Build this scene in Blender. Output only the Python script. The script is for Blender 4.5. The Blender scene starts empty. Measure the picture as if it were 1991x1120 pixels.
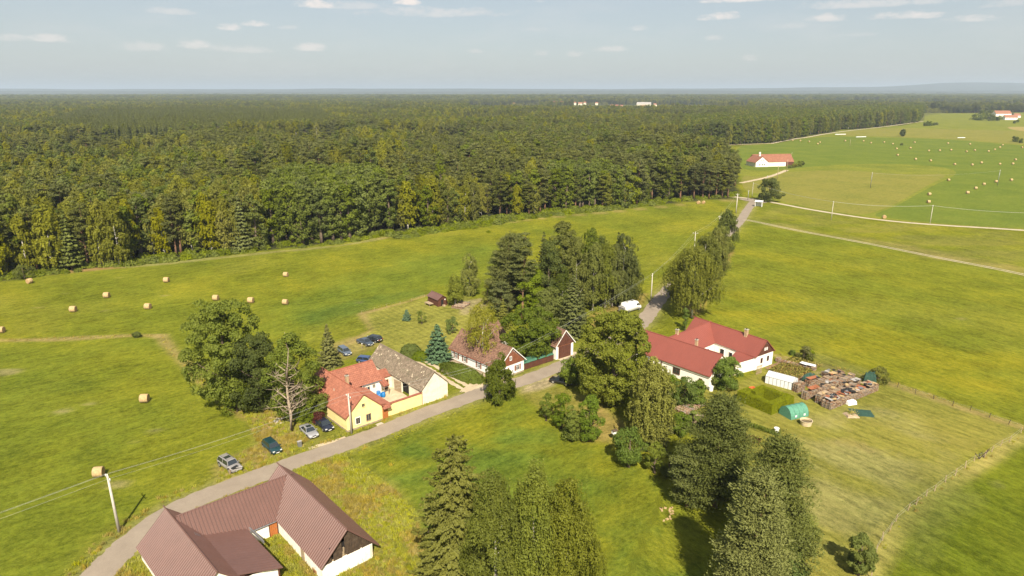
import bpy, math, random
import numpy as np
from mathutils import Vector, Matrix
R = math.radians
sc = bpy.context.scene
# ---------------------------------------------------------------- camera
CAM_H = 55.0
PITCH = math.atan(383 / 1327.0)
cam_d = bpy.data.cameras.new("camera")
cam = bpy.data.objects.new("camera", cam_d)
sc.collection.objects.link(cam)
cam_d.sensor_width = 36.0
cam_d.lens = 1327.0 / 1991.0 * 36.0
cam_d.clip_start = 0.5
cam_d.clip_end = 90000
cam.location = (0, 0, CAM_H)
cam.rotation_euler = (math.pi / 2 - PITCH, 0, 0)
sc.camera = cam
sc.view_settings.view_transform = 'Standard'
sc.view_settings.look = 'None'
sc.view_settings.gamma = 1
sc.view_settings.exposure = 1.06
sc.cycles.max_bounces = 6
sc.cycles.diffuse_bounces = 3
sc.cycles.transmission_bounces = 3
sc.cycles.volume_bounces = 0
sc.cycles.use_denoising = True
# ---------------------------------------------------------------- sun and sky
SUN_EL, SUN_AZ = R(44), R(-6)          # shadows fall towards SUN_AZ (clockwise from +Y)
sun_d = bpy.data.lights.new("sun", 'SUN')
sun_d.energy = 5.0
sun_d.angle = R(0.53)
sun_d.color = (1.0, 0.90, 0.74)
sun = bpy.data.objects.new("sun", sun_d)
sc.collection.objects.link(sun)
sd = Vector((math.sin(SUN_AZ) * math.cos(SUN_EL), math.cos(SUN_AZ) * math.cos(SUN_EL), -math.sin(SUN_EL)))
sun.rotation_euler = sd.to_track_quat('-Z', 'Y').to_euler()
sun.location = (20, -60, 120)

world = bpy.data.worlds.new("World")
sc.world = world
world.use_nodes = True
wt = world.node_tree
wt.nodes.clear()

class NB:
    """small node-building helper"""
    def __init__(s, t): s.t = t
    def n(s, typ, ins=None, **kw):
        nd = s.t.nodes.new(typ)
        for k, v in kw.items(): setattr(nd, k, v)
        for k, v in (ins or {}).items():
            if isinstance(v, bpy.types.NodeSocket): s.t.links.new(v, nd.inputs[k])
            else: nd.inputs[k].default_value = v
        return nd
    def math(s, op, a, b=0.0, c=None):
        d = {0: a, 1: b}
        if c is not None: d[2] = c
        return s.n('ShaderNodeMath', d, operation=op).outputs[0]
    def mix(s, f, a, b, mode='MIX'):
        nd = s.t.nodes.new('ShaderNodeMix'); nd.data_type = 'RGBA'; nd.blend_type = mode
        for i, v in ((0, f), (6, a), (7, b)):
            if isinstance(v, bpy.types.NodeSocket): s.t.links.new(v, nd.inputs[i])
            else: nd.inputs[i].default_value = (*v, 1) if isinstance(v, tuple) and len(v) == 3 else v
        return nd.outputs[2]
    def noise(s, vec, scale, detail=3, rough=0.55, dist=0.0):
        return s.n('ShaderNodeTexNoise', {'Vector': vec, 'Scale': scale, 'Detail': detail, 'Roughness': rough, 'Distortion': dist}).outputs[0]
    def ramp(s, f, lo, hi):
        return s.n('ShaderNodeMapRange', {0: f, 1: lo, 2: hi, 3: 0.0, 4: 1.0}).outputs[0]
    def mapping(s, vec, scale=(1, 1, 1), rot=(0, 0, 0), loc=(0, 0, 0)):
        if rot[2] and scale != (1, 1, 1): vec = s.n('ShaderNodeMapping', {'Vector': vec, 'Rotation': rot}).outputs[0]; rot = (0, 0, 0)
        return s.n('ShaderNodeMapping', {'Vector': vec, 'Scale': scale, 'Rotation': rot, 'Location': loc}).outputs[0]

w = NB(wt)
sky = w.n('ShaderNodeTexSky', sky_type='NISHITA')
sky.sun_disc = False
sky.sun_elevation = SUN_EL
sky.sun_rotation = math.pi + SUN_AZ
sky.altitude = 450
sky.air_density = 1.0
sky.dust_density = 1.6
sky.ozone_density = 1.0
# thin fair-weather clouds: azimuth / elevation of the view direction, in degrees
tc = w.n('ShaderNodeTexCoord').outputs['Generated']
sep = w.n('ShaderNodeSeparateXYZ', {0: tc})
az = w.math('MULTIPLY', w.math('ARCTAN2', sep.outputs[0], sep.outputs[1]), 57.2958)
el = w.math('MULTIPLY', w.math('ARCSINE', sep.outputs[2]), 57.2958)
uv = w.n('ShaderNodeCombineXYZ', {0: az, 1: el, 2: 0.0}).outputs[0]
warp = w.noise(w.mapping(uv, (0.55, 1.3, 1)), 1.0, 5, 0.62)
fine = w.noise(w.mapping(uv, (1.6, 3.6, 1), loc=(7, 3, 0)), 1.0, 6, 0.66)
wd = w.math('ADD', w.math('MULTIPLY', w.math('SUBTRACT', warp, 0.5), 2.6), w.math('MULTIPLY', w.math('SUBTRACT', fine, 0.5), 1.8))
def pix_ang(px, py):
    x = (px - 995.5) / 1327; y = (py - 560) / 1327
    c, s_ = math.cos(PITCH), math.sin(PITCH)
    f = c - y * s_; d = y * c + s_
    return math.degrees(math.atan2(x, f)), math.degrees(math.atan2(-d, math.hypot(x, f)))
clouds = [  # photo pixel, half width, half height (px), density
    (618, 9, 44, 11, .95), (790, 4, 30, 10, 1), (690, 12, 100, 10, .35), (850, 26, 150, 12, .42), (497, 47, 28, 7, .8), (446, 54, 22, 9, .75),
    (335, 23, 42, 8, .4), (95, 76, 40, 9, .55), (20, 75, 36, 7, .45), (372, 88, 32, 11, .62), (275, 92, 46, 12, .38), (465, 97, 60, 9, .38), (600, 94, 38, 9, .6),
    (1050, 3, 10, 3, .2), (1395, 34, 38, 10, .85), (1430, 1, 70, 6, .8), (1608, 37, 36, 10, .65), (1750, 32, 62, 9, .75), (1690, 8, 140, 10, .45), (1800, 4, 60, 8, .4),
    (1895, 38, 46, 7, .5), (1190, 96, 34, 8, .45), (1115, 106, 22, 8, .55), (1240, 56, 22, 6, .35), (1388, 75, 20, 6, .4), (1455, 115, 18, 8, .3), (1050, 104, 16, 7, .3), (925, 100, 24, 5, .3),
    (1540, 52, 50, 7, .25), (1660, 68, 40, 5, .2), (560, 54, 20, 5, .3), (1050, 57, 50, 6, .2), (1980, 6, 60, 10, .3)]
acc = None
for (px, py, hw, hh, dn) in clouds:
    a0, e0 = pix_ang(px, py)
    ra, re = hw / 23.0, hh / 23.0
    dx = w.math('DIVIDE', w.math('SUBTRACT', az, a0), ra)
    dy = w.math('DIVIDE', w.math('SUBTRACT', el, e0), re)
    # flatter underside
    dy = w.math('MULTIPLY', dy, w.n('ShaderNodeMapRange', {0: dy, 1: -0.6, 2: 0.2, 3: 1.7, 4: 0.9}).outputs[0])
    r2 = w.math('ADD', w.math('MULTIPLY', dx, dx), w.math('MULTIPLY', dy, dy))
    v = w.math('SUBTRACT', 1.0, w.math('ADD', r2, w.math('MULTIPLY', wd, -1.0)))
    v = w.math('MULTIPLY', w.n('ShaderNodeMapRange', {0: v, 1: 0.0, 2: 1.3, 3: 0.0, 4: 1.0}, interpolation_type='SMOOTHSTEP').outputs[0], dn)
    acc = v if acc is None else w.math('MAXIMUM', acc, v)
# generic faint field everywhere else
gen = w.ramp(w.noise(w.mapping(uv, (0.10, 0.35, 1), loc=(3, 11, 0)), 1.0, 6, 0.6), 0.52, 0.85)
gen = w.math('MULTIPLY', gen, 0.18)
cl = w.math('MAXIMUM', acc, gen)
ptch = w.math('MULTIPLY', w.ramp(w.noise(w.mapping(uv, (0.05, 0.16, 1)), 1.0, 4, 0.5), 0.35, 0.75), 0.10)
skyc = w.mix(0.5, sky.outputs[0], (5.9, 6.2, 6.3))
skyc = w.mix(ptch, skyc, (6.4, 6.5, 6.6))
skyc = w.mix(w.math('MULTIPLY', cl, 0.9), skyc, (9.8, 8.8, 8.1))
bg = w.n('ShaderNodeBackground', {'Color': skyc, 'Strength': 0.050})
wo = w.n('ShaderNodeOutputWorld', {'Surface': bg.outputs[0]})

# ---------------------------------------------------------------- placing helper
def at(px, py, z=0.0):
    """world x, y of the photograph's point at height z"""
    x = (px - 995.5) / 1327; y = (py - 560) / 1327
    c, s_ = math.cos(PITCH), math.sin(PITCH)
    t = (CAM_H - z) / (y * c + s_)
    return (x * t, (c - y * s_) * t)
def height(bx, by, tx, ty):
    X, Y = at(bx, by)
    y = (ty - 560) / 1327
    c, s_ = math.cos(PITCH), math.sin(PITCH)
    return CAM_H - (y * Y * c + Y * s_) / (c - y * s_)
def mpp(py):
    """metres per photo pixel at ground row py"""
    return CAM_H / ((py - 560) / 1327 * math.cos(PITCH) + math.sin(PITCH)) / 1327

# ---------------------------------------------------------------- object helpers
col = sc.collection
def obj(name, me, parent=None, mat=None, loc=None, rotz=None):
    o = bpy.data.objects.new(name, me)
    col.objects.link(o)
    if mat is not None and me is not None and not me.materials: me.materials.append(mat)
    if parent: o.parent = parent
    if loc is not None: o.location = loc
    if rotz is not None: o.rotation_euler = (0, 0, rotz)
    return o
def tag(o, label, cat, group=None, kind=None):
    o['label'] = label; o['category'] = cat
    if group: o['group'] = group
    if kind: o['kind'] = kind
    return o
def thing(name, label, cat, loc=(0, 0, 0), rotz=0, group=None):
    return tag(obj(name, None, loc=loc, rotz=rotz), label, cat, group)
def copy_tree(o, loc=None, rotz=None, scale=None, label=None, parent=None):
    c = o.copy(); col.objects.link(c)
    if parent: c.parent = parent
    for ch in list(o.children): copy_tree(ch, parent=c)
    if loc is not None: c.location = loc
    if rotz is not None: c.rotation_euler = (0, 0, rotz)
    if scale is not None: c.scale = scale if isinstance(scale, tuple) else (scale,) * 3
    if label: c['label'] = label
    return c
def mesh_np(name, V, Fq, mat=None, attr=None, smooth=False, mids=None, cols=None):
    """fast mesh from numpy: Fq is (n,4) or (n,3)"""
    me = bpy.data.meshes.new(name)
    V = np.ascontiguousarray(V, np.float32); Fq = np.ascontiguousarray(Fq, np.int32)
    k = Fq.shape[1]; n = len(Fq)
    me.vertices.add(len(V)); me.vertices.foreach_set('co', V.ravel())
    me.loops.add(n * k); me.loops.foreach_set('vertex_index', Fq.ravel())
    me.polygons.add(n)
    me.polygons.foreach_set('loop_start', np.arange(n, dtype=np.int32) * k)
    me.polygons.foreach_set('loop_total', np.full(n, k, np.int32))
    if mids is not None: me.polygons.foreach_set('material_index', np.ascontiguousarray(mids, np.int32))
    me.polygons.foreach_set('use_smooth', np.full(n, smooth))
    if attr:
        for an, av in attr.items():
            a = me.attributes.new(an, 'FLOAT', 'POINT'); a.data.foreach_set('value', np.ascontiguousarray(av, np.float32))
    if cols is not None:
        a = me.attributes.new('Col', 'FLOAT_COLOR', 'POINT')
        c4 = np.ones((len(V), 4), np.float32); c4[:, :3] = cols
        a.data.foreach_set('color', c4.ravel())
    for m in (mat if isinstance(mat, (list, tuple)) else [mat]):
        if m: me.materials.append(m)
    me.update()
    return me
class MB:
    """collects boxes, prisms and tubes into one mesh"""
    def __init__(s): s.v = []; s.f = []; s.m = []
    def add(s, vs, fs, mi=0):
        b = len(s.v); s.v += [tuple(v) for v in vs]
        for f in fs: s.f.append(tuple(b + i for i in f)); s.m.append(mi)
    def box(s, c, d, rz=0, mi=0, M=None):
        x, y, z = d[0] / 2, d[1] / 2, d[2] / 2
        vs = [Vector((sx * x, sy * y, sz * z)) for sz in (-1, 1) for sx, sy in ((-1, -1), (1, -1), (1, 1), (-1, 1))]
        if M is None: M = Matrix.Rotation(rz, 3, 'Z')
        vs = [M @ v + Vector(c) for v in vs]
        s.add(vs, [(3, 2, 1, 0), (4, 5, 6, 7), (0, 1, 5, 4), (1, 2, 6, 5), (2, 3, 7, 6), (3, 0, 4, 7)], mi)
    def bar(s, a, b, wd, ht, mi=0):
        a = Vector(a); b = Vector(b); d = b - a; L = d.length
        q = d.to_track_quat('X', 'Z').to_matrix()
        s.box((a + b) / 2, (L, wd, ht), mi=mi, M=q)
    def tube(s, pts, rad, n=6, mi=0, cap=True):
        pts = [Vector(p) for p in pts]
        rads = rad if isinstance(rad, (list, tuple)) else [rad] * len(pts)
        rings = []
        for i, p in enumerate(pts):
            d = (pts[min(i + 1, len(pts) - 1)] - pts[max(i - 1, 0)])
            if d.length < 1e-6: d = Vector((0, 0, 1))
            q = d.to_track_quat('Z', 'Y').to_matrix()
            rings.append([p + q @ Vector((math.cos(2 * math.pi * k / n) * rads[i], math.sin(2 * math.pi * k / n) * rads[i], 0)) for k in range(n)])
        vs = [v for r_ in rings for v in r_]
        fs = []
        for i in range(len(pts) - 1):
            for k in range(n):
                k2 = (k + 1) % n
                fs.append((i * n + k, i * n + k2, (i + 1) * n + k2, (i + 1) * n + k))
        if cap:
            fs.append(tuple(range(n - 1, -1, -1))); fs.append(tuple((len(pts) - 1) * n + k for k in range(n)))
        s.add(vs, fs, mi)
    def prism(s, poly, z0, z1, mi=0):
        n = len(poly)
        vs = [(p[0], p[1], z0) for p in poly] + [(p[0], p[1], z1) for p in poly]
        fs = [tuple(range(n - 1, -1, -1)), tuple(range(n, 2 * n))] + [(i, (i + 1) % n, n + (i + 1) % n, n + i) for i in range(n)]
        s.add(vs, fs, mi)
    def slab(s, quad, t, mi=0):
        """thick panel: quad corners (ccw seen from outside), thickness t inwards"""
        q = [Vector(p) for p in quad]
        nrm = (q[1] - q[0]).cross(q[-1] - q[0]).normalized()
        n = len(q)
        vs = q + [p - nrm * t for p in q]
        fs = [tuple(range(n)), tuple(range(2 * n - 1, n - 1, -1))] + [(n + i, n + (i + 1) % n, (i + 1) % n, i) for i in range(n)]
        s.add(vs, fs, mi)
    def mesh(s, name, mats, smooth=False):
        me = bpy.data.meshes.new(name); me.from_pydata(s.v, [], s.f)
        for m in (mats if isinstance(mats, (list, tuple)) else [mats]): me.materials.append(m)
        if any(s.m): me.polygons.foreach_set('material_index', s.m)
        if smooth: me.polygons.foreach_set('use_smooth', [True] * len(me.polygons))
        me.update(); return me
    def build(s, name, mats, parent=None, smooth=False, **k):
        return obj(name, s.mesh(name, mats, smooth), parent, **k)
def box_obj(name, c, d, mat, parent=None, rz=0):
    b = MB(); b.box(c, d, rz); return b.build(name, mat, parent)

# ---------------------------------------------------------------- materials
def new_mat(name):
    m = bpy.data.materials.new(name); m.use_nodes = True
    m.node_tree.nodes.clear()
    b = NB(m.node_tree)
    out = b.n('ShaderNodeOutputMaterial')
    return m, b, out
def paint(name, c, rough=0.6, vary=0.12, scale=1.5, metal=0.0, spec=0.4, coat=0.0, dirt=None, bump=0.0):
    m, b, out = new_mat(name)
    tcn = b.n('ShaderNodeTexCoord').outputs['Object']
    n1 = b.noise(tcn, scale, 6, 0.65)
    n2 = b.noise(tcn, scale * 9, 4, 0.6)
    f = b.math('ADD', b.math('MULTIPLY', n1, 0.65), b.math('MULTIPLY', n2, 0.35))
    dk = tuple(x * (1 - vary * 2.2) for x in c); lt = tuple(min(1, x * (1 + vary)) for x in c)
    cc = b.mix(b.ramp(f, 0.33, 0.67), dk, lt)
    if dirt:
        cc = b.mix(b.math('MULTIPLY', b.ramp(b.noise(tcn, scale * 0.8, 8, 0.75), 0.5, 0.78), 0.75), cc, dirt)
    p = b.n('ShaderNodeBsdfPrincipled', {'Base Color': cc, 'Roughness': rough, 'Metallic': metal, 'Specular IOR Level': spec, 'Coat Weight': coat, 'Coat Roughness': 0.08})
    if bump:
        bn = b.n('ShaderNodeBump', {'Height': n2, 'Strength': bump, 'Distance': 0.05})
        b.t.links.new(bn.outputs[0], p.inputs['Normal'])
    b.t.links.new(p.outputs[0], out.inputs[0])
    return m
def foliage(name, c_lo, c_hi, c_odd=None, trans=0.42, odd=0.35):
    """leaf colour varies from tree to tree, from clump to clump and from leaf to leaf"""
    k_ = (1.74, 1.60, 1.25)
    c_lo = tuple(x * y for x, y in zip(c_lo, k_)); c_hi = tuple(x * y for x, y in zip(c_hi, k_)); c_odd = c_odd and tuple(x * y for x, y in zip(c_odd, k_))
    m, b, out = new_mat(name)
    oi = b.n('ShaderNodeObjectInfo')
    a = b.n('ShaderNodeAttribute', attribute_name='v').outputs['Fac']
    f = b.math('ADD', b.math('MULTIPLY', oi.outputs['Random'], 0.5), b.math('MULTIPLY', a, 0.5))
    c = b.mix(f, c_lo, c_hi)
    if c_odd:
        r2 = b.math('FRACT', b.math('MULTIPLY', oi.outputs['Random'], 7.31))
        c = b.mix(b.math('MULTIPLY', b.ramp(r2, 0.55, 1.0), odd), c, c_odd)
    r3 = b.math('FRACT', b.math('MULTIPLY', oi.outputs['Random'], 13.7))
    hsv = b.n('ShaderNodeHueSaturation', {'Hue': 0.5, 'Saturation': b.n('ShaderNodeMapRange', {0: r3, 3: 0.85, 4: 1.1}).outputs[0],
              'Value': b.n('ShaderNodeMapRange', {0: b.math('FRACT', b.math('MULTIPLY', oi.outputs['Random'], 3.77)), 3: 0.78, 4: 1.15}).outputs[0], 'Color': c}).outputs[0]
    d = b.n('ShaderNodeBsdfPrincipled', {'Base Color': hsv, 'Roughness': 0.6, 'Specular IOR Level': 0.15})
    t = b.n('ShaderNodeBsdfTranslucent', {'Color': b.mix(0.5, hsv, (c_hi[0] * 1.5, c_hi[1] * 1.5, c_hi[2]))})
    mx = b.n('ShaderNodeMixShader', {0: trans, 1: d.outputs[0], 2: t.outputs[0]})
    b.t.links.new(mx.outputs[0], out.inputs[0])
    return m
def bark(name, c, c2, scale=3):
    m, b, out = new_mat(name)
    tcn = b.n('ShaderNodeTexCoord').outputs['Object']
    n1 = b.noise(b.mapping(tcn, (1, 1, 0.6)), scale, 6, 0.7)
    cc = b.mix(b.ramp(n1, 0.42, 0.6), c, c2)
    p = b.n('ShaderNodeBsdfPrincipled', {'Base Color': cc, 'Roughness': 0.85})
    b.t.links.new(p.outputs[0], out.inputs[0])
    return m
def tiles(name, c, c2, c3=None, tw=0.22, th=0.34, amt=0.3, blotch=0.3, rough=0.75, moss=None):
    """per-tile colour from the roof's own UVs (metres along eave, metres up slope)"""
    m, b, out = new_mat(name)
    uvn = b.n('ShaderNodeUVMap').outputs[0]
    sx = b.n('ShaderNodeSeparateXYZ', {0: uvn})
    ix = b.math('FLOOR', b.math('DIVIDE', sx.outputs[0], tw)); iy = b.math('FLOOR', b.math('DIVIDE', sx.outputs[1], th))
    cell = b.n('ShaderNodeCombineXYZ', {0: ix, 1: iy, 2: 0.0}).outputs[0]
    wn = b.n('ShaderNodeTexWhiteNoise', {0: cell}, noise_dimensions='3D').outputs[0]
    big = b.noise(uvn, 0.45, 5, 0.65)
    f = b.math('ADD', b.math('MULTIPLY', wn, amt), b.math('MULTIPLY', big, 1 - amt))
    cc = b.mix(b.ramp(f, 0.3, 0.7), c, c2)
    if c3: cc = b.mix(b.ramp(wn, 0.955, 0.97), cc, c3)
    if moss: cc = b.mix(b.math('MULTIPLY', b.ramp(b.noise(uvn, 0.8, 8, 0.75), 0.52, 0.68), blotch), cc, moss)
    p = b.n('ShaderNodeBsdfPrincipled', {'Base Color': cc, 'Roughness': rough, 'Specular IOR Level': 0.35})
    b.t.links.new(p.outputs[0], out.inputs[0])
    return m

M = {}
M['plaster_white'] = paint('white lime plaster', (0.80, 0.76, 0.68), 0.85, 0.06, 0.9, dirt=(0.42, 0.36, 0.27), bump=0.2)
M['plaster_old'] = paint('patchy old plaster', (0.70, 0.64, 0.50), 0.9, 0.10, 0.7, dirt=(0.36, 0.28, 0.18), bump=0.3)
M['plaster_yellow'] = paint('yellow plaster', (0.76, 0.62, 0.28), 0.85, 0.06, 0.7, dirt=(0.60, 0.34, 0.14))
M['plaster_bluewhite'] = paint('cottage plaster', (0.74, 0.73, 0.70), 0.85, 0.06, 1.0, dirt=(0.36, 0.38, 0.38))
M['coping'] = paint('coping tiles', (0.30, 0.10, 0.06), 0.8, 0.2, 2)
M['plinth'] = paint('grey plinth', (0.30, 0.24, 0.17), 0.9, 0.2, 1.5)
M['metal_brown'] = paint('brown coated sheet', (0.128, 0.066, 0.053), 0.42, 0.07, 0.4, spec=0.6)
M['metal_red'] = paint('red coated sheet', (0.200, 0.056, 0.040), 0.5, 0.06, 0.3, spec=0.45)
M['tile_red'] = tiles('red interlocking tiles', (0.220, 0.080, 0.050), (0.31, 0.122, 0.075), None, 0.33, 0.4, 0.35, 0.25, 0.6, (0.13, 0.06, 0.04))
M['tile_old'] = tiles('weathered grey brown tiles', (0.115, 0.088, 0.062), (0.200, 0.158, 0.114), (0.42, 0.36, 0.26), 0.24, 0.30, 0.5, 0.75, 0.9, (0.10, 0.095, 0.055))
M['tile_brown'] = tiles('brown clay tiles', (0.110, 0.060, 0.040), (0.195, 0.110, 0.074), None, 0.26, 0.33, 0.55, 0.5, 0.85, (0.13, 0.07, 0.05))
M['tile_orange'] = tiles('orange clay tiles', (0.19, 0.080, 0.048), (0.27, 0.120, 0.072), None, 0.5, 0.6, 0.3, 0.4, 0.8, (0.22, 0.10, 0.06))
M['wood_dark'] = paint('dark weathered boards', (0.065, 0.042, 0.026), 0.85, 0.3, 3, dirt=(0.15, 0.11, 0.075))
M['wood_brown'] = paint('brown stained boards', (0.095, 0.034, 0.020), 0.7, 0.2, 2)
M['wood_red'] = paint('red brown gable boards', (0.19, 0.066, 0.030), 0.75, 0.15, 2)
M['wood_pale'] = paint('pale weathered wood', (0.36, 0.27, 0.17), 0.85, 0.25, 3)
M['wood_orange'] = paint('orange brown door', (0.36, 0.12, 0.03), 0.6, 0.1, 2)
M['white_trim'] = paint('white painted trim', (0.72, 0.70, 0.66), 0.6, 0.05, 2)
M['glass'] = paint('dark window glass', (0.025, 0.03, 0.035), 0.08, 0.1, 1, spec=0.9)
M['dark'] = paint('near black', (0.012, 0.010, 0.009), 0.9, 0.2, 1)
M['brick'] = paint('chimney render', (0.42, 0.29, 0.17), 0.9, 0.2, 2.5, bump=0.3)
M['gutter'] = paint('grey zinc gutter', (0.26, 0.26, 0.27), 0.4, 0.1, 2, metal=0.5)
M['concrete'] = paint('concrete', (0.40, 0.36, 0.29), 0.9, 0.15, 1.2, dirt=(0.24, 0.20, 0.15))
M['pole_concrete'] = paint('concrete pole', (0.46, 0.42, 0.36), 0.85, 0.12, 1.5)
M['wire'] = paint('aluminium wire', (0.36, 0.37, 0.34), 0.6, 0.05, 1, metal=0.3)
M['straw'] = paint('straw', (0.44, 0.31, 0.15), 0.9, 0.22, 4, bump=0.6)
M['straw_end'] = paint('straw end', (0.40, 0.26, 0.12), 0.9, 0.25, 5, bump=0.6)
M['tyre'] = paint('tyre rubber', (0.018, 0.018, 0.019), 0.85, 0.1, 3)
M['rim'] = paint('alloy rim', (0.45, 0.45, 0.45), 0.35, 0.05, 3, metal=0.7)
M['carglass'] = paint('car glass', (0.018, 0.024, 0.028), 0.05, 0.05, 1, spec=1.0, coat=0.6)
M['lamp_clear'] = paint('headlamp glass', (0.62, 0.62, 0.60), 0.12, 0.05, 3, coat=0.8)
M['lamp_red'] = paint('tail lamp glass', (0.35, 0.02, 0.015), 0.15, 0.05, 3, coat=0.8)
M['plate'] = paint('number plate', (0.75, 0.75, 0.72), 0.5, 0.03, 3)
M['black'] = paint('black plastic', (0.02, 0.02, 0.02), 0.5, 0.1, 2)
M['tarp_green'] = paint('green tarpaulin', (0.045, 0.135, 0.085), 0.7, 0.18, 2, bump=0.3)
M['tarp_dark'] = paint('dark green tarpaulin', (0.022, 0.065, 0.045), 0.7, 0.2, 2, bump=0.3)
M['rust'] = paint('rusty sheet', (0.30, 0.105, 0.045), 0.85, 0.25, 1.6, dirt=(0.16, 0.07, 0.04))
M['grey_sheet'] = paint('grey fibre sheet', (0.34, 0.32, 0.30), 0.85, 0.2, 1.8)
M['plastic_blue'] = paint('blue plastic', (0.015, 0.16, 0.42), 0.4, 0.1, 2)
M['plastic_orange'] = paint('orange plastic', (0.55, 0.09, 0.03), 0.5, 0.1, 2)
M['tub'] = paint('beige tub', (0.52, 0.42, 0.27), 0.6, 0.12, 2)
M['water'] = paint('still brown water', (0.12, 0.09, 0.045), 0.1, 0.1, 1)
M['film_white'] = paint('white greenhouse film', (0.66, 0.67, 0.68), 0.45, 0.08, 2.5)
M['film_green'] = paint('green greenhouse net', (0.09, 0.25, 0.17), 0.6, 0.2, 3.5)
M['vanwhite'] = paint('white van paint', (0.74, 0.74, 0.72), 0.3, 0.04, 2, coat=0.5)
M['hedge_core'] = paint('hedge light block', (0.12, 0.14, 0.006), 0.95, 0.3, 4)
M['soil'] = paint('bare soil', (0.20, 0.12, 0.065), 0.95, 0.25, 1.5, bump=0.5)
M['bark_brown'] = bark('brown bark', (0.085, 0.060, 0.040), (0.15, 0.11, 0.075))
M['bark_pine'] = bark('orange pine bark', (0.20, 0.10, 0.05), (0.12, 0.075, 0.05))
M['bark_birch'] = bark('white birch bark', (0.58, 0.55, 0.48), (0.12, 0.10, 0.08), 1.4)
M['bark_dead'] = bark('bleached dead wood', (0.34, 0.27, 0.19), (0.18, 0.14, 0.10))
M['lf_oak'] = foliage('oak leaves', (0.056, 0.084, 0.012), (0.104, 0.130, 0.017), (0.13, 0.125, 0.016))
M['lf_dark'] = foliage('dark broadleaf', (0.044, 0.064, 0.014), (0.088, 0.112, 0.021), (0.11, 0.12, 0.018))
M['lf_bright'] = foliage('bright green leaves', (0.060, 0.094, 0.004), (0.118, 0.155, 0.006))
M['lf_birch'] = foliage('birch leaves', (0.062, 0.082, 0.020), (0.120, 0.142, 0.026), (0.14, 0.142, 0.02))
M['lf_yellow'] = foliage('yellowing birch leaves', (0.095, 0.115, 0.016), (0.155, 0.16, 0.024))
M['lf_pine'] = foliage('pine needles', (0.046, 0.062, 0.022), (0.100, 0.118, 0.034), (0.12, 0.13, 0.03), 0.25)
M['lf_pine_wood'] = foliage('forest pine needles', (0.050, 0.062, 0.019), (0.100, 0.114, 0.031), (0.115, 0.125, 0.026), 0.36)
M['lf_birch_wood'] = foliage('forest birch leaves', (0.092, 0.106, 0.017), (0.155, 0.168, 0.023), (0.17, 0.165, 0.014), 0.5, 0.35)
M['lf_young'] = foliage('young regrowth', (0.105, 0.120, 0.022), (0.165, 0.175, 0.030))
M['lf_stand'] = foliage('dense stand leaves', (0.056, 0.080, 0.014), (0.104, 0.132, 0.023))
M['lf_spruce'] = foliage('spruce needles', (0.036, 0.048, 0.012), (0.076, 0.090, 0.020), (0.07, 0.09, 0.02), 0.10)
M['lf_blue'] = foliage('blue spruce needles', (0.045, 0.085, 0.060), (0.080, 0.130, 0.085), None, 0.1)
M['lf_silver'] = foliage('silver spruce needles', (0.16, 0.20, 0.19), (0.26, 0.31, 0.29), None, 0.1)
M['lf_olive'] = foliage('olive conifer sprays', (0.058, 0.068, 0.018), (0.108, 0.118, 0.028), None, 0.25)
M['lf_bush'] = foliage('shrub leaves', (0.050, 0.085, 0.016), (0.105, 0.150, 0.022), (0.13, 0.13, 0.02))
M['lf_red'] = foliage('dark red leaves', (0.035, 0.012, 0.012), (0.075, 0.022, 0.020))
M['lf_hedge'] = foliage('thuja hedge', (0.115, 0.145, 0.004), (0.200, 0.230, 0.006))
M['lf_box'] = foliage('box hedge', (0.055, 0.082, 0.014), (0.10, 0.135, 0.020))
M['lf_drygrass'] = foliage('dry grass blades', (0.14, 0.13, 0.030), (0.255, 0.215, 0.062), None, 0.3)
M['lf_grass'] = foliage('long grass blades', (0.12, 0.145, 0.018), (0.24, 0.25, 0.035), None, 0.3)
M['lf_bramble'] = foliage('bramble leaves', (0.060, 0.085, 0.008), (0.12, 0.15, 0.012))
# ================================================================ GROUND
rng = np.random.default_rng(7)
def vnoise(x, y, s, seed=0):
    """smooth value noise in numpy, 0..1"""
    x = x / s + seed * 17.3; y = y / s - seed * 9.1
    xi = np.floor(x).astype(np.int64); yi = np.floor(y).astype(np.int64)
    fx = x - xi; fy = y - yi
    fx = fx * fx * (3 - 2 * fx); fy = fy * fy * (3 - 2 * fy)
    def h(a, b_):
        n = (a * 374761393 + b_ * 668265263 + seed * 1442695041) & 0xffffffff
        n = ((n ^ (n >> 13)) * 1274126177) & 0xffffffff
        return ((n ^ (n >> 16)) & 0xffff) / 65535.0
    return (h(xi, yi) * (1 - fx) + h(xi + 1, yi) * fx) * (1 - fy) + (h(xi, yi + 1) * (1 - fx) + h(xi + 1, yi + 1) * fx) * fy
def fnoise(x, y, s, seed=0, o=4):
    t = 0; a = 1; n = 0
    for i in range(o):
        t = t + a * vnoise(x, y, s / 2 ** i, seed + i); n += a; a *= 0.55
    return t / n
def poly_w(pp): return [at(*p) for p in pp]
def seg_dist(X, Y, pts, closed=False):
    d = np.full(X.shape, 1e9)
    n = len(pts)
    for i in range(n if closed else n - 1):
        ax, ay = pts[i]; bx, by = pts[(i + 1) % n]
        dx, dy = bx - ax, by - ay
        t = np.clip(((X - ax) * dx + (Y - ay) * dy) / (dx * dx + dy * dy + 1e-9), 0, 1)
        d = np.minimum(d, np.hypot(X - ax - t * dx, Y - ay - t * dy))
    return d
def inside(X, Y, pts):
    c = np.zeros(X.shape, bool); n = len(pts)
    for i in range(n):
        ax, ay = pts[i]; bx, by = pts[(i + 1) % n]
        if ay == by: continue
        k = ((ay > Y) != (by > Y)) & (X < (bx - ax) * (Y - ay) / (by - ay) + ax)
        c ^= k
    return c
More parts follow.
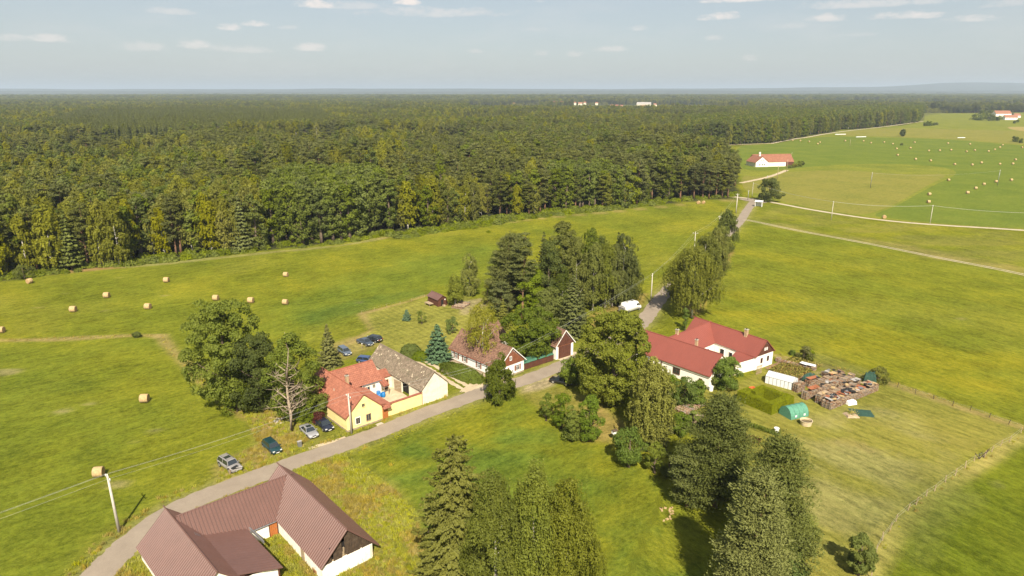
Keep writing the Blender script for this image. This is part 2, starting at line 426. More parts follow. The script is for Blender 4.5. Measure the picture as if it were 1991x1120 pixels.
def lines(n0, n1, step, g, far_lo, far_hi):
    c = list(np.arange(n0, n1 + step / 2, step))
    s = step; v = c[-1]
    while v < far_hi: s *= g; v += s; c.append(v)
    s = step; v = c[0]
    while v > far_lo: s *= g; v -= s; c.insert(0, v)
    return np.array(c)
gx = lines(-120, 150, 1.0, 1.07, -32000, 32000)
gy = lines(60, 255, 1.0, 1.07, -1500, 42000)
GX, GY = np.meshgrid(gx, gy)
X = GX.ravel(); Y = GY.ravel()
FOREST_EDGE = [(-700, 640), (-200, 572), (0, 546), (60, 538), (240, 518), (420, 498), (540, 484), (650, 474), (760, 458), (800, 448), (860, 443), (1000, 425), (1090, 416), (1200, 406), (1300, 396), (1370, 389), (1438, 384),
               (1432, 350), (1418, 328), (1330, 310), (1306, 306), (1306, 286), (1400, 283), (1510, 278), (1560, 267), (1640, 253), (1720, 246), (1790, 237), (1796, 221), (1991, 218.5), (2600, 218)]
meadow = poly_w(FOREST_EDGE) + [(900, 60), (900, -1400), (-900, -1400), (-900, 150)]
sgn = lambda P: np.where(inside(X, Y, P), 1, -1) * seg_dist(X, Y, P, True)
jit = (fnoise(X, Y, 9, 3) - 0.5)
colr = np.empty((len(X), 3))
colr[:] = (0.040, 0.045, 0.016)
colr[Y > 1300] = (0.105, 0.110, 0.032)
G_MEADOW = (0.146, 0.160, 0.006)
G_BRIGHT = (0.118, 0.146, 0.007)
G_LUSH = (0.090, 0.140, 0.012)
G_YELLOW = (0.200, 0.190, 0.003)
G_LAWN = (0.165, 0.170, 0.014)
G_PALE = (0.230, 0.215, 0.070)
G_DRY = (0.270, 0.205, 0.070)
G_OCHRE = (0.290, 0.190, 0.060)
G_SAND = (0.36, 0.28, 0.17)
def lay(a, c):
    global colr
    a = np.clip(a, 0, 1)[:, None]
    colr = colr * (1 - a) + np.array(c) * a
def area(pp, c, soft=1.5, j=3.0, amt=1.0, world_pts=False, tex=None):
    P = pp if world_pts else poly_w(pp)
    d = sgn(P) + jit * j
    a = np.clip(d / soft + 0.5, 0, 1) * amt
    if tex is not None: a = a * tex
    lay(a, c)
def strip(pp, wd, c, soft=0.8, j=2.5, amt=1.0, tex=None):
    d = wd / 2 - seg_dist(X, Y, poly_w(pp)) + jit * j
    a = np.clip(d / soft + 0.5, 0, 1) * amt
    if tex is not None: a = a * tex
    lay(a, c)
def spots(s, seed, lo, hi, amt): return np.clip((fnoise(X, Y, s, seed, 4) - lo) / (hi - lo), 0, 1) * amt
area(meadow, G_MEADOW, 3, 4, world_pts=True)
inm = np.clip(sgn(meadow) / 3 + 0.5, 0, 1)
# broad colour differences inside the mown meadows: yellow flowering, lush and dry patches
st = fnoise(X * 0.75 + Y * 0.66, (Y * 0.75 - X * 0.66) * 0.28, 14, 11, 4)   # streaks along the mowing direction
lay(inm * np.clip((st - 0.50) / 0.16, 0, 1) * 0.38, G_YELLOW)
lay(inm * np.clip((0.47 - st) / 0.14, 0, 1) * 0.38, G_BRIGHT)
lay(inm * spots(26, 5, 0.55, 0.72, 0.5), G_LAWN)
# lower-left field
LL = [(-900, 672), (0, 667), (150, 662), (310, 656), (345, 690), (385, 735), (430, 775), (485, 825), (505, 862), (445, 893), (425, 945), (300, 1010), (190, 1100), (60, 1400), (-900, 1400)]
area(LL, G_BRIGHT, 3, 3, 0.8)
area(LL, G_YELLOW, 3, 3, 0.35, tex=spots(30, 21, 0.48, 0.66, 1))
# lush grass: middle meadow strip behind the cottage garden, centre meadow, right corner
area([(560, 640), (700, 600), (850, 560), (930, 520), (1020, 470), (900, 480), (700, 530), (560, 590)], G_LUSH, 12, 14, 0.45)
area([(600, 630), (706, 606), (752, 592), (830, 575), (820, 560), (700, 580), (600, 610)], (0.05, 0.10, 0.014), 4, 5, 0.5)
CM = [(720, 850), (935, 775), (1000, 762), (1040, 800), (1100, 850), (1190, 880), (1260, 925), (1330, 985), (1370, 1060), (1390, 1300), (800, 1300), (830, 1100), (810, 990), (700, 900)]
area(CM, G_BRIGHT, 3, 3, 0.95)
area(CM, G_LUSH, 3, 3, 0.7, tex=spots(12, 31, 0.45, 0.65, 1))
area(CM, G_YELLOW, 3, 3, 0.55, tex=spots(10, 33, 0.52, 0.68, 1))
# rough dry grass round the brown barn
RG = [(560, 905), (640, 882), (700, 900), (760, 945), (810, 1000), (830, 1080), (800, 1300), (100, 1300), (200, 1120), (330, 1030), (430, 960), (520, 925)]
area(RG, (0.20, 0.190, 0.030), 2.5, 3, 0.95)
area(RG, G_DRY, 3, 4, 0.5, tex=spots(6, 41, 0.46, 0.64, 1))
# verges of the road and the farm track
ROAD = [(60, 1250), (150, 1150), (188, 1120), (220, 1086), (248, 1058), (332, 994), (417, 957), (529, 916), (572, 899), (670, 865), (730, 843), (767, 828), (826, 803), (904, 776), (950, 758), (1013, 742), (1056, 726), (1090, 711), (1124, 698), (1160, 680), (1200, 658), (1233, 640), (1248, 629), (1262, 610), (1277, 589), (1292, 570), (1318, 545), (1350, 514), (1380, 486), (1408, 460), (1430, 440), (1441, 428), (1448, 416), (1459, 400), (1466, 391)]
strip(ROAD, 9.5, G_LAWN, 3, 3, 0.9)
strip(ROAD, 6.0, G_PALE, 1.5, 2, 0.6)
# dry strips along field boundaries
strip([(-300, 665), (0, 662), (100, 660), (200, 655), (270, 652), (312, 653)], 2.2, G_DRY, 1.2, 1.8, 0.8)
strip([(312, 653), (335, 682), (370, 715), (395, 742)], 2.2, G_DRY, 1.2, 2, 0.7)
area([(380, 735), (410, 740), (470, 790), (560, 790), (610, 830), (640, 860), (560, 890), (480, 915), (430, 940), (428, 905), (500, 865), (485, 822), (430, 780)], G_DRY, 2, 3, 0.9, tex=np.clip(0.35 + spots(4, 51, 0.35, 0.6, 0.9), 0, 1))
area([(395, 745), (440, 770), (520, 800), (560, 850), (520, 850), (450, 800)], G_OCHRE, 1.5, 3, 0.55)
area([(590, 835), (700, 815), (760, 820), (700, 850), (600, 885), (520, 905)], G_LAWN, 1.5, 2, 0.8)
strip([(0, 541), (60, 534), (150, 527), (240, 518), (250, 517)], 5, G_OCHRE, 2, 3, 0.75)
strip([(240, 520), (330, 512), (420, 502), (540, 489), (600, 484), (660, 478), (740, 464)], 2.6, G_PALE, 1.2, 3, 0.7)
strip([(740, 464), (800, 452), (860, 447), (1000, 431), (1090, 421), (1200, 411), (1300, 401), (1370, 393), (1438, 388)], 2.2, G_DRY, 1.2, 2.5, 0.6)
# cottage lawn with mown stripes, its ochre edge
CL = [(700, 610), (755, 597), (830, 580), (905, 575), (940, 590), (960, 640), (900, 650), (860, 700), (770, 690), (730, 670), (640, 700), (640, 675), (700, 655), (722, 642)]
area(CL, (0.205, 0.200, 0.030), 1.2, 1.5, 1)
strip([(640, 690), (690, 660), (722, 642), (703, 610), (752, 597), (795, 586), (830, 574)], 1.6, G_DRY, 0.9, 1.0, 0.75)
area([(640, 672), (680, 655), (735, 655), (745, 670), (700, 690), (650, 705)], G_DRY, 1.5, 2, 0.5)
area([(895, 600), (905, 585), (935, 578), (960, 590), (930, 606), (900, 612)], G_SAND, 1.2, 2, 0.55)
# bare ochre ground by the grove and under the roadside birches
area([(1140, 640), (1150, 615), (1180, 595), (1215, 585), (1240, 570), (1262, 570), (1252, 592), (1215, 612), (1180, 640), (1160, 655)], G_OCHRE, 1.5, 2.5, 0.6)
area([(1130, 690), (1150, 660), (1190, 640), (1215, 620), (1240, 612), (1232, 640), (1190, 662), (1150, 690)], G_LAWN, 1.5, 2, 0.9)
area([(1330, 600), (1345, 560), (1375, 520), (1400, 490), (1420, 478), (1428, 492), (1400, 530), (1378, 575), (1356, 612)], G_OCHRE, 1.5, 2.5, 0.7)
area([(1018, 752), (1045, 742), (1080, 728), (1092, 735), (1075, 752), (1040, 764), (1012, 766)], G_SAND, 1.0, 1.5, 0.8)
# garden between the road and the oak, dry lawn
area([(1005, 765), (1090, 750), (1130, 765), (1180, 790), (1225, 830), (1240, 860), (1190, 865), (1150, 850), (1100, 835), (1060, 800)], (0.20, 0.180, 0.030), 1.5, 2, 0.85)
area([(1130, 780), (1180, 790), (1215, 830), (1180, 860), (1140, 855)], G_OCHRE, 2, 3, 0.45)
# farm lawn on the right
FL = [(1290, 740), (1400, 760), (1440, 740), (1500, 705), (1700, 735), (1800, 772), (1900, 803), (1978, 833), (1940, 862), (1860, 912), (1780, 975), (1730, 1035), (1700, 1100), (1690, 1300), (1560, 1300), (1530, 1060), (1460, 900), (1380, 830), (1300, 800)]
area(FL, (0.190, 0.182, 0.026), 1.5, 2, 0.95)
area([(1530, 830), (1620, 790), (1760, 800), (1860, 850), (1900, 865), (1780, 965), (1700, 1060), (1560, 1060), (1530, 960)], G_PALE, 5, 8, 0.9, tex=np.clip((fnoise((X * 0.66 - Y * 0.75) * 0.35, X * 0.75 + Y * 0.66, 5, 61, 4) - 0.40) / 0.18, 0, 1) * 0.75)
area([(1545, 815), (1700, 790), (1820, 820), (1800, 900), (1640, 900)], G_DRY, 5, 8, 0.5, tex=spots(7, 63, 0.5, 0.66, 1))
# strip outside the fence, boundary verge
FENCE = [(1985, 842), (1962, 860), (1945, 868), (1928, 879), (1914, 890), (1894, 897), (1877, 910), (1857, 925), (1838, 938), (1817, 955), (1801, 965), (1781, 982), (1765, 993), (1742, 1014), (1730, 1032), (1716, 1051), (1704, 1073), (1697, 1100)]
strip([(1991, 852), (1950, 878), (1900, 908), (1860, 935), (1810, 975), (1765, 1012), (1735, 1050), (1715, 1090), (1700, 1150)], 3.4, (0.27, 0.24, 0.055), 1.4, 1.8, 0.9)
strip([(1500, 690), (1560, 702), (1620, 715), (1700, 736), (1780, 762), (1860, 790), (1930, 812), (1991, 832), (2100, 870)], 2.2, G_DRY, 1, 1.8, 0.8)
area([(1530, 690), (1570, 680), (1640, 700), (1720, 728), (1700, 742), (1600, 715)], (0.14, 0.145, 0.03), 1.5, 2.5, 0.6)
area([(1991, 865), (1900, 920), (1820, 985), (1760, 1050), (1720, 1130), (1700, 1300), (2600, 1300), (2600, 800)], (0.105, 0.130, 0.003), 2, 3, 0.95)
area([(1760, 960), (1860, 900), (1870, 990), (1780, 1080)], (0.16, 0.17, 0.03), 4, 8, 0.6)
# right meadow: yellow flowering bands
area([(1400, 560), (1500, 560), (1640, 620), (1991, 700), (1991, 790), (1760, 715), (1520, 660), (1400, 610)], G_YELLOW, 8, 14, 0.75, tex=np.clip((fnoise(X * 0.35 + Y * 0.1, Y, 9, 71, 4) - 0.42) / 0.16, 0, 1))
area([(1460, 430), (1991, 540), (1991, 450), (1700, 430), (1520, 400)], (0.17, 0.165, 0.028), 5, 8, 0.65, tex=np.clip((fnoise(X * 0.5, Y * 1.2, 10, 73, 4) - 0.38) / 0.2, 0, 1))
strip([(1520, 440), (1600, 455), (1700, 470), (1800, 490), (1991, 528)], 9, G_DRY, 6, 12, 0.45)
area([(1460, 430), (1620, 440), (1720, 480), (1600, 500), (1440, 480)], G_BRIGHT, 10, 10, 0.4)
area([(1380, 620), (1480, 640), (1600, 680), (1520, 690), (1440, 640)], G_BRIGHT, 5, 8, 0.4)
# worn spots on the left meadow
for px, py, rr in ((120, 800, 1.2), (320, 575, 1.2), (232, 540, .9), (128, 570, .8), (75, 598, 1), (1600, 727, 1.5), (175, 785, 1), (265, 857, .8), (300, 838, 1.0), (228, 942, 1.6), (700, 588, .9), (10, 724, 2.5), (205, 604, 1), (1940, 942, 1), (1870, 620, 1)):
    wx, wy = at(px, py)
    d = np.hypot((X - wx) * 0.6, Y - wy)
    lay(np.clip((rr - d) / 1.0 + jit, 0, 1) * 0.35, G_SAND)
# far fields
HAY = [(1424, 282), (1510, 279), (1560, 268), (1600, 263), (1700, 266), (1850, 270), (1991, 283), (2400, 300), (2400, 470), (1991, 446), (1850, 438), (1760, 428), (1690, 428), (1740, 400), (1810, 360), (1870, 335), (1820, 325), (1700, 322), (1600, 330), (1440, 345)]
colr *= (0.90 + 0.20 * fnoise(X, Y, 4, 91, 3))[:, None]
colr *= 0.90
nx_, ny_ = len(gx), len(gy)
II = np.arange(nx_ * ny_).reshape(ny_, nx_)
Q = np.stack([II[:-1, :-1], II[:-1, 1:], II[1:, 1:], II[1:, :-1]], -1).reshape(-1, 4)
def grass_mat(name, use_attr=True, base=(0.1, 0.14, 0.01), amp=1.0, blade=1.0):
    m, b, out = new_mat(name)
    geo = b.n('ShaderNodeNewGeometry').outputs['Position']
    c = b.n('ShaderNodeAttribute', attribute_name='Col').outputs['Color'] if use_attr else b.n('ShaderNodeRGB').outputs[0]
    if not use_attr: b.t.nodes[-1].outputs[0].default_value = (*base, 1)
    side = b.n('ShaderNodeAttribute', attribute_name='side').outputs['Fac']
    vv = b.t.nodes.new('ShaderNodeMix'); vv.data_type = 'VECTOR'; b.t.links.new(side, vv.inputs[0]); b.t.links.new(b.mapping(geo, (0.42, 1.0, 1.0), rot=(0, 0, R(-40))), vv.inputs[4]); b.t.links.new(b.mapping(geo, (0.32, 1.0, 1.0), rot=(0, 0, R(58))), vv.inputs[5])
    strk = vv.outputs[1]
    n30 = b.noise(geo, 0.045, 4, 0.6)
    n4 = b.noise(strk, 0.55, 5, 0.7, 0.5)
    n1 = b.noise(b.mapping(strk, (1.8, 1, 1)), 1.5, 4, 0.75)
    nf = b.noise(geo, 6.0, 3, 0.75)
    f = b.math('ADD', b.math('ADD', b.math('MULTIPLY', n30, 0.20), b.math('MULTIPLY', n4, 0.26)), b.math('ADD', b.math('MULTIPLY', n1, 0.32), b.math('MULTIPLY', nf, 0.22)))
    v = b.n('ShaderNodeMapRange', {0: f, 1: 0.41, 2: 0.59, 3: 1 - 0.50 * amp, 4: 1 + 0.46 * amp}).outputs[0]
    hue = b.n('ShaderNodeMapRange', {0: b.math('ADD', b.math('MULTIPLY', n30, 0.5), b.math('MULTIPLY', n1, 0.5)), 1: 0.35, 2: 0.65, 3: 0.515, 4: 0.483}).outputs[0]
    cc = b.n('ShaderNodeHueSaturation', {'Hue': hue, 'Saturation': 0.94, 'Value': v, 'Color': c}).outputs[0]
    # straw-coloured clippings and dark tufts
    cc = b.mix(b.math('MULTIPLY', b.ramp(b.noise(strk, 2.2, 5, 0.8), 0.60, 0.74), 0.35 * amp), cc, (0.30, 0.24, 0.04))
    cc = b.mix(b.math('MULTIPLY', b.ramp(b.noise(geo, 3.1, 4, 0.8), 0.57, 0.72), 0.45 * amp), cc, (0.045, 0.075, 0.010))
    mw = b.n('ShaderNodeAttribute', attribute_name='mow').outputs['Fac']
    sp_ = b.n('ShaderNodeSeparateXYZ', {0: geo})
    ph_ = b.math('ADD', b.math('MULTIPLY', sp_.outputs[0], 0.751 * 3.9), b.math('MULTIPLY', sp_.outputs[1], 0.66 * 3.9))
    wv = b.math('SINE', b.math('ADD', ph_, b.math('MULTIPLY', b.noise(geo, 0.12, 2, .5), 9.0)))
    cc = b.n('ShaderNodeHueSaturation', {'Hue': 0.5, 'Saturation': 1.0, 'Value': b.math('ADD', 1.0, b.math('MULTIPLY', b.math('MULTIPLY', wv, mw), 0.085)), 'Color': cc}).outputs[0]
    hgt_ = b.math('ADD', b.math('MULTIPLY', n1, 0.5), b.math('MULTIPLY', nf, 0.5))
    bn = b.n('ShaderNodeBump', {'Height': hgt_, 'Strength': 0.75 * blade, 'Distance': 0.35})
    p = b.n('ShaderNodeBsdfPrincipled', {'Base Color': cc, 'Roughness': 0.9, 'Specular IOR Level': 0.0, 'Normal': bn.outputs[0]})
    b.t.links.new(p.outputs[0], out.inputs[0])
    return m
M['ground'] = grass_mat('grassland')
gnd = obj('ground', mesh_np('ground', np.stack([X, Y, np.zeros(len(X))], 1), Q, M['ground'], {'mow': np.maximum(np.clip(sgn(poly_w(CL)) / 1.5, 0, 1), .8 * np.clip(sgn(poly_w(FL)) / 2, 0, 1)), 'side': np.where(X > np.interp(Y, [0, 55, 100, 165, 300], [0, 8, 28, 40, 96]), 1.0, 0.0)}, cols=colr))
gnd['kind'] = 'structure'
def sheet(name, wpts, mat, z=0.004, subdiv_attr=None):
    me = bpy.data.meshes.new(name)
    me.from_pydata([(x, y, z) for x, y in wpts], [], [tuple(range(len(wpts)))])
    me.materials.append(mat)
    if me.polygons[0].normal.z < 0: me.flip_normals()
    o = obj(name, me); o['kind'] = 'structure'; return o
def smooth_line(pts, step=2.0, it=3):
    P = [Vector((*p, 0)) for p in pts]
    for _ in range(it):
        Qn = [P[0]]
        for a, b_ in zip(P, P[1:]): Qn += [a * .75 + b_ * .25, a * .25 + b_ * .75]
        Qn.append(P[-1]); P = Qn
    return P
def ribbon(name, pp, wd, mat, z=0.008, offset=0.0, rag=0.0, parent=None, world_pts=False, structure=True):
    P = smooth_line(pp if world_pts else poly_w(pp))
    V = []; F = []; UV = []
    r_ = random.Random(len(pp)); s = 0
    P2 = [P[0]]
    for a, b_ in zip(P, P[1:]):
        n = max(1, int((b_ - a).length / 1.0)) if rag else 1
        for k in range(1, n + 1): P2.append(a.lerp(b_, k / n))
    P = P2
    for i, p in enumerate(P):
        d = P[min(i + 1, len(P) - 1)] - P[max(i - 1, 0)]
        if d.length < 1e-6: d = Vector((0, 1, 0))
        nrm = Vector((d.y, -d.x, 0)).normalized()
        wl = wd / 2 * (1 + r_.uniform(-rag, rag)); wr = wd / 2 * (1 + r_.uniform(-rag, rag))
        l = p + nrm * (offset - wl); q = p + nrm * (offset + wr)
        V += [(l.x, l.y, z), (q.x, q.y, z)]
        if i: F.append((2 * i - 2, 2 * i - 1, 2 * i + 1, 2 * i))
    me = bpy.data.meshes.new(name); me.from_pydata(V, [], F); me.materials.append(mat); me.update()
    o = obj(name, me, parent)
    if structure: o['kind'] = 'structure'
    return o
def road_mat(name, c, c2, sc_=1.0):
    m, b, out = new_mat(name)
    geo = b.n('ShaderNodeNewGeometry').outputs['Position']
    n1 = b.noise(geo, 0.35 * sc_, 6, 0.65); n2 = b.noise(geo, 4.5, 4, 0.7)
    cc = b.mix(b.ramp(b.math('ADD', b.math('MULTIPLY', n1, 0.6), b.math('MULTIPLY', n2, 0.4)), 0.38, 0.62), c, c2)
    cc = b.mix(b.math('MULTIPLY', b.ramp(b.noise(geo, 0.9, 8, 0.8), 0.58, 0.72), 0.45), cc, tuple(x * 0.62 for x in c))
    bn = b.n('ShaderNodeBump', {'Height': n2, 'Strength': 0.4, 'Distance': 0.05})
    p = b.n('ShaderNodeBsdfPrincipled', {'Base Color': cc, 'Roughness': 0.9, 'Specular IOR Level': 0.2, 'Normal': bn.outputs[0]})
    b.t.links.new(p.outputs[0], out.inputs[0])
    return m
M['asphalt'] = road_mat('old pale asphalt', (0.205, 0.168, 0.130), (0.255, 0.212, 0.165))
M['gravel'] = road_mat('sandy track', (0.33, 0.26, 0.17), (0.46, 0.38, 0.26))
M['gravel_pale'] = road_mat('pale gravel', (0.34, 0.29, 0.20), (0.43, 0.37, 0.27))
M['yard'] = road_mat('worn yard', (0.36, 0.29, 0.19), (0.50, 0.42, 0.29), 2)
ribbon('road', ROAD, 4.0, M['asphalt'], 0.012, rag=0.09)
ribbon('gravel_road', [(1380, 381), (1415, 382), (1450, 385), (1480, 390), (1520, 397), (1560, 405), (1620, 415), (1680, 424), (1740, 431), (1800, 436), (1860, 440), (1930, 444), (1991, 448), (2200, 462)], 2.9, M['gravel_pale'], 0.062, rag=0.12)
ribbon('junction', [(1444, 386), (1465, 391), (1490, 394)], 7, M['asphalt'], 0.070)
tr = [(1448, 427), (1475, 432), (1520, 442), (1560, 450), (1620, 461), (1680, 472), (1740, 484), (1800, 496), (1860, 508), (1930, 521), (1991, 534), (2150, 570)]
fo = thing('farm_track', 'two pale wheel ruts of the field track crossing the right meadow', 'track'); fo['kind'] = 'structure'; del fo['category']; del fo['label']
ribbon('wheel_rut', tr, 0.6, M['gravel_pale'], 0.02, -0.85, 0.25, fo, structure=False)
ribbon('wheel_rut', tr, 0.6, M['gravel_pale'], 0.02, 0.85, 0.25, fo, structure=False)
ft = [(828, 812), (822, 806)]
lane = obj('lane', None); lane['kind'] = 'structure'
ln = [(938, 768), (912, 757), (888, 745), (862, 727), (840, 714), (815, 701), (790, 690), (765, 680), (742, 668)]
ribbon('wheel_rut', ln[:6], 0.9, M['gravel'], 0.010, -0.8, 0.35, lane, structure=False)
ribbon('wheel_rut', ln[:6], 0.9, M['gravel'], 0.010, 0.8, 0.35, lane, structure=False)
ribbon('driveway', [(945, 757), (925, 756), (905, 752)], 4.5, M['gravel'], 0.008, rag=0.25)
ribbon('forest_road', [(1500, 279), (1520, 275), (1545, 270), (1570, 267), (1600, 261), (1650, 254), (1710, 248), (1780, 238), (1795, 236)], 4, M['gravel_pale'], 0.080, rag=0.2)
ribbon('forest_lane', [(1314, 308), (1310, 299), (1309, 292), (1318, 288), (1340, 285), (1400, 282.5), (1500, 279)], 4, M['gravel'], 0.090, rag=0.2)
ribbon('farm_drive', [(1440, 356), (1470, 350), (1500, 343), (1530, 331)], 3.2, M['gravel'], 0.075, rag=0.2)
ribbon('garage_apron', [(1085, 699), (1100, 694), (1120, 690), (1128, 696)], 4.0, M['yard'], 0.006, rag=0.1)
ribbon('car_path', [(672, 850), (650, 858), (600, 872)], 0.8, M['gravel'], 0.007, rag=0.3)
ribbon('car_path', [(735, 823), (752, 833)], 1.3, M['concrete'], 0.007, rag=0.1)
# far fields: sheets with their own colour
M['hay_green'] = grass_mat('aftermath green', False, (0.104, 0.136, 0.014), 0.5, 0.3)
M['hay_pale'] = grass_mat('dry mown meadow', False, (0.165, 0.160, 0.026), 0.6, 0.3)
M['hay_mid'] = grass_mat('mown meadow', False, (0.142, 0.156, 0.015), 0.7, 0.3)
M['hay_straw'] = grass_mat('straw stubble', False, (0.25, 0.20, 0.06), 0.5, 0.3)
def wl(pp, n=5):
    """rounded outline for a field"""
    P = [Vector((*p, 0)) for p in poly_w(pp)]
    for _ in range(2):
        Qn = []
        for i in range(len(P)):
            a, b_ = P[i], P[(i + 1) % len(P)]
            Qn += [a * .8 + b_ * .2, a * .2 + b_ * .8]
        P = Qn
    return [(p.x, p.y) for p in P]
sheet('far_meadow', wl([(1428, 283), (1510, 279.5), (1560, 269), (1640, 255), (1720, 248), (1797, 239), (1798, 222), (1991, 220), (2500, 219), (2500, 470), (1991, 446), (1850, 437), (1740, 429), (1620, 412), (1520, 395), (1460, 383), (1442, 360), (1436, 320)]), M['hay_mid'], 0.010)
sheet('hay_field', wl([(1430, 284), (1500, 281), (1560, 270), (1620, 265), (1700, 266.5), (1850, 271), (1991, 284), (2400, 300), (2400, 465), (1991, 444), (1850, 436), (1760, 428), (1690, 420), (1745, 400), (1800, 368), (1870, 335), (1820, 322), (1700, 318), (1600, 322), (1500, 332), (1436, 330)]), M['hay_green'], 0.020)
sheet('dry_meadow', wl([(1640, 256), (1720, 249), (1800, 250), (1991, 255), (2400, 262), (2400, 298), (1991, 282), (1850, 270), (1700, 265), (1620, 263.5)]), M['hay_pale'], 0.040)
sheet('stubble_field', wl([(1955, 246), (2100, 248), (2300, 262), (2000, 257), (1965, 252)]), M['hay_straw'], 0.070)
sheet('pale_meadow', wl([(1442, 340), (1475, 345), (1530, 334), (1640, 330), (1760, 340), (1850, 338), (1800, 362), (1740, 398), (1680, 420), (1600, 408), (1520, 392), (1500, 380), (1445, 372)]), M['hay_pale'], 0.030)
# distant hills
def ridge(name, dist, prof, mat, depth=5000, seed=1):
    xs = np.linspace(-26000, 26000, 220)
    h = np.interp(xs, [p[0] for p in prof], [p[1] for p in prof]) * (1 + 0.12 * (fnoise(xs, xs * 0 + seed, 1800, seed) - 0.5)) + 14 * (fnoise(xs, xs * 0, 500, seed + 3) - 0.5)
    rows = []
    for t, k in ((-1, 0), (-0.5, 0.55), (0, 1), (0.6, 0.6), (1, 0)):
        rows.append(np.stack([xs, np.full_like(xs, dist + t * depth), h * k - 5], 1))
    V = np.concatenate(rows); n = len(xs)
    I = np.arange(5 * n).reshape(5, n)
    Fq = np.stack([I[:-1, :-1], I[:-1, 1:], I[1:, 1:], I[1:, :-1]], -1).reshape(-1, 4)
    o = obj(name, mesh_np(name, V, Fq, mat, smooth=True)); o['kind'] = 'structure'
M['hill'] = paint('wooded hills', (0.045, 0.055, 0.030), 1.0, 0.3, 0.004)
k = 12500 / 1327
ridge('hills', 12500, [((px - 995) * k, h) for px, h in ((-700, 92), (0, 96), (60, 104), (200, 90), (400, 92), (600, 96), (650, 104), (800, 98), (1000, 97), (1200, 94), (1350, 100), (1450, 108), (1560, 124), (1680, 134), (1740, 160), (1800, 198), (1860, 202), (1930, 192), (1991, 184), (2200, 176), (2700, 150))], M['hill'], 2500, 2)
ridge('low_hills', 9200, [(-26000, 46), (-9000, 50), (-6000, 62), (-3000, 48), (0, 56), (2000, 66), (4500, 62), (8000, 70), (26000, 60)], M['hill'], 1300, 5)
ridge('near_hills', 7300, [(-26000, 20), (-5200, 34), (-4300, 14), (-2500, 24), (-600, 12), (900, 26), (2500, 34), (4500, 44), (8000, 34), (26000, 30)], M['hill'], 700, 8)
# ================================================================ TREES
def unit(v): return v / (np.linalg.norm(v, axis=-1, keepdims=True) + 1e-9)
def rdir(n, g): return unit(g.normal(size=(n, 3)))
def cards(C, N, w_, l_, g, along=None):
    """leaf cards: centres C, facing N, width, length; 'along' = long axis"""
    n = len(C)
    a = g.normal(size=(n, 3)) if along is None else along
    t = unit(a - (a * N).sum(1, keepdims=True) * N)
    s = np.cross(N, t)
    w_ = (w_ * g.uniform(.7, 1.3, n))[:, None]; l_ = (l_ * g.uniform(.7, 1.3, n))[:, None]
    V = np.stack([C - t * l_ * .5, C + s * w_ * .5, C + t * l_ * .5, C - s * w_ * .5], 1)
    return V.reshape(-1, 3)
def crown_mesh(name, C, N, w_, l_, g, mat, along=None, v=None):
    V = cards(C, N, w_, l_, g, along)
    Fq = np.arange(len(V)).reshape(-1, 4)
    if v is None: v = g.random(len(C))
    return mesh_np(name, V, Fq, mat, {'v': np.repeat(v, 4)})
def limbs(kind, H, tips, mat, r0, g, base_frac=0.35, lean=0, n=7, lev=10, top=.93):
    b = MB()
    pts = []; rad = []
    ox = oy = 0
    for i in range(7):
        t = i / 6
        ox += g.normal() * 0.012 * H * t; oy += g.normal() * 0.012 * H * t
        pts.append((ox + lean * t, oy, H * top * t)); rad.append(max(0.03, r0 * (1 - t) ** 0.8 * (1.25 if i == 0 else 1)))
    b.tube(pts, rad, n)
    P = np.array(pts)
    for (x, y, z) in tips:
        z0 = max(H * base_frac * .6, z - math.hypot(x, y) * 0.8 - 0.4)
        t = min(.98, z0 / (H * top)); k = t * 6; i = min(5, int(k)); s = P[i] * (1 - (k - i)) + P[i + 1] * (k - i)
        rr = max(.03, r0 * (1 - t) ** .8 * .45)
        m = (s + np.array([x, y, z])) / 2 + np.array([0, 0, -0.04 * H * 0.5])
        b.tube([s, m, (x, y, z)], [rr, rr * .65, rr * .2], 5, cap=False)
    return b.mesh(kind, mat, True)
def clumpy(H, W, z0, nc, per, cr, g, prof, flat=0.8, shell=0.9):
    """crown of leaf clumps on an uneven envelope; returns points, normals, clump values, tips"""
    cs = []
    lob = [(g.uniform(0, 6.28), g.uniform(-.16, .16), g.integers(2, 5)) for _ in range(4)]
    tries = 0
    while len(cs) < nc and tries < nc * 60:
        tries += 1
        t = g.random(); a = g.uniform(0, 6.283)
        if g.random() > prof(t) * 1.1 + .12: continue
        Rr = W / 2 * (1 - 1.5 * cr) * prof(t) * (1 + sum(am * math.sin(k_ * a + ph + 3 * t) for ph, am, k_ in lob))
        rr = Rr * (g.random() ** (0.42 if shell > .5 else .6))
        c = np.array([math.cos(a) * rr, math.sin(a) * rr, z0 + (H - z0) * t])
        if cs and min(np.linalg.norm(c - q) for q in cs[-60:]) < cr * W * 0.42: 
            if g.random() < .8: continue
        cs.append(c)
    C, N, v = [], [], []
    mid = np.array([0, 0, z0 + (H - z0) * .42])
    for c in cs:
        r_ = cr * W * g.uniform(.7, 1.35)
        d = rdir(per, g)
        out = unit((c - mid)[None])[0]
        d = unit(d + out * 0.55 + np.array([0, 0, .25]))
        rad_ = r_ * g.uniform(.72, 1.06, per)[:, None] * np.array([1, 1, flat])
        # lumpy surface of the clump
        f = 1 + .22 * np.sin(d[:, :1] * 7 + c[0] * 3) * np.cos(d[:, 1:2] * 6 + c[1] * 3)
        C.append(c + d * rad_ * f); N.append(unit(d + g.normal(size=(per, 3)) * .55)); v.append(np.clip(g.random() * .65 + g.random(per) * .35, 0, 1))
    return np.concatenate(C), np.concatenate(N), np.concatenate(v), cs
round_p = lambda t: math.sqrt(max(0, 1 - ((t - .45) / .58) ** 2)) if t > 0 else .5
dome_p = lambda t: max(0, 1 - abs((t - .52) / .53) ** 2.6) ** .5
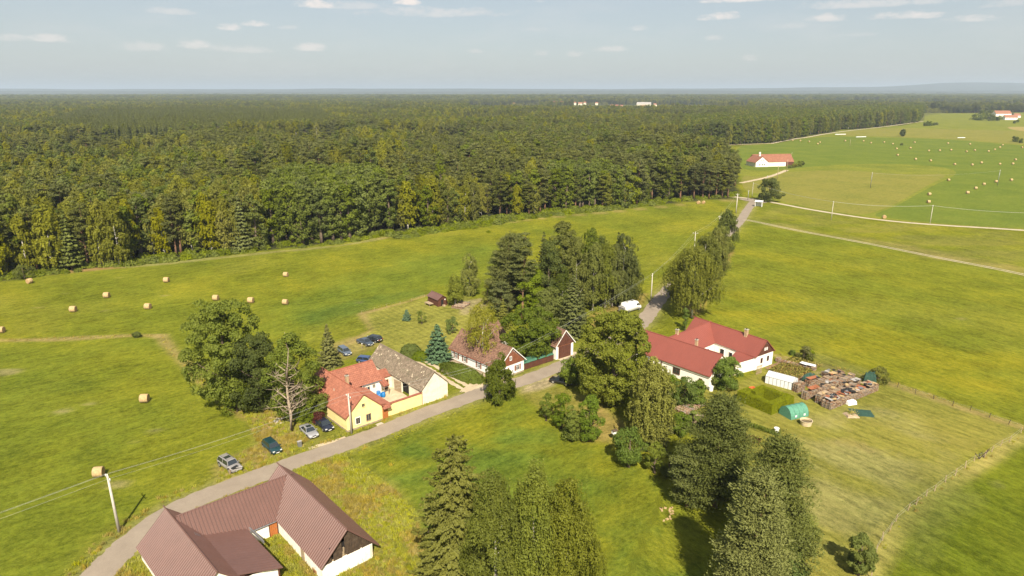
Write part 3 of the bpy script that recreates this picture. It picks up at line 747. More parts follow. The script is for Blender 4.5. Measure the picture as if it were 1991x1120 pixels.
egg_p = lambda t: max(.0, math.sin(math.pi * min(1, (t * .86 + .12)) ** .8)) ** .7
tall_p = lambda t: (0.55 + .6 * t if t < .3 else 1.0 - ((t - .3) / .72) ** 2.2 * .85) * .95
pine_p = lambda t: max(.10, (1 - t) ** .62) * (.78 + .22 * math.sin(t * 17) ** 2)
cone_p = lambda t: max(.04, (1 - t) ** .9)
def t_broad(H, W, g, mat='lf_oak', per=260, nc=60, leaf=.30, z0=.12, prof=round_p, cr=.15, barkm='bark_brown', flat=.85, r0=None):
    C, N, v, cs = clumpy(H * .97, W, H * z0, nc, per, cr, g, prof, flat)
    crown = crown_mesh('crown', C, N, leaf, leaf * 1.25, g, M[mat], v=v)
    tr_ = limbs('trunk', H, cs[::3][:18], M[barkm], r0 or H * .022 + .08, g, z0)
    return crown, tr_
def t_birch(H, W, g, mat='lf_birch', per=110, nc=70, leaf=.22, z0=.22, droop=1.6, barkm='bark_birch', prof=egg_p):
    C, N, v, cs = clumpy(H * .97, W, H * z0, nc, per, .10, g, prof, 1.0)
    # hanging strands
    ns = int(len(cs) * 7); C2, v2 = [], []
    for i in range(ns):
        c = cs[g.integers(len(cs))] + g.normal(size=3) * W * .07 * np.array([1, 1, .5])
        L = droop * g.uniform(.5, 1.4); k_ = max(4, int(per * .16)); tt = g.random(k_)
        out = unit(np.array([[c[0], c[1], 0]]))[0]
        C2.append(c + np.outer(tt, [0, 0, -L]) + out * (.25 * W * .25) + g.normal(size=(k_, 3)) * .09); v2.append(np.full(k_, g.random()))
    C2 = np.concatenate(C2); v2 = np.concatenate(v2); out = unit(C2 * np.array([1, 1, 0]))
    N2 = unit(out + g.normal(size=C2.shape) * .5)
    al = np.concatenate([g.normal(size=C.shape), np.tile([0, 0, 1.], (len(C2), 1)) + g.normal(size=C2.shape) * .25])
    crown = crown_mesh('crown', np.concatenate([C, C2]), np.concatenate([N, N2]), leaf * .9, leaf * 1.6, g, M[mat], along=al, v=np.concatenate([v, v2]))
    tr_ = limbs('trunk', H, cs[::4][:14], M[barkm], H * .011 + .06, g, z0, top=.78)
    return crown, tr_
def t_pine(H, W, g, mat='lf_pine', nb=46, per=150, leaf=.16, z0=.28, barkm='bark_pine', top=.9, prof=tall_p, r0=None):
    cs = []
    for i in range(nb):
        t = (i + g.random()) / nb; a = i * 2.4 + g.normal() * .5
        Rr = W / 2 * prof(t) * g.uniform(.55, 1.08)
        z = H * z0 + (H * .96 - H * z0) * t
        k_ = 2 if Rr > W * .25 else 1
        for j in range(k_):
            q = Rr * (1 - .38 * j)
            cs.append(np.array([math.cos(a + .25 * j) * q, math.sin(a + .25 * j) * q, z + g.normal() * .3]))
    C, N, v, al = [], [], [], []
    for c in cs:
        r_ = W * .125 * g.uniform(.6, 1.45)
        d = rdir(per, g); d[:, 2] = np.abs(d[:, 2]) * .9 - .12; d = unit(d)
        rr = np.array([1.25, 1.25, .5]) * r_
        sub = g.integers(0, 6, per); so = g.normal(size=(6, 3)) * r_ * .38 * np.array([1, 1, .4])
        C.append(c + so[sub] + d * rr * g.uniform(.35, .8, per)[:, None])
        N.append(unit(g.normal(size=(per, 3)) + np.array([0, 0, .9]) + d * .6)); al.append(d + np.array([0, 0, .35]))
        v.append(np.clip(g.random() * .65 + g.random(per) * .35, 0, 1))
    crown = crown_mesh('crown', np.concatenate(C), np.concatenate(N), leaf, leaf * 3.0, g, M[mat], along=np.concatenate(al), v=np.concatenate(v))
    tr_ = limbs('trunk', H, cs[::2][:26], M[barkm], r0 or H * .014 + .08, g, z0)
    return crown, tr_
def t_spruce(H, W, g, mat='lf_spruce', nw=22, leaf=.16, per=46, z0=.04, barkm='bark_brown', prof=cone_p, gap=0.0, sag=.28):
    C, N, al, v, tips = [], [], [], [], []
    for i in range(nw):
        t = ((i + g.random() * .5) / nw) ** .92
        z = H * (z0 + (1 - z0) * t * .985); L = W / 2 * prof(t)
        nb = max(5, int(11 * (1 - t) + 4))
        for j in range(nb):
            if g.random() < gap: continue
            a = 6.283 * (j + g.random() * .5) / nb + i * 1.3
            Lb = L * g.uniform(.62, 1.2) * (1 + .12 * math.sin(2 * a + i * .5)); n = int(per * (0.25 + .9 * (1 - t)) + 6)
            s = g.random(n) ** .65
            wd = (.30 * Lb * (1 - s) + .10) * g.uniform(-1, 1, n)
            ux, uy = math.cos(a), math.sin(a); zz = -sag * Lb * s + .22 * Lb * s ** 3 + g.normal() * .1
            P = np.stack([ux * Lb * s - uy * wd, uy * Lb * s + ux * wd, z + zz - np.abs(wd) * .35 - g.random(n) * .18 * (1 + Lb * .12)], 1)
            C.append(P); dirv = np.array([ux, uy, -.15])
            al.append(dirv + g.normal(size=(n, 3)) * .45); N.append(unit(np.array([ux * .45, uy * .45, .8]) + g.normal(size=(n, 3)) * .45))
            v.append(np.clip(.6 * g.random() + .4 * s, 0, 1)); 
            if i % 3 == 0 and j % 3 == 0: tips.append((ux * Lb * .7, uy * Lb * .7, z - sag * Lb * .6))
    crown = crown_mesh('crown', np.concatenate(C), np.concatenate(N), leaf * 1.3, leaf * 2.6, g, M[mat], along=np.concatenate(al), v=np.concatenate(v))
    tr_ = limbs('trunk', H, tips[:14], M[barkm], H * .012 + .08, g, z0)
    return crown, tr_
def plant_tree(name, meshes, base, rotz, scale, label, group=None, cat='tree', z=0):
    t = thing(name, label, cat, (base[0], base[1], z), rotz, group)
    t.scale = scale if isinstance(scale, tuple) else (scale,) * 3
    obj('crown', meshes[0], t)
    if meshes[1]: obj('trunk', meshes[1], t)
    return t
def gen(seed): return np.random.default_rng(seed)
def px_tree(name, fn, bx, by, tx, ty, wpx, label, seed, cat='tree', hmul=1.0, **kw):
    """a tree whose foot, top and width are read off the photograph, built at its real size where it stands"""
    X0, Y0 = at(bx, by); Hh = height(bx, by, tx, ty) * hmul
    c_, s_ = math.cos(PITCH), math.sin(PITCH)
    zc = Y0 * c_ + (CAM_H - Hh * .5) * s_
    Wd = wpx * zc / 1327
    g = gen(seed)
    return plant_tree(name, fn(Hh, Wd, g, **kw), (X0, Y0), g.uniform(0, 6.28), 1.0, label, cat=cat)
TR = []
def T(*a, **k): TR.append(px_tree(*a, **k))
# --- left group by the yellow farmhouse
T('broadleaf_tree', t_broad, 448, 792, 452, 582, 132, 'largest dense olive green tree at the field edge, left of the dead trunk', 1, nc=230, per=190, leaf=.27, cr=.085, z0=.05, prof=dome_p)
T('broadleaf_tree', t_broad, 508, 798, 512, 652, 104, 'grey green broad tree in front of the large olive tree', 2, mat='lf_dark', nc=80, per=230, leaf=.26, cr=.11, z0=.07)
T('broadleaf_tree', t_broad, 577, 812, 575, 648, 112, 'green tree standing right behind the bleached dead trunk', 3, mat='lf_oak', nc=80, per=200, leaf=.26, cr=.11, z0=.1, prof=egg_p)
T('shrub', t_broad, 462, 800, 460, 752, 60, 'dark low shrub at the foot of the large olive tree', 4, cat='shrub', mat='lf_dark', nc=24, per=180, leaf=.24, cr=.17, z0=0)
T('shrub', t_broad, 622, 812, 620, 766, 44, 'leafy shrub against the side wall of the yellow house', 5, cat='shrub', mat='lf_bush', nc=22, per=150, leaf=.2, cr=.17, z0=0)
T('shrub', t_broad, 598, 818, 600, 780, 46, 'low shrub behind the silver coupe', 6, cat='shrub', mat='lf_oak', nc=20, per=150, leaf=.2, cr=.17, z0=0)
T('plum_shrub', t_broad, 634, 792, 634, 742, 26, 'dark purple leaved shrub rising beside the yellow house roof', 7, cat='shrub', mat='lf_red', nc=20, per=130, leaf=.18, cr=.18, z0=0.2)
T('plum_shrub', t_broad, 622, 826, 620, 800, 26, 'reddish brown shrub behind the dark sedan', 8, cat='shrub', mat='lf_red', nc=14, per=110, leaf=.18, cr=.2, z0=0)
T('spruce_tree', t_spruce, 641, 713, 636, 627, 52, 'slim green spruce behind the red roofed farmhouse', 9, mat='lf_olive', nw=20, per=70, z0=.03)
T('spruce_tree', t_spruce, 852, 700, 850, 629, 60, 'dense blue green spruce beside the left end of the cottage', 10, mat='lf_blue', nw=20, per=90, z0=.02, prof=lambda t: (1 - t) ** .65 * .98 + .03)
T('spruce_tree', t_spruce, 791, 623, 791, 601, 17, 'small bluish spruce alone on the cottage lawn', 11, mat='lf_blue', nw=12, per=40, leaf=.13, z0=.02, prof=lambda t: (1 - t) ** .5 * .95 + .05)
T('fruit_tree', t_broad, 820, 630, 821, 603, 20, 'small young fruit tree right of the little blue spruce', 12, mat='lf_bush', nc=18, per=70, leaf=.16, cr=.16, z0=.25)
T('shrub', t_broad, 880, 648, 880, 618, 25, 'round green shrub behind the cottage roof', 13, cat='shrub', mat='lf_bush', nc=24, per=110, leaf=.16, cr=.16, z0=.04)
T('birch_tree', t_birch, 939, 716, 934, 588, 76, 'yellowing birch with a white trunk in front of the cottage', 14, mat='lf_yellow', per=60, nc=60, leaf=.17, z0=.38, droop=1.6)
T('willow_tree', t_birch, 970, 782, 966, 688, 60, 'feathery grey green tree at the roadside before the cottage', 15, mat='lf_dark', per=110, nc=64, leaf=.2, z0=.05, droop=.9, barkm='bark_brown')
T('birch_tree', t_birch, 885, 594, 882, 531, 36, 'small birch with pointed crown right of the brown shed', 16, per=80, nc=44, leaf=.22, z0=.16, droop=.9, prof=cone_p if False else egg_p)
T('birch_tree', t_birch, 913, 575, 911, 492, 43, 'slender pointed birch left of the tall grove', 17, per=90, nc=56, leaf=.23, z0=.14, droop=1.1)
# --- the grove behind the cottage
T('pine_tree', t_pine, 990, 602, 982, 452, 78, 'tall broad pine at the left end of the grove', 18, nb=80, per=180, z0=.14, leaf=.17, prof=lambda t: max(.16, (1 - t) ** .45))
T('pine_tree', t_pine, 972, 590, 960, 484, 56, 'lower spreading pine on the left flank of the grove', 19, nb=44, per=170, z0=.12, leaf=.17)
T('pine_tree', t_pine, 975, 618, 952, 546, 46, 'low bushy pine left under the silver spruce', 20, nb=30, per=160, z0=.06, leaf=.16)
T('silver_spruce', t_spruce, 1004, 592, 1003, 474, 44, 'silvery blue spruce standing out in the grove', 21, mat='lf_silver', nw=24, per=60, z0=.1)
T('pine_tree', t_pine, 1016, 618, 1014, 446, 52, 'thin tall pine behind the silver spruce', 22, nb=40, per=150, z0=.35, leaf=.17)
T('spruce_tree', t_spruce, 1056, 596, 1048, 446, 76, 'dark spruce with sweeping branches in the back of the grove', 23, mat='lf_spruce', nw=26, per=80, z0=.06)
T('maple_tree', t_broad, 1034, 616, 1032, 512, 62, 'vivid green round maple in the middle of the grove', 24, mat='lf_bright', nc=64, per=220, leaf=.30, cr=.13, z0=.08)
T('walnut_tree', t_broad, 1038, 700, 1040, 600, 98, 'vivid green spreading walnut tree between cottage and garage', 25, mat='lf_bright', nc=84, per=220, leaf=.30, cr=.11, z0=.18, flat=.7)
T('spruce_tree', t_spruce, 1113, 652, 1108, 530, 72, 'large dark spruce right behind the garage', 26, mat='lf_spruce', nw=26, per=95, z0=.02, prof=lambda t: (1 - t) ** .7 + .03)
T('spruce_tree', t_spruce, 978, 640, 977, 578, 36, 'small grey green spruce behind the cottage rear wing', 27, mat='lf_olive', nw=16, per=70, z0=.02)
T('alder_tree', t_broad, 1092, 600, 1086, 428, 78, 'tallest green broadleaf at the top of the grove', 28, mat='lf_oak', nc=96, per=200, leaf=.30, cr=.10, z0=.12, prof=egg_p)
T('birch_tree', t_birch, 1120, 604, 1128, 462, 58, 'yellowish birch in the middle right of the grove', 29, per=100, nc=80, leaf=.24, z0=.15, droop=1.3)
T('birch_tree', t_birch, 1142, 592, 1140, 440, 56, 'tall birch at the back of the grove, right of the tallest tree', 30, mat='lf_dark', per=100, nc=76, leaf=.24, z0=.2, droop=1.2)
T('birch_tree', t_birch, 1152, 604, 1158, 470, 54, 'birch on the grove front with bare white stems below', 31, per=110, nc=76, leaf=.24, z0=.22, droop=1.4)
T('birch_tree', t_birch, 1176, 600, 1176, 466, 52, 'narrow birch second from the right end of the grove', 32, per=100, nc=74, leaf=.24, z0=.22, droop=1.4)
T('birch_tree', t_birch, 1208, 590, 1210, 450, 66, 'dense drooping birch at the right end of the grove', 33, mat='lf_birch', per=120, nc=90, leaf=.24, z0=.12, droop=1.6)
T('spruce_tree', t_spruce, 1197, 585, 1198, 446, 46, 'dark spruce tip poking out behind the rightmost grove birch', 34, nw=22, per=60, z0=.1)
T('birch_tree', t_birch, 1092, 622, 1090, 520, 44, 'dull green birch just left of the dark garage spruce', 35, mat='lf_dark', per=90, nc=54, leaf=.22, z0=.1, droop=1.2)
T('shrub', t_broad, 948, 592, 945, 552, 26, 'yellow green shrub at the left foot of the grove', 36, cat='shrub', mat='lf_yellow', nc=18, per=110, leaf=.18, cr=.18, z0=.02)
T('spruce_tree', t_spruce, 1133, 645, 1128, 590, 34, 'short dark spruce at the grove corner near the meadow', 136, nw=16, per=70, z0=.02)
for i, (bx, by, tx, ty, wp, kd_, mt, lb) in enumerate(((1000, 575, 1002, 452, 50, 'p', 'lf_pine', 'pine standing between the broad left pine and the sweeping spruce'), (1068, 612, 1066, 470, 56, 'b', 'lf_oak', 'olive broadleaf behind the vivid maple of the grove'), (1108, 590, 1112, 456, 56, 'w', 'lf_birch', 'olive birch right beside the tallest grove tree'),
        (1160, 578, 1160, 458, 58, 'w', 'lf_dark', 'shaded birch in the rear of the right grove half'), (1190, 596, 1192, 478, 54, 'w', 'lf_birch', 'front birch third from the right end of the grove'), (1222, 588, 1224, 500, 40, 'w', 'lf_birch', 'lowest birch at the extreme right of the grove'), (1068, 640, 1070, 560, 44, 'b', 'lf_dark', 'dark broadleaf between maple and garage spruce'))):
    T({'p': 'pine_tree', 'b': 'broadleaf_tree', 'w': 'birch_tree'}[kd_], {'p': t_pine, 'b': t_broad, 'w': t_birch}[kd_], bx, by, tx, ty, wp * 1.15, lb, 300 + i, mat=mt, **({'nb': 40, 'per': 150, 'z0': .2} if kd_ == 'p' else {'nc': 70, 'per': 110, 'z0': .1}))
for i, (bx, by, ty, wp, lb) in enumerate(((1352, 585, 492, 66, 'birch filling the row right behind the biggest weeping birch'), (1388, 535, 446, 52, 'birch in the middle of the roadside row'), (1398, 510, 438, 40, 'slender birch at the upper end of the roadside row'))):
    T('birch_tree', t_birch, bx, by, bx, ty, wp, lb, 320 + i, mat='lf_birch', per=110, nc=80, leaf=.26, z0=.1, droop=1.6)
# --- road junction, oak, farm
T('oak_tree', t_broad, 1190, 788, 1186, 606, 130, 'huge spreading oak between the road and the red roofed farm', 37, mat='lf_oak', nc=230, per=200, leaf=.28, cr=.085, z0=.06, prof=dome_p)
T('lime_tree', t_broad, 1111, 748, 1107, 698, 50, 'small bright tree with a car parked under it', 38, mat='lf_bright', nc=36, per=170, leaf=.22, cr=.15, z0=.2)
T('shrub', t_broad, 1158, 746, 1150, 692, 46, 'round bushy tree pressed against the left side of the oak', 39, cat='shrub', mat='lf_oak', nc=34, per=180, leaf=.24, cr=.15, z0=.03)
T('birch_tree', t_birch, 1262, 862, 1250, 690, 92, 'tall feathery birch right of the oak in front of the farm', 40, mat='lf_olive', per=130, nc=120, leaf=.2, z0=.14, droop=1.6)
T('birch_tree', t_birch, 1275, 838, 1272, 742, 76, 'lower spreading birch right below the tall farm birch', 41, mat='lf_olive', per=120, nc=80, leaf=.2, z0=.04, droop=1.2)
T('spruce_tree', t_spruce, 1272, 872, 1272, 782, 58, 'bushy green spruce at the foot of the tall farm birch', 42, mat='lf_olive', nw=20, per=80, z0=.02, prof=lambda t: (1 - t) ** .6 + .03)
for i, (bx, by, ty, wp, lb) in enumerate(((1300, 782, 735, 44, 'green shrub at the left end of the row before the long farm wing'), (1330, 790, 738, 50, 'widest green shrub in the row before the long farm wing'), (1356, 786, 742, 36, 'green shrub at the right end of the row before the long farm wing'),
        (1322, 846, 806, 40, 'rounded shrub beside the branch piles'), (1345, 838, 800, 28, 'small rounded shrub between branch piles and pine'))):
    T('shrub', t_broad, bx, by, bx, ty, wp, lb, 50 + i, cat='shrub', mat='lf_bush', nc=30, per=150, leaf=.2, cr=.16, z0=.02)
T('apple_tree', t_broad, 1410, 757, 1408, 697, 60, 'green tree covering the gable of the long farm wing', 60, mat='lf_bush', nc=50, per=190, leaf=.2, cr=.13, z0=.1)
T('shrub', t_broad, 1386, 755, 1386, 728, 24, 'small dark shrub at the corner of the long farm wing', 61, cat='shrub', mat='lf_dark', nc=16, per=100, leaf=.18, cr=.18, z0=.02)
T('ivy_column', t_broad, 1331, 643, 1330, 596, 15, 'narrow ivy covered stump behind the farm roof', 62, cat='shrub', mat='lf_bush', nc=20, per=100, leaf=.18, cr=.25, z0=.02, prof=lambda t: .9 if t < .8 else .6)
T('birch_tree', t_birch, 1345, 618, 1338, 482, 104, 'big weeping birch with bare white trunk behind the farm', 63, mat='lf_birch', per=130, nc=110, leaf=.25, z0=.30, droop=2.4)
T('birch_tree', t_birch, 1368, 560, 1372, 450, 62, 'second weeping birch up the road, behind the biggest one', 64, mat='lf_birch', per=110, nc=90, leaf=.26, z0=.04, droop=1.8)
T('birch_tree', t_birch, 1407, 489, 1416, 400, 44, 'lone birch farthest up the village road', 65, mat='lf_dark', per=100, nc=80, leaf=.28, z0=.05, droop=1.6)
T('spruce_tree', t_spruce, 1324, 585, 1322, 480, 46, 'dark spruce tip behind the left edge of the big birch', 66, nw=20, per=70, z0=.1)
T('birch_tree', t_birch, 1320, 575, 1312, 520, 44, 'low birch at the road edge left of the big weeping birch', 67, mat='lf_dark', per=90, nc=50, leaf=.25, z0=.05, droop=1.2)
T('roadside_tree', t_broad, 1494, 392, 1494, 348, 46, 'single round dark tree at the road crossing', 68, mat='lf_dark', nc=56, per=120, leaf=.45, cr=.13, z0=.06)
T('oak_tree', t_broad, 1372, 330, 1368, 277, 78, 'bright round oak crown rising behind the forest corner', 69, mat='lf_bright', nc=60, per=120, leaf=.55, cr=.13, z0=.15)
T('willow_tree', t_broad, 1421, 322, 1419, 284, 30, 'grey green tree in the far meadow behind the forest corner', 70, mat='lf_pine', nc=40, per=80, leaf=.5, cr=.15, z0=.08)
T('shrub', t_broad, 1436, 322, 1436, 306, 13, 'small shrub right of the grey green far meadow tree', 71, cat='shrub', mat='lf_dark', nc=14, per=60, leaf=.5, cr=.2, z0=.02)
# --- centre meadow fruit trees
T('fruit_tree', t_broad, 1062, 818, 1057, 764, 30, 'thin young fruit tree leftmost in the centre garden', 72, mat='lf_bush', nc=30, per=90, leaf=.16, cr=.16, z0=.2)
T('fruit_tree', t_broad, 1091, 832, 1092, 765, 42, 'light green fruit tree second from the left in the centre garden', 73, mat='lf_bush', nc=36, per=120, leaf=.17, cr=.15, z0=.15)
T('fruit_tree', t_broad, 1112, 856, 1114, 790, 46, 'rounded fruit tree in the middle of the centre garden', 74, mat='lf_oak', nc=40, per=140, leaf=.18, cr=.15, z0=.12)
T('fruit_tree', t_broad, 1146, 858, 1143, 766, 50, 'tallest bright fruit tree on the right of the centre garden', 75, mat='lf_bush', nc=50, per=160, leaf=.18, cr=.14, z0=.12, prof=egg_p)
T('fruit_tree', t_broad, 1222, 908, 1224, 836, 70, 'broad light green fruit tree by the white bird house', 76, mat='lf_bush', nc=46, per=150, leaf=.18, cr=.14, z0=.2)
T('fruit_tree', t_broad, 1272, 920, 1270, 862, 44, 'small fruit tree with a leaning trunk beside the tall pines', 77, mat='lf_bush', nc=30, per=130, leaf=.17, cr=.15, z0=.25)
T('shrub', t_broad, 1300, 925, 1300, 880, 36, 'dark shrub at the left foot of the big pines', 78, cat='shrub', mat='lf_dark', nc=24, per=140, leaf=.18, cr=.17, z0=.05)
# --- foreground pines and conifers
T('pine_tree', t_pine, 1388, 985, 1395, 772, 168, 'tallest blue green pine beside the farm garden', 80, nb=120, per=300, leaf=.13, z0=.14, r0=.4, prof=pine_p)
T('pine_tree', t_pine, 1335, 985, 1345, 868, 86, 'low spreading pine branch mass left of the tall pine', 81, nb=40, per=300, leaf=.13, z0=.18)
T('pine_tree', t_pine, 1490, 1105, 1486, 850, 176, 'broad pine right of the tall pine, over the garden lawn', 82, nb=120, per=300, leaf=.13, z0=.08, r0=.4, prof=pine_p)
T('pine_tree', t_pine, 1448, 1215, 1446, 918, 170, 'foreground pine cut by the lower picture edge', 83, nb=124, per=300, leaf=.12, z0=.08, r0=.45, prof=pine_p)
T('shrub', t_broad, 1520, 1130, 1516, 1062, 90, 'yellow green shrub at the lower edge under the pines', 84, cat='shrub', mat='lf_bush', nc=40, per=190, leaf=.16, cr=.15, z0=.02)
T('shrub', t_broad, 1450, 1150, 1450, 1085, 80, 'light green shrub left under the foreground pine', 85, cat='shrub', mat='lf_bush', nc=36, per=190, leaf=.16, cr=.15, z0=.02)
T('pine_tree', t_pine, 1556, 1085, 1560, 1000, 70, 'small thin pine reaching over the lawn at the lower right', 86, nb=30, per=200, leaf=.12, z0=.15)
T('plum_tree', t_broad, 1668, 1118, 1668, 1044, 62, 'small round tree by the fence at the lower right corner', 87, mat='lf_oak', nc=44, per=190, leaf=.16, cr=.14, z0=.08)
T('douglas_fir', t_spruce, 888, 1112, 891, 838, 196, 'big ragged olive conifer at the lower middle of the picture', 90, mat='lf_olive', nw=38, per=210, leaf=.13, z0=.02, prof=lambda t: (1 - t) ** .5 * .98 + .04, sag=.3, gap=.06)
T('birch_tree', t_birch, 1042, 1190, 1038, 898, 138, 'tallest weeping birch in the lower middle foreground', 91, mat='lf_birch', per=150, nc=150, leaf=.15, z0=.04, droop=1.8)
T('birch_tree', t_birch, 1100, 1200, 1092, 936, 136, 'drooping birch on the right of the foreground clump', 92, mat='lf_birch', per=150, nc=140, leaf=.15, z0=.1, droop=2.2)
T('birch_tree', t_birch, 962, 1195, 955, 922, 140, 'birch between the ragged conifer and the tallest foreground birch', 93, mat='lf_birch', per=150, nc=130, leaf=.15, z0=.1, droop=1.6)
# --- small shrubs
for i, (bx, by, ty, wp, mt, lb) in enumerate(((1562, 700, 676, 34, 'lf_olive', 'brownish shrub on the boundary behind the crop bed'), (1576, 702, 680, 18, 'lf_bush', 'small green shrub next to the brownish boundary shrub'), (1540, 690, 682, 14, 'lf_bush', 'tiny green shrub nearest the farm on the boundary'),
        (1706, 744, 716, 40, 'lf_olive', 'spiky dark shrub beside the dark green tarpaulin'), (48, 543, 518, 40, 'lf_oak', 'round low bush at the forest corner by a straw bale'), (266, 656, 648, 18, 'lf_dark', 'tiny dark bush on the dry field boundary'),
        (12, 1130, 1100, 30, 'lf_dark', 'low bush at the lower left'),)):
    if i == 6: continue
    T('shrub', t_broad, bx, by, bx, ty, wp, lb, 100 + i, cat='shrub', mat=mt, nc=20, per=110, leaf=.2, cr=.18, z0=0)
# far meadow trees
for i, (bx, by, ty, wp, lb) in enumerate(((1754, 265, 252, 12, 'small round tree alone in the far dry meadow'), (1797, 245, 238, 7, 'leftmost tree of the tiny far row'), (1803, 245, 236, 7, 'second tree of the tiny far row'), (1808, 245, 237, 8, 'tallest tree of the tiny far row'), (1815, 244, 239, 6, 'fourth tree of the tiny far row'), (1821, 243, 239, 5, 'rightmost tree of the tiny far row'),
        (1973, 276, 267, 12, 'bush at the right edge of the far meadow'), (1984, 278, 271, 9, 'smaller bush at the right edge of the far meadow'), (1753, 282.5, 279, 4, 'speck of a bush among the far bales'))):
    T('meadow_tree', t_broad, bx, by, bx, ty, wp, lb, 110 + i, mat='lf_dark', nc=22, per=36, leaf=1.0, cr=.2, z0=.05)
# dead tree
def dead_tree():
    X0, Y0 = at(567, 838); Hh = height(567, 838, 556, 672)
    t = thing('dead_tree', 'bleached dead tree trunk with bare forked limbs', 'dead tree', (X0, Y0, 0))
    g = random.Random(5); b = MB()
    trunk = [(0, 0, 0), (.1, 0, Hh * .2), (-.1, .1, Hh * .45), (.0, 0, Hh * .7)]
    b.tube(trunk, [.34, .27, .21, .13], 9); b.build('trunk', M['bark_dead'], t, True)
    for i in range(34):
        z = Hh * g.uniform(.18, .72); a = g.uniform(0, 6.28) if i > 8 else math.pi + g.uniform(-1.1, .5)
        L = Hh * g.uniform(.14, .32) * (1.35 - z / Hh); up = g.uniform(.1, .9)
        p = Vector((0, 0, z)); b = MB(); pts = [p]; d = Vector((math.cos(a), math.sin(a), up)).normalized()
        for k_ in range(4):
            d = (d + Vector((g.uniform(-.25, .25), g.uniform(-.25, .25), g.uniform(-.15, .3)))).normalized(); pts.append(pts[-1] + d * L / 4)
        b.tube(pts, [.085, .065, .045, .028, .012], 5)
        for q in (2, 3, 3):
            dd = Vector((g.uniform(-1, 1), g.uniform(-1, 1), g.uniform(-.3, .8))).normalized()
            b.tube([pts[q], pts[q] + dd * L * .22, pts[q] + dd * L * .4 + Vector((0, 0, -.1))], [.045, .03, .01], 4)
        b.build('limb', M['bark_dead'], t, True)
    for dx, dy in ((-.11, .3), (.07, -.05)):
        b = MB(); b.tube([(0, 0, Hh * .6), (dx * Hh * .6, dy * Hh, Hh * .78), (dx * Hh * 1.1, dy * Hh * 1.4, Hh)], [.18, .1, .03], 6); b.build('limb', M['bark_dead'], t, True)
dead_tree()
# ================================================================ CLIPPED HEDGES AND BUSHES
def leafy_solid(name, pts, nrm, n, leaf, mat, label, g, cat='hedge', parent_loc=(0, 0, 0), core=None):
    t = thing(name, label, cat, parent_loc)
    obj('foliage', crown_mesh('foliage', pts, unit(nrm + g.normal(size=nrm.shape) * .45), leaf, leaf * 1.3, g, M[mat], v=g.random(len(pts)) * .6 + .4 * np.clip(fnoise(pts[:, 0] + pts[:, 2], pts[:, 1], .7, 3), 0, 1)), t)
    if core: core.build('stem', M['bark_brown'], t)
    return t
def ellipsoid_bush(bx, by, rx, ry, rz, label, seed, rotz=0, mat='lf_box', n=5000, leaf=.14, p=2.4):
    g = gen(seed); X0, Y0 = at(bx, by)
    d = rdir(n, g); d[:, 2] = np.abs(d[:, 2])
    q = (np.abs(d) ** p).sum(1, keepdims=True) ** (-1 / p)
    P = d * q * np.array([rx, ry, rz]) * (1 + .09 * np.sin(d[:, :1] * 11 + seed) * np.cos(d[:, 1:2] * 8)); P += g.normal(size=P.shape) * .05
    c, s = math.cos(rotz), math.sin(rotz)
    P = P @ np.array([[c, s, 0], [-s, c, 0], [0, 0, 1]]); dd = d @ np.array([[c, s, 0], [-s, c, 0], [0, 0, 1]])
    b = MB(); b.tube([(0, 0, 0), (0, 0, rz * .7)], [.2, .08], 6)
    leafy_solid('clipped_bush', P, dd, n, leaf, mat, label, g, 'bush', (X0, Y0, 0), b)
ellipsoid_bush(799, 690, 2.2, 1.9, 2.3, 'larger rounded clipped bush behind the grey tiled barn', 1)
ellipsoid_bush(818, 698, 1.7, 1.5, 1.6, 'smaller rounded clipped bush next to the blue green spruce', 2)
ellipsoid_bush(896, 731, 1.8, 5.6, 2.2, 'long rounded hedge in front of the cottage', 3, R(50), n=12000)
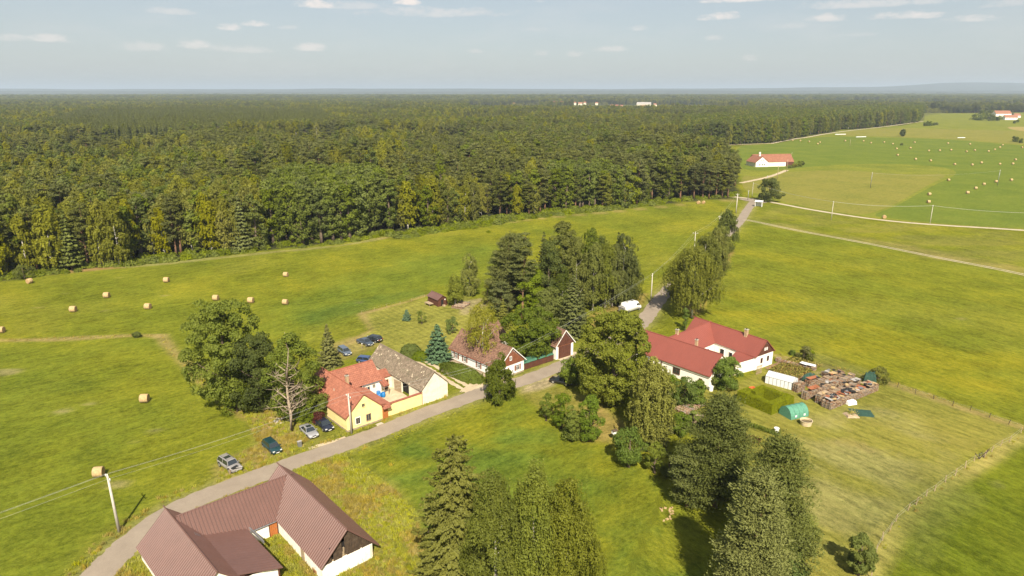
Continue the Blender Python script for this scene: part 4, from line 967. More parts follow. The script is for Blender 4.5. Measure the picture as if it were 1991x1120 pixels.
def hedge_path(pp, wd, ht, label, seed, mat='lf_hedge', leaf=.13, dens=60, name='hedge'):
    g = gen(seed); W_ = [np.array(at(*p)) for p in pp]
    P, N = [], []
    for a, b_ in zip(W_, W_[1:]):
        L = np.linalg.norm(b_ - a); d = (b_ - a) / L; nn = np.array([d[1], -d[0]])
        n = int(L * (2 * ht + wd) * dens); u = g.uniform(-wd / 2, L + wd / 2, n); k_ = g.uniform(-ht, ht + wd, n)
        side = np.where(k_ < 0, -1, np.where(k_ > wd, 1, 0))
        off = np.clip(k_, 0, wd) - wd / 2; z = np.where(side == 0, ht, np.where(side < 0, -k_, k_ - wd))
        z = np.clip(z, 0, ht) + np.where(side == 0, 0.05 * np.sin(u * 2.1), 0) + g.normal(size=n) * .03
        xy = a + np.outer(u, d) + np.outer(off * (1 + 0.04 * np.sin(u * 3 + seed)), nn)
        P.append(np.column_stack([xy, z])); nv = np.zeros((n, 3)); nv[:, :2] = nn * side[:, None]; nv[side == 0, 2] = 1; nv[:, 2] += .15; N.append(nv)
        for e, s_ in ((a - d * wd / 2, -1), (b_ + d * wd / 2, 1)):
            m_ = int(wd * ht * dens); xy = e + np.outer(g.uniform(-wd / 2, wd / 2, m_), nn); P.append(np.column_stack([xy, g.uniform(0, ht, m_)])); nv = np.zeros((m_, 3)); nv[:, :2] = d * s_; N.append(nv)
    P = np.concatenate(P); N = np.concatenate(N); o = P[:, :2].mean(0)
    P[:, 0] -= o[0]; P[:, 1] -= o[1]
    b = MB()
    for a, c_ in zip(W_, W_[1:]):
        d = (c_ - a) / np.linalg.norm(c_ - a); p0 = a - o - d * wd * .4; p1 = c_ - o + d * wd * .4; b.bar((p0[0], p0[1], ht * .47), (p1[0], p1[1], ht * .47), wd * .84, ht * .92)
    core_ = b; b = MB()
    q = W_[0]; b.tube([(q[0] - o[0], q[1] - o[1], 0), (q[0] - o[0], q[1] - o[1], ht * .8)], .08, 5)
    t = leafy_solid(name, P, N, 0, leaf, mat, label, g, 'hedge', (o[0], o[1], 0), b)
    core_.build('light_block_core', M['hedge_core'], t)  # solid core added under the leaves so light does not pass through the hedge
hedge_path([(1453, 775), (1442, 779.5), (1497.6, 803), (1532, 789), (1482, 770.5), (1466, 777)], 1.25, 1.95, 'bright yellow green clipped hedge square with an open corner', 11, dens=190, leaf=.15)
# ================================================================ BUILDINGS
LOCAL = R(41.3)
def slope(name, e0, e1, r1, r0, mat, parent, kind='tile', pitch=.33, course=.38, thick=.09, amp=None):
    """roof slope: e0,e1 on the eave (left to right seen from outside), r0,r1 on the ridge; real ribs and stepped courses"""
    e0, e1, r1, r0 = (np.array(p, float) for p in (e0, e1, r1, r0))
    L = max(np.linalg.norm(e1 - e0), np.linalg.norm(r1 - r0)); S = (np.linalg.norm(r0 - e0) + np.linalg.norm(r1 - e1)) / 2
    nrm = np.cross(e1 - e0, r0 - e0); nrm /= np.linalg.norm(nrm)
    if kind == 'rib':
        n = max(2, int(L / pitch)); prof = [(0, 0), (.34, 0), (.54, 1), (.80, 1)]
        us = [(i + a) / n for i in range(n) for a, _ in prof] + [1.0]; hs = [h for i in range(n) for _, h in prof] + [0]
        us = np.array(us); hs = np.array(hs) * (amp or .055); vs = np.array([0, 1.0]); zs = np.zeros(2)
    else:
        n = max(2, int(L / pitch)); us = np.linspace(0, 1, n * 3 + 1); hs = np.cos(np.linspace(0, 2 * math.pi * n, n * 3 + 1)) * (amp or .030)
        m = max(2, int(S / course)); vs, zs = [], []
        for j in range(m): vs += [j / m, (j + .97) / m]; zs += [.055, .0]
        vs = np.array(vs + [1.0]); zs = np.array(zs + [.02])
    U, Vv = np.meshgrid(us, vs)
    P = (e0 * (1 - U[..., None]) + e1 * U[..., None]) * (1 - Vv[..., None]) + (r0 * (1 - U[..., None]) + r1 * U[..., None]) * Vv[..., None]
    jitr = 0
    if kind == 'old':
        jitr = (fnoise(U * L, Vv * S, 2.2, 5) - .5) * .16 + (fnoise(U * L, Vv * S, .35, 8, 2) - .5) * .07
    P = P + nrm * (hs[None, :] + zs[:, None] + jitr)[..., None]
    ny, nx = U.shape; I = np.arange(nx * ny).reshape(ny, nx)
    Fq = np.stack([I[:-1, :-1], I[:-1, 1:], I[1:, 1:], I[1:, :-1]], -1).reshape(-1, 4)
    V = P.reshape(-1, 3)
    # underside and rims
    cn = np.array([e0, e1, r1, r0]) - nrm * thick; tp = np.array([e0, e1, r1, r0]); b0 = len(V)
    V = np.concatenate([V, cn, tp]); ex = [[b0 + 3, b0 + 2, b0 + 1, b0]]
    for i in range(4): j = (i + 1) % 4; ex.append([b0 + i, b0 + j, b0 + 4 + j, b0 + 4 + i])
    Fq = np.concatenate([Fq, np.array(ex)])
    me = mesh_np(name, V, Fq, M[mat])
    uvl = me.uv_layers.new(name='UVMap')
    uvv = np.zeros((len(V), 2), np.float32); uvv[:nx * ny, 0] = (U * L).ravel(); uvv[:nx * ny, 1] = (Vv * S + 1e-3).ravel()
    uvl.data.foreach_set('uv', uvv[Fq.ravel()].ravel())
    return obj(name, me, parent)
def ridge_cap(p, q, mat, parent, r_=.13, n=None):
    b = MB(); p = Vector(p); q = Vector(q); L = (q - p).length; n = n or max(1, int(L / .42))
    for i in range(n): b.tube([p.lerp(q, i / n), p.lerp(q, (i + 1.04) / n)], [r_, r_ * .86], 7)
    return b.build('ridge_cap', M[mat], parent)
def gable_roof(parent, x0, y0, y1, hw, ze, zr, mat, kind='tile', left=True, right=True, dx=0.0, hwr=None, zer=None, **kw):
    """ridge along local y; x0 centre; dx shifts the far end (a roof that runs askew)"""
    ro = obj('roof', None, parent); hwr = hwr or hw; zer = ze if zer is None else zer
    if left: slope('roof_slope', (x0 + dx - hw, y1, ze), (x0 - hw, y0, ze), (x0, y0, zr), (x0 + dx, y1, zr), mat, ro, kind, **kw)
    if right: slope('roof_slope', (x0 + hwr, y0, zer), (x0 + dx + hwr, y1, zer), (x0 + dx, y1, zr), (x0, y0, zr), mat, ro, kind, **kw)
    cm = {'tile': mat, 'old': mat, 'rib': mat}[kind]
    ridge_cap((x0, y0, zr + .03), (x0 + dx, y1, zr + .03), 'coping' if kind != 'rib' and mat == 'tile_red' else cm, ro, .12 if kind != 'rib' else .1, None if kind != 'rib' else 1)
    return ro
def roof_x(parent, y0, x0, x1, hw, ze, zr, mat, kind='tile', front=True, back=True, zeb=None, **kw):
    """ridge along local x"""
    ro = obj('roof', None, parent)
    if front: slope('roof_slope', (x0, y0 - hw, ze), (x1, y0 - hw, ze), (x1, y0, zr), (x0, y0, zr), mat, ro, kind, **kw)
    if back: slope('roof_slope', (x1, y0 + hw, zeb or ze), (x0, y0 + hw, zeb or ze), (x0, y0, zr), (x1, y0, zr), mat, ro, kind, **kw)
    ridge_cap((x0, y0, zr + .03), (x1, y0, zr + .03), 'coping' if mat == 'tile_red' else mat, ro, .12 if kind != 'rib' else .1, None if kind != 'rib' else 1)
    return ro
def wall_y(parent, x0, y0, y1, hw, hh, zr, mat, t=.35, near=True, far=True, left=True, right=True, gable=True, name='wall'):
    """four walls of a gabled block, ridge along y. zr = underside apex"""
    b = MB()
    def gab(y):
        pts = [(x0 - hw, 0), (x0 + hw, 0), (x0 + hw, hh)] + ([(x0, zr)] if gable else []) + [(x0 - hw, hh)]
        vs = [(px, y - t / 2, pz) for px, pz in pts] + [(px, y + t / 2, pz) for px, pz in pts]; n = len(pts)
        b.add(vs, [tuple(range(n)), tuple(range(2 * n - 1, n - 1, -1))] + [(i + n, (i + 1) % n + n, (i + 1) % n, i) for i in range(n)])
    if near: gab(y0 + t / 2)
    if far: gab(y1 - t / 2)
    for f, s in ((left, -1), (right, 1)):
        if f: b.box((x0 + s * (hw - t / 2), (y0 + y1) / 2, hh / 2), (t, y1 - y0 - 2 * t, hh))
    return b.build(name, M[mat], parent)
def window(parent, c, face, w_, h_, frame='white_trim', panes=2, shutters=None, deep=.0, sash='white_trim'):
    """face: unit outward normal in local xy ('-y','+y','-x','+x')"""
    nx, ny = {'-y': (0, -1), '+y': (0, 1), '-x': (-1, 0), '+x': (1, 0)}[face]
    tx, ty = -ny, nx
    rz = math.atan2(ty, tx)
    o = obj('window', None, parent); o.location = c; o.rotation_euler = (0, 0, rz)      # local: x along wall, -y/+y outwards
    out = -1
    b = MB()
    for s in (-1, 1): b.box((s * (w_ / 2 + .03), out * .03, 0), (.08, .10, h_ + .14))
    b.box((0, out * .03, h_ / 2 + .03), (w_ - .02, .10, .08)); b.box((0, out * .05, -h_ / 2 - .04), (w_ + .02, .16, .07))
    b.build('frame', M[frame], o)
    b = MB(); b.box((0, out * .035, 0), (.05, .06, h_ - .02))
    if panes > 2: b.box((0, out * .035, h_ * .18), (w_ - .04, .05, .045))
    b.build('mullion', M[sash], o)
    for s in (-1, 1):
        box_obj('pane', (s * w_ / 4, out * .012, 0), (w_ / 2 - .02, .03, h_), M['glass'], o)
    if shutters:
        for s in (-1, 1): box_obj('shutter', (s * (w_ / 2 + .07 + w_ * .24), out * .05, 0), (w_ * .46, .05, h_ + .05), M[shutters], o)
    return o
def door(parent, c, face, w_, h_, mat, frame='white_trim', boards=4):
    nx, ny = {'-y': (0, -1), '+y': (0, 1), '-x': (-1, 0), '+x': (1, 0)}[face]
    o = obj('door', None, parent); o.location = (c[0], c[1], 0); o.rotation_euler = (0, 0, math.atan2(nx, -ny))
    for i in range(boards): box_obj('board', (-w_ / 2 + w_ * (i + .5) / boards, -.03, h_ / 2), (w_ / boards - .015, .07 + .012 * (i % 2), h_), M[mat], o)
    b = MB()
    for s in (-1, 1): b.box((s * (w_ / 2 + .05), -.02, h_ / 2), (.09, .1, h_))
    b.box((0, -.02, h_ + .045), (w_ + .19, .1, .09)); b.build('frame', M[frame], o)
    b = MB(); b.box((w_ * .36, -.09, 1.0), (.10, .05, .04)); b.build('handle', M['gutter'], o)
    return o
def chimney(parent, x, y, z0, z1, s=.55, mat='brick', cap=True):
    b = MB(); b.box((x, y, (z0 + z1) / 2), (s, s, z1 - z0)); o = b.build('chimney', M[mat], parent)
    b = MB(); b.box((x, y, z1 + .05), (s + .16, s + .16, .1)); b.build('chimney_cap', M['concrete'], o)
    b = MB()
    for k_ in (-.12, .12): b.tube([(x + k_, y, z1 + .1), (x + k_, y, z1 + .32)], .08, 8)
    b.build('flue', M['black'], o)
def gutter(parent, p, q, mat='gutter'):
    b = MB(); b.tube([p, q], .07, 6); b.build('gutter', M[mat], parent)
def barge(parent, a, apex, c, mat='white_trim', wd=.16):
    for p in (a, c):
        b = MB(); b.bar(p, apex, .05, wd); b.build('bargeboard', M[mat], parent)
def rot_pt(o, lx, ly, th=LOCAL): return (o[0] + lx * math.cos(th) - ly * math.sin(th), o[1] + lx * math.sin(th) + ly * math.cos(th))

# ---- 1. brown roofed barn in the foreground
B0 = (-19.43, 69.01)
bn = thing('farm_barn', 'large white barn with brown ribbed metal roofs round a grassy yard, in the foreground', 'barn', (*B0, 0), R(41.4))
# right wing
gable_roof(bn, 0, -.25, 18.9, 3.62, 2.05, 5.75, 'metal_brown', 'rib', pitch=.40, amp=.10, hwr=4.1, zer=1.55)
wall_y(bn, 0, 0.15, 18.6, 3.30, 2.2, 5.5, 'plaster_white', near=False)
b = MB(); b.box((0, .32, 1.0), (6.6, .35, 2.0)); b.build('wall', M['plaster_white'], bn)
gb = obj('gable', None, bn)
g_ = random.Random(3); xx = -3.2
while xx < 3.3:
    wd = g_.uniform(.14, .24); cx = xx + wd / 2
    top = 5.45 - abs(cx) / 3.45 * 3.3
    if top > 2.15 and not (-.62 < cx < -.28) and not (-1.95 < cx < -1.82):
        z0_ = 2.02 + (g_.uniform(0, .25) if g_.random() < .2 else 0); top -= g_.uniform(0, .12)
        box_obj('board', (cx, .20 + g_.uniform(-.02, .02), (z0_ + top) / 2), (wd - .02, .03, top - z0_), M['wood_dark'] if g_.random() < .75 else M['wood_pale'] if g_.random() < .12 else M['wood_dark'], gb)
    xx += wd
box_obj('loft_shade_panel', (0, .52, 2.9), (4.2, .05, 1.8), M['dark'], gb)  # near-black panel painting the darkness seen between the gable boards
box_obj('beam', (0, .40, 2.06), (6.5, .16, .14), M['wood_pale'], gb)
b = MB(); b.bar((-.45, .3, 2.2), (-.38, .3, 3.2), .16, .16); b.bar((-.52, .32, 2.2), (-.5, .32, 2.6), .3, .2); b.build('post', M['wood_pale'], gb)
box_obj('quoin', (3.1, .12, 1.0), (.3, .06, 1.9), M['plaster_old'], gb)
for yy, w_ in ((5.3, .7), (2.2, .8)): door(bn, (-3.32, yy), '-x', w_, 1.75 if yy > 5 else .5, 'wood_pale' if yy > 5 else 'rust', 'wood_pale', 3)
# middle wing (its roof dies into the two side roofs)
roof_x(bn, 16.0, -14.2, 0.0, 3.75, 2.05, 5.55, 'metal_brown', 'rib', pitch=.44, amp=.13)
b = MB(); b.box((-6.9, 12.62, 1.02), (7.0, .3, 2.05)); b.box((-7, 19.3, 1.02), (14, .3, 2.05)); b.build('wall', M['plaster_white'], bn)
door(bn, (-4.0, 12.46), '-y', .95, 1.85, 'wood_orange', 'wood_brown', 4)
gutter(bn, (-7.0, 12.18, 2.0), (-3.7, 12.18, 2.0))
# left wing, slightly turned
lw = obj('left_wing', None, bn); lw.location = (-13.87, 3.05, 0); lw.rotation_euler = (0, 0, R(2.6))
gable_roof(lw, 0, -.3, 15.9, 3.85, 1.75, 5.42, 'metal_brown', 'rib', pitch=.40, amp=.10, hwr=3.85, zer=1.75)
wall_y(lw, 0, 0, 15.6, 3.5, 2.0, 5.2, 'plaster_white')
b = MB(); b.slab([(1.2, 9.4, 4.38), (1.75, 9.4, 3.86), (1.75, 10.2, 3.86), (1.2, 10.2, 4.38)], .06); b.build('skylight', M['gutter'], lw)
# lean-to roof
slope('lean_to_roof', (-6.75, 2.9, 2.2), (-7.3, 12.75, 2.45), (-12.45, 15.0, 3.36), (-11.9, 3.7, 3.36), 'metal_brown', bn, 'rib', pitch=.55, amp=.012)
b = MB(); b.box((-7.3, 8.6, 1.1), (.2, 7.6, 2.1)); b.box((-9.4, 3.9, 1.15), (4.9, .25, 2.1)); b.build('lean_to_wall', M['plaster_white'], bn)
b = MB(); b.box((-7.1, 3.4, 1.05), (.16, .16, 2.1)); b.build('post', M['wood_brown'], bn)
b = MB(); b.bar((-6.9, 12.7, 2.3), (-6.6, 8.8, 2.2), .1, .35); b.build('flashing', M['gutter'], bn)

# ---- 2. yellow farmhouse
Y0_ = (-25.08, 105.54)
yh = thing('yellow_farmhouse', 'yellow farmhouse with red tiled roofs and a white rear wing beside the road', 'house', (*Y0_, 0), LOCAL)
gable_roof(yh, 0, -.2, 15.9, 3.60, 2.62, 5.95, 'tile_red', 'tile', pitch=.33, course=.4)
wall_y(yh, 0, 0, 15.8, 3.36, 2.75, 5.7, 'plaster_yellow')
b = MB(); b.box((0, -.03, .15), (6.76, .07, .3)); b.box((-3.39, 7.9, .15), (.07, 15.8, .3)); b.build('plinth', M['plinth'], yh)
barge(yh, (-3.6, -.22, 2.64), (0, -.22, 5.97), (3.6, -.22, 2.64), 'coping', .12)
for cx, mt in ((-1.3, 'white_trim'), (.72, 'wood_pale')): window(yh, (cx, -.01, 1.45), '-y', .82, 1.15, 'wood_pale' if cx > 0 else 'plaster_white', 2, None, sash='wood_pale')
window(yh, (-.15, -.01, 3.95), '-y', .55, .6, 'plaster_yellow', 2, sash='wood_pale')
gutter(yh, (-3.68, -.2, 2.56), (-3.68, 15.8, 2.56), 'coping')
slope('side_roof', (5.5, .2, 2.28), (5.5, 9.4, 2.28), (3.3, 9.4, 2.92), (3.3, .2, 2.92), 'tile_red', yh, 'tile', pitch=.33, course=.4)
b = MB(); b.box((5.2, 5.3, 1.08), (.25, 8.0, 2.16)); b.build('wall', M['plaster_white'], yh)
b = MB(); b.box((4.05, .35, 1.15), (1.3, .25, 2.2)); b.build('door_wall', M['plaster_yellow'], yh)
door(yh, (4.12, .22), '-y', .85, 1.95, 'wood_orange', 'wood_orange', 4)
slope('porch_roof', (3.45, -.55, 2.12), (5.0, -.55, 2.12), (5.0, .5, 2.62), (3.45, .5, 2.62), 'tile_red', yh, 'tile', pitch=.33, course=.35)
roof_x(yh, 13.2, .2, 9.35, 3.45, 2.62, 5.55, 'tile_red', 'tile', pitch=.33, course=.4)
b = MB(); b.box((7.2, 10.1, 1.3), (3.9, .3, 2.6)); b.box((9.05, 13.2, 1.3), (.3, 5.9, 2.6)); b.box((4.6, 16.3, 1.3), (9, .3, 2.6)); b.add([(8.95, 10.1, 2.6), (8.95, 16.3, 2.6), (8.95, 13.2, 5.3)], [(0, 1, 2)]); b.build('wall', M['plaster_white'], yh)
gutter(yh, (5.2, 9.70, 2.55), (9.3, 9.70, 2.55))
window(yh, (6.2, 9.94, 1.7), '-y', .9, .5, 'wood_pale'); window(yh, (7.6, 9.94, 1.85), '-y', .4, .4, 'wood_pale')
chimney(yh, 1.35, 8.2, 4.0, 6.2, .5, 'brick')
b = MB(); b.tube([(-1.6, 7.5, 4.3), (-1.6, 7.5, 4.85)], .09, 8); b.build('vent_pipe', M['concrete'], yh)
slope('annex_roof', (9.3, 10.7, 2.35), (12.1, 10.7, 2.45), (12.1, 13.2, 3.1), (9.3, 13.2, 3.2), 'tile_red', yh, 'tile', pitch=.33)
b = MB(); b.box((10.7, 11.0, 1.15), (2.6, .25, 2.3)); b.build('wall', M['plaster_old'], yh)
slope('porch_roof', (8.6, 8.1, 1.95), (9.9, 8.1, 1.95), (9.9, 10.3, 2.75), (8.6, 10.3, 2.75), 'tile_red', yh, 'tile', pitch=.33)
for px_ in (8.75, 9.75): box_obj('post', (px_, 8.25, .95), (.12, .12, 1.9), M['wood_pale'], yh)
door(yh, (10.8, 10.86), '-y', .8, 1.8, 'wood_brown', 'wood_pale', 3)
# yard wall
yw = thing('yard_wall', 'yellow yard wall with a red tiled coping joining house and grey barn', 'wall', (*Y0_, 0), LOCAL)
b = MB(); b.box((8.4, .62, 1.12), (7.1, .3, 2.25)); b.build('masonry', M['plaster_yellow'], yw)
b = MB()
for i in range(20): b.box((4.95 + i * .355 + .17, .62, 2.31 + .01 * (i % 2)), (.34, .55, .09))
b.build('coping', M['coping'], yw)
yd = obj('yard_paving', None)
sheet('courtyard', [rot_pt(Y0_, *p) for p in ((5.3, 3.4), (11.8, 3.2), (12.2, 10.9), (5.3, 9.9))], M['yard'], .009)
bpy.data.objects.remove(yd)
# blue water butts, garden strip, little clutter
def cyl_obj(name, label, cat, lx, ly, r_, h_, mat, o=Y0_, z=0, lid=True, group=None, n=14, lidmat=None):
    t = thing(name, label, cat, (*rot_pt(o, lx, ly), z), LOCAL, group)
    b = MB(); b.tube([(0, 0, 0), (0, 0, h_ * .33), (0, 0, h_ * .66), (0, 0, h_)], [r_ * .94, r_, r_, r_ * .9], n); b.build('body', M[mat], t, True)
    if lid: b = MB(); b.tube([(0, 0, h_), (0, 0, h_ + .05)], r_ * .96, n); b.build('lid', M[lidmat or mat], t)
    return t
cyl_obj('water_barrel', 'blue barrel nearest the white wing in the yellow farmyard', 'barrel', 7.9, 8.9, .42, .95, 'plastic_blue')
cyl_obj('water_barrel', 'blue barrel in front of the other one in the yellow farmyard', 'barrel', 7.6, 8.1, .42, .9, 'plastic_blue')
cyl_obj('water_barrel', 'blue barrel beside the small red porch roof', 'barrel', 8.4, 8.0, .38, .85, 'plastic_blue')
# ---- 3. grey barn
GB = (-14.19, 115.6)
gbn = thing('grey_barn', 'old barn with a mottled grey brown tiled roof and pale gable at the road', 'barn', (*GB, 0), R(41.1))
gable_roof(gbn, 0, -.1, 19.1, 3.08, 2.68, 5.70, 'tile_old', 'old', pitch=.26, course=.32)
wall_y(gbn, 0, 0, 19, 2.86, 2.8, 5.45, 'plaster_old', left=False)
b = MB()
for y0_, y1_ in ((.35, 4.4), (7.0, 18.7)): b.box((-2.7, (y0_ + y1_) / 2, 1.35), (.3, y1_ - y0_, 2.7))
b.box((-2.7, 5.7, 2.55), (.28, 2.6, .3)); b.build('wall', M['plaster_old'], gbn)
box_obj('shade_panel', (-2.2, 5.7, 1.2), (.1, 3.4, 2.4), M['dark'], gbn)  # near-black backing behind the wall gap, shade of the interior put in as colour
box_obj('quoin', (-2.84, .1, 1.3), (.12, .3, 2.6), M['brick'], gbn)
dr = obj('barn_door', None, gbn)
for i in range(7): box_obj('board', (-3.0 - .05 * i, 7.0 + i * .28, 1.15), (.05, .25, 2.3), M['wood_pale'], dr)
# ---- 4. cottage with birch
C0 = (-.05, 127.0)
ct = thing('cottage', 'white cottage with brown tiled roof, red brown gable and shuttered windows', 'house', (*C0, 0), R(43.5))
gable_roof(ct, 0, -.3, 15.6, 3.75, 2.55, 6.0, 'tile_brown', 'tile', pitch=.26, course=.36)
wall_y(ct, 0, 0, 15.3, 3.36, 2.6, 5.7, 'plaster_bluewhite')
gb = obj('gable', None, ct)
for i in range(22):
    cx = -3.25 + i * .31; top = 5.62 - abs(cx) / 3.5 * 3.05
    if top > 2.6: box_obj('board', (cx, -.05 - .01 * (i % 2), (2.45 + top) / 2), (.29, .06, top - 2.45), M['wood_red'], gb)
barge(ct, (-3.8, -.34, 2.5), (0, -.34, 6.05), (3.8, -.34, 2.5))
window(ct, (-.4, -.09, 3.85), '-y', .5, .7, 'white_trim', 2, 'wood_red')
window(ct, (1.6, -.01, 1.4), '-y', .8, 1.1, 'white_trim', 4, 'wood_red'); window(ct, (-1.6, -.01, 1.4), '-y', .8, 1.1, 'white_trim', 4, 'wood_red')
for yy in (2.4, 6.2, 10.6, 13.4): window(ct, (-3.38, yy, 1.4), '-x', .8, 1.15, 'white_trim', 4, 'wood_red')
b = MB(); b.box((0, -.03, .15), (6.76, .07, .3)); b.box((-3.4, 7.6, .15), (.08, 15.3, .3)); b.box((-3.9, 7.6, .04), (.9, 15.3, .08)); b.build('plinth', M['plinth'], ct)
gutter(ct, (-3.85, -.3, 2.48), (-3.85, 15.6, 2.48), 'coping')
roof_x(ct, 14.2, 1.0, 9.3, 3.9, 2.7, 6.0, 'tile_brown', 'tile', pitch=.26, course=.36, zeb=2.7)
b = MB(); b.box((6.2, 10.65, 1.35), (5.6, .3, 2.7)); b.box((9.0, 14.2, 1.35), (.3, 6.8, 2.7)); b.add([(9.1, 10.7, 2.7), (9.1, 17.7, 2.7), (9.1, 14.2, 5.7)], [(0, 1, 2)]); b.build('wall', M['plaster_white'], ct)
# fence with green tarpaulin
C1 = (-.05, 127.0)
fe = thing('board_fence', 'dark brown board fence capped with a green tarpaulin between cottage and garage', 'fence', (*C1, 0), LOCAL)
for i in range(36):
    t_ = (i + .5) / 36; box_obj('board', (3.9 + 8.1 * t_, .45 - .25 * t_, .72 + .02 * (i % 3)), (.21, .04, 1.44), M['wood_brown'], fe)
gt = MB()
N_ = 18
vs = []; fs = []
for i in range(N_ + 1):
    x = 3.5 + 8.4 * i / N_; dz = .05 * math.sin(i * 1.7)
    vs += [(x, .30 - .25 * i / N_, 1.46 + dz * .5), (x, .62 - .25 * i / N_, 1.78 + dz), (x, 2.0 - .25 * i / N_, 1.86 + dz), (x, 2.25 - .25 * i / N_, 1.2)]
for i in range(N_):
    for k_ in range(3): a = i * 4 + k_; fs.append((a, a + 4, a + 5, a + 1))
gt.add(vs, fs); gt.build('tarpaulin', M['tarp_green'], fe)
b = MB()
for i in range(14): b.box((4.2 + i * .5, 1.2, .6), (.45, 1.4, 1.1))
b.build('log_store', M['wood_pale'], fe)
# ---- garage
GA = (11.3, 137.0)
ga = thing('garage', 'white garage with a brown gable and brown double doors beside the road', 'garage', (*GA, 0), R(38.5))
gable_roof(ga, 0, -.3, 6.4, 2.85, 2.85, 6.1, 'tile_brown', 'tile', pitch=.26, course=.36)
wall_y(ga, 0, 0, 6.2, 2.5, 2.95, 5.75, 'plaster_white')
gb = obj('gable', None, ga)
for i in range(17):
    cx = -2.4 + i * .3; top = 5.72 - abs(cx) / 2.6 * 2.85
    if top > 2.95: box_obj('board', (cx, -.05 - .01 * (i % 2), (2.9 + top) / 2), (.28, .06, top - 2.9), M['wood_brown'], gb)
barge(ga, (-2.88, -.34, 2.8), (0, -.34, 6.15), (2.88, -.34, 2.8))
dg = obj('garage_door', None, ga)
for i in range(12): box_obj('board', (-1.7 + i * .3 + .02, -.04, 1.35), (.28, .06 + .01 * (i % 2), 2.7), M['wood_brown'], dg)
box_obj('lintel', (0, -.03, 2.8), (3.8, .08, .12), M['wood_red'], ga)
b = MB(); b.box((-3.6, 2.6, 1.2), (2.0, .12, 2.4)); b.build('side_wall', M['wood_brown'], ga)
b = MB(); b.slab([(-5.0, 2.3, 2.35), (-2.6, 2.3, 2.5), (-2.6, 5.6, 2.9), (-5.0, 5.6, 2.75)], .1); b.build('lean_to_roof', M['wood_dark'], ga)
# ---- shed
SH = (-18.5, 173.4)
sh = thing('garden_shed', 'small dark brown wooden shed at the edge of the cottage lawn', 'shed', (*SH, 0), R(38))
gable_roof(sh, 0, -.3, 5.3, 1.75, 1.9, 2.95, 'metal_brown', 'rib', pitch=.5, amp=.02)
wall_y(sh, 0, 0, 5, 1.45, 2.0, 2.8, 'wood_brown', .12)
for i in range(9): box_obj('board', (-1.3 + i * .325, -.03, 1.05), (.30, .05, 2.1), M['wood_brown'], sh)
box_obj('door', (-.1, -.08, .95), (.7, .04, 1.7), M['dark'], sh); box_obj('step', (.1, -.5, .2), (.7, .6, .4), M['wood_pale'], sh)
b = MB(); b.box((.75, -.09, 1.7), (.3, .05, .3)); b.build('sign_plate', M['white_trim'], sh)
b = MB(); b.box((-2.6, 2.6, .7), (1.3, 2.6, .1)); b.box((-3.1, 1.5, .35), (.1, .1, .7)); b.box((-3.1, 3.7, .35), (.1, .1, .7)); b.build('side_shelf', M['wood_pale'], sh)
# ---- 5. red roofed farm
A0 = (40.25, 122.43)
fa = thing('red_roofed_farm', 'white farmhouse complex with dark red metal roofs round a courtyard', 'house', (*A0, 0), LOCAL)
gable_roof(fa, 0, -.25, 18.0, 3.62, 2.85, 6.42, 'metal_red', 'rib', pitch=.5, amp=.014)
wall_y(fa, 0, 0, 17.8, 3.3, 3.0, 6.15, 'plaster_white')
window(fa, (-3.32, 7.6, 1.5), '-x', 1.5, 1.15, 'wood_brown', 4, sash='wood_brown')
window(fa, (-3.32, 12.6, 1.9), '-x', .5, .5, 'wood_brown'); window(fa, (-3.32, 14.4, 1.9), '-x', .5, .5, 'wood_brown'); window(fa, (-3.32, 2.0, 1.3), '-x', .55, .6, 'wood_brown', sash='rust')
b = MB(); b.tube([(-3.42, 11.2, 0), (-3.42, 11.2, 2.8)], .07, 6); b.build('downpipe', M['wood_brown'], fa)
gutter(fa, (-3.68, -.2, 2.78), (-3.68, 18, 2.78), 'metal_red')
door(fa, (-1.8, -.01), '-y', .6, 1.2, 'white_trim', 'white_trim', 2); door(fa, (1.6, -.01), '-y', .9, 1.9, 'dark', 'wood_brown', 2)
chimney(fa, 3.0, 7.6, 3.4, 6.5, .5, 'brick')
# middle wing
roof_x(fa, 13.1, 1.2, 16.2, 3.9, 2.9, 5.95, 'metal_red', 'rib', pitch=.5, amp=.014)
b = MB(); b.box((8.0, 9.55, 1.45), (9.4, .3, 2.9)); b.box((9, 16.7, 1.45), (15, .3, 2.9)); b.build('wall', M['plaster_white'], fa)
chimney(fa, 4.2, 13.2, 5.0, 6.9, .55, 'brick')
window(fa, (10.2, 9.38, 1.6), '-y', .9, 1.2, 'white_trim', 4, sash='rust')
door(fa, (8.9, 9.38), '-y', .9, 1.95, 'dark', 'wood_brown', 2)
# right wing, a little askew
rw = obj('right_wing', None, fa); rw.location = (14.75, -1.1, 0); rw.rotation_euler = (0, 0, R(-5.9))
gable_roof(rw, 0, -.25, 18.5, 3.2, 2.95, 5.95, 'metal_red', 'rib', pitch=.5, amp=.014)
wall_y(rw, 0, 0, 18.2, 2.95, 3.05, 5.65, 'plaster_white')
for i in range(20):
    cx = -2.85 + i * .3; top = 5.6 - abs(cx) / 3.0 * 2.6
    if top > 2.95: box_obj('board', (cx, -.05 - .01 * (i % 2), (2.95 + top) / 2), (.28, .06, top - 2.95), M['wood_brown'], rw)
barge(rw, (-3.22, -.29, 2.95), (0, -.29, 5.98), (3.22, -.29, 2.95), 'metal_red')
for cx in (-.2, .45): window(rw, (cx, -.09, 4.1), '-y', .22, .45, 'white_trim')
for cx in (-.9, 1.25): window(rw, (cx, -.01, 1.75), '-y', .5, .9, 'wood_brown', 2, sash='wood_brown')
chimney(rw, -.3, 4.6, 4.6, 7.0, .62, 'brick')
for yy, w_ in ((11.8, 1.0),): window(rw, (-2.97, yy, 1.6), '-x', w_, 1.2, 'white_trim', 4, sash='rust')
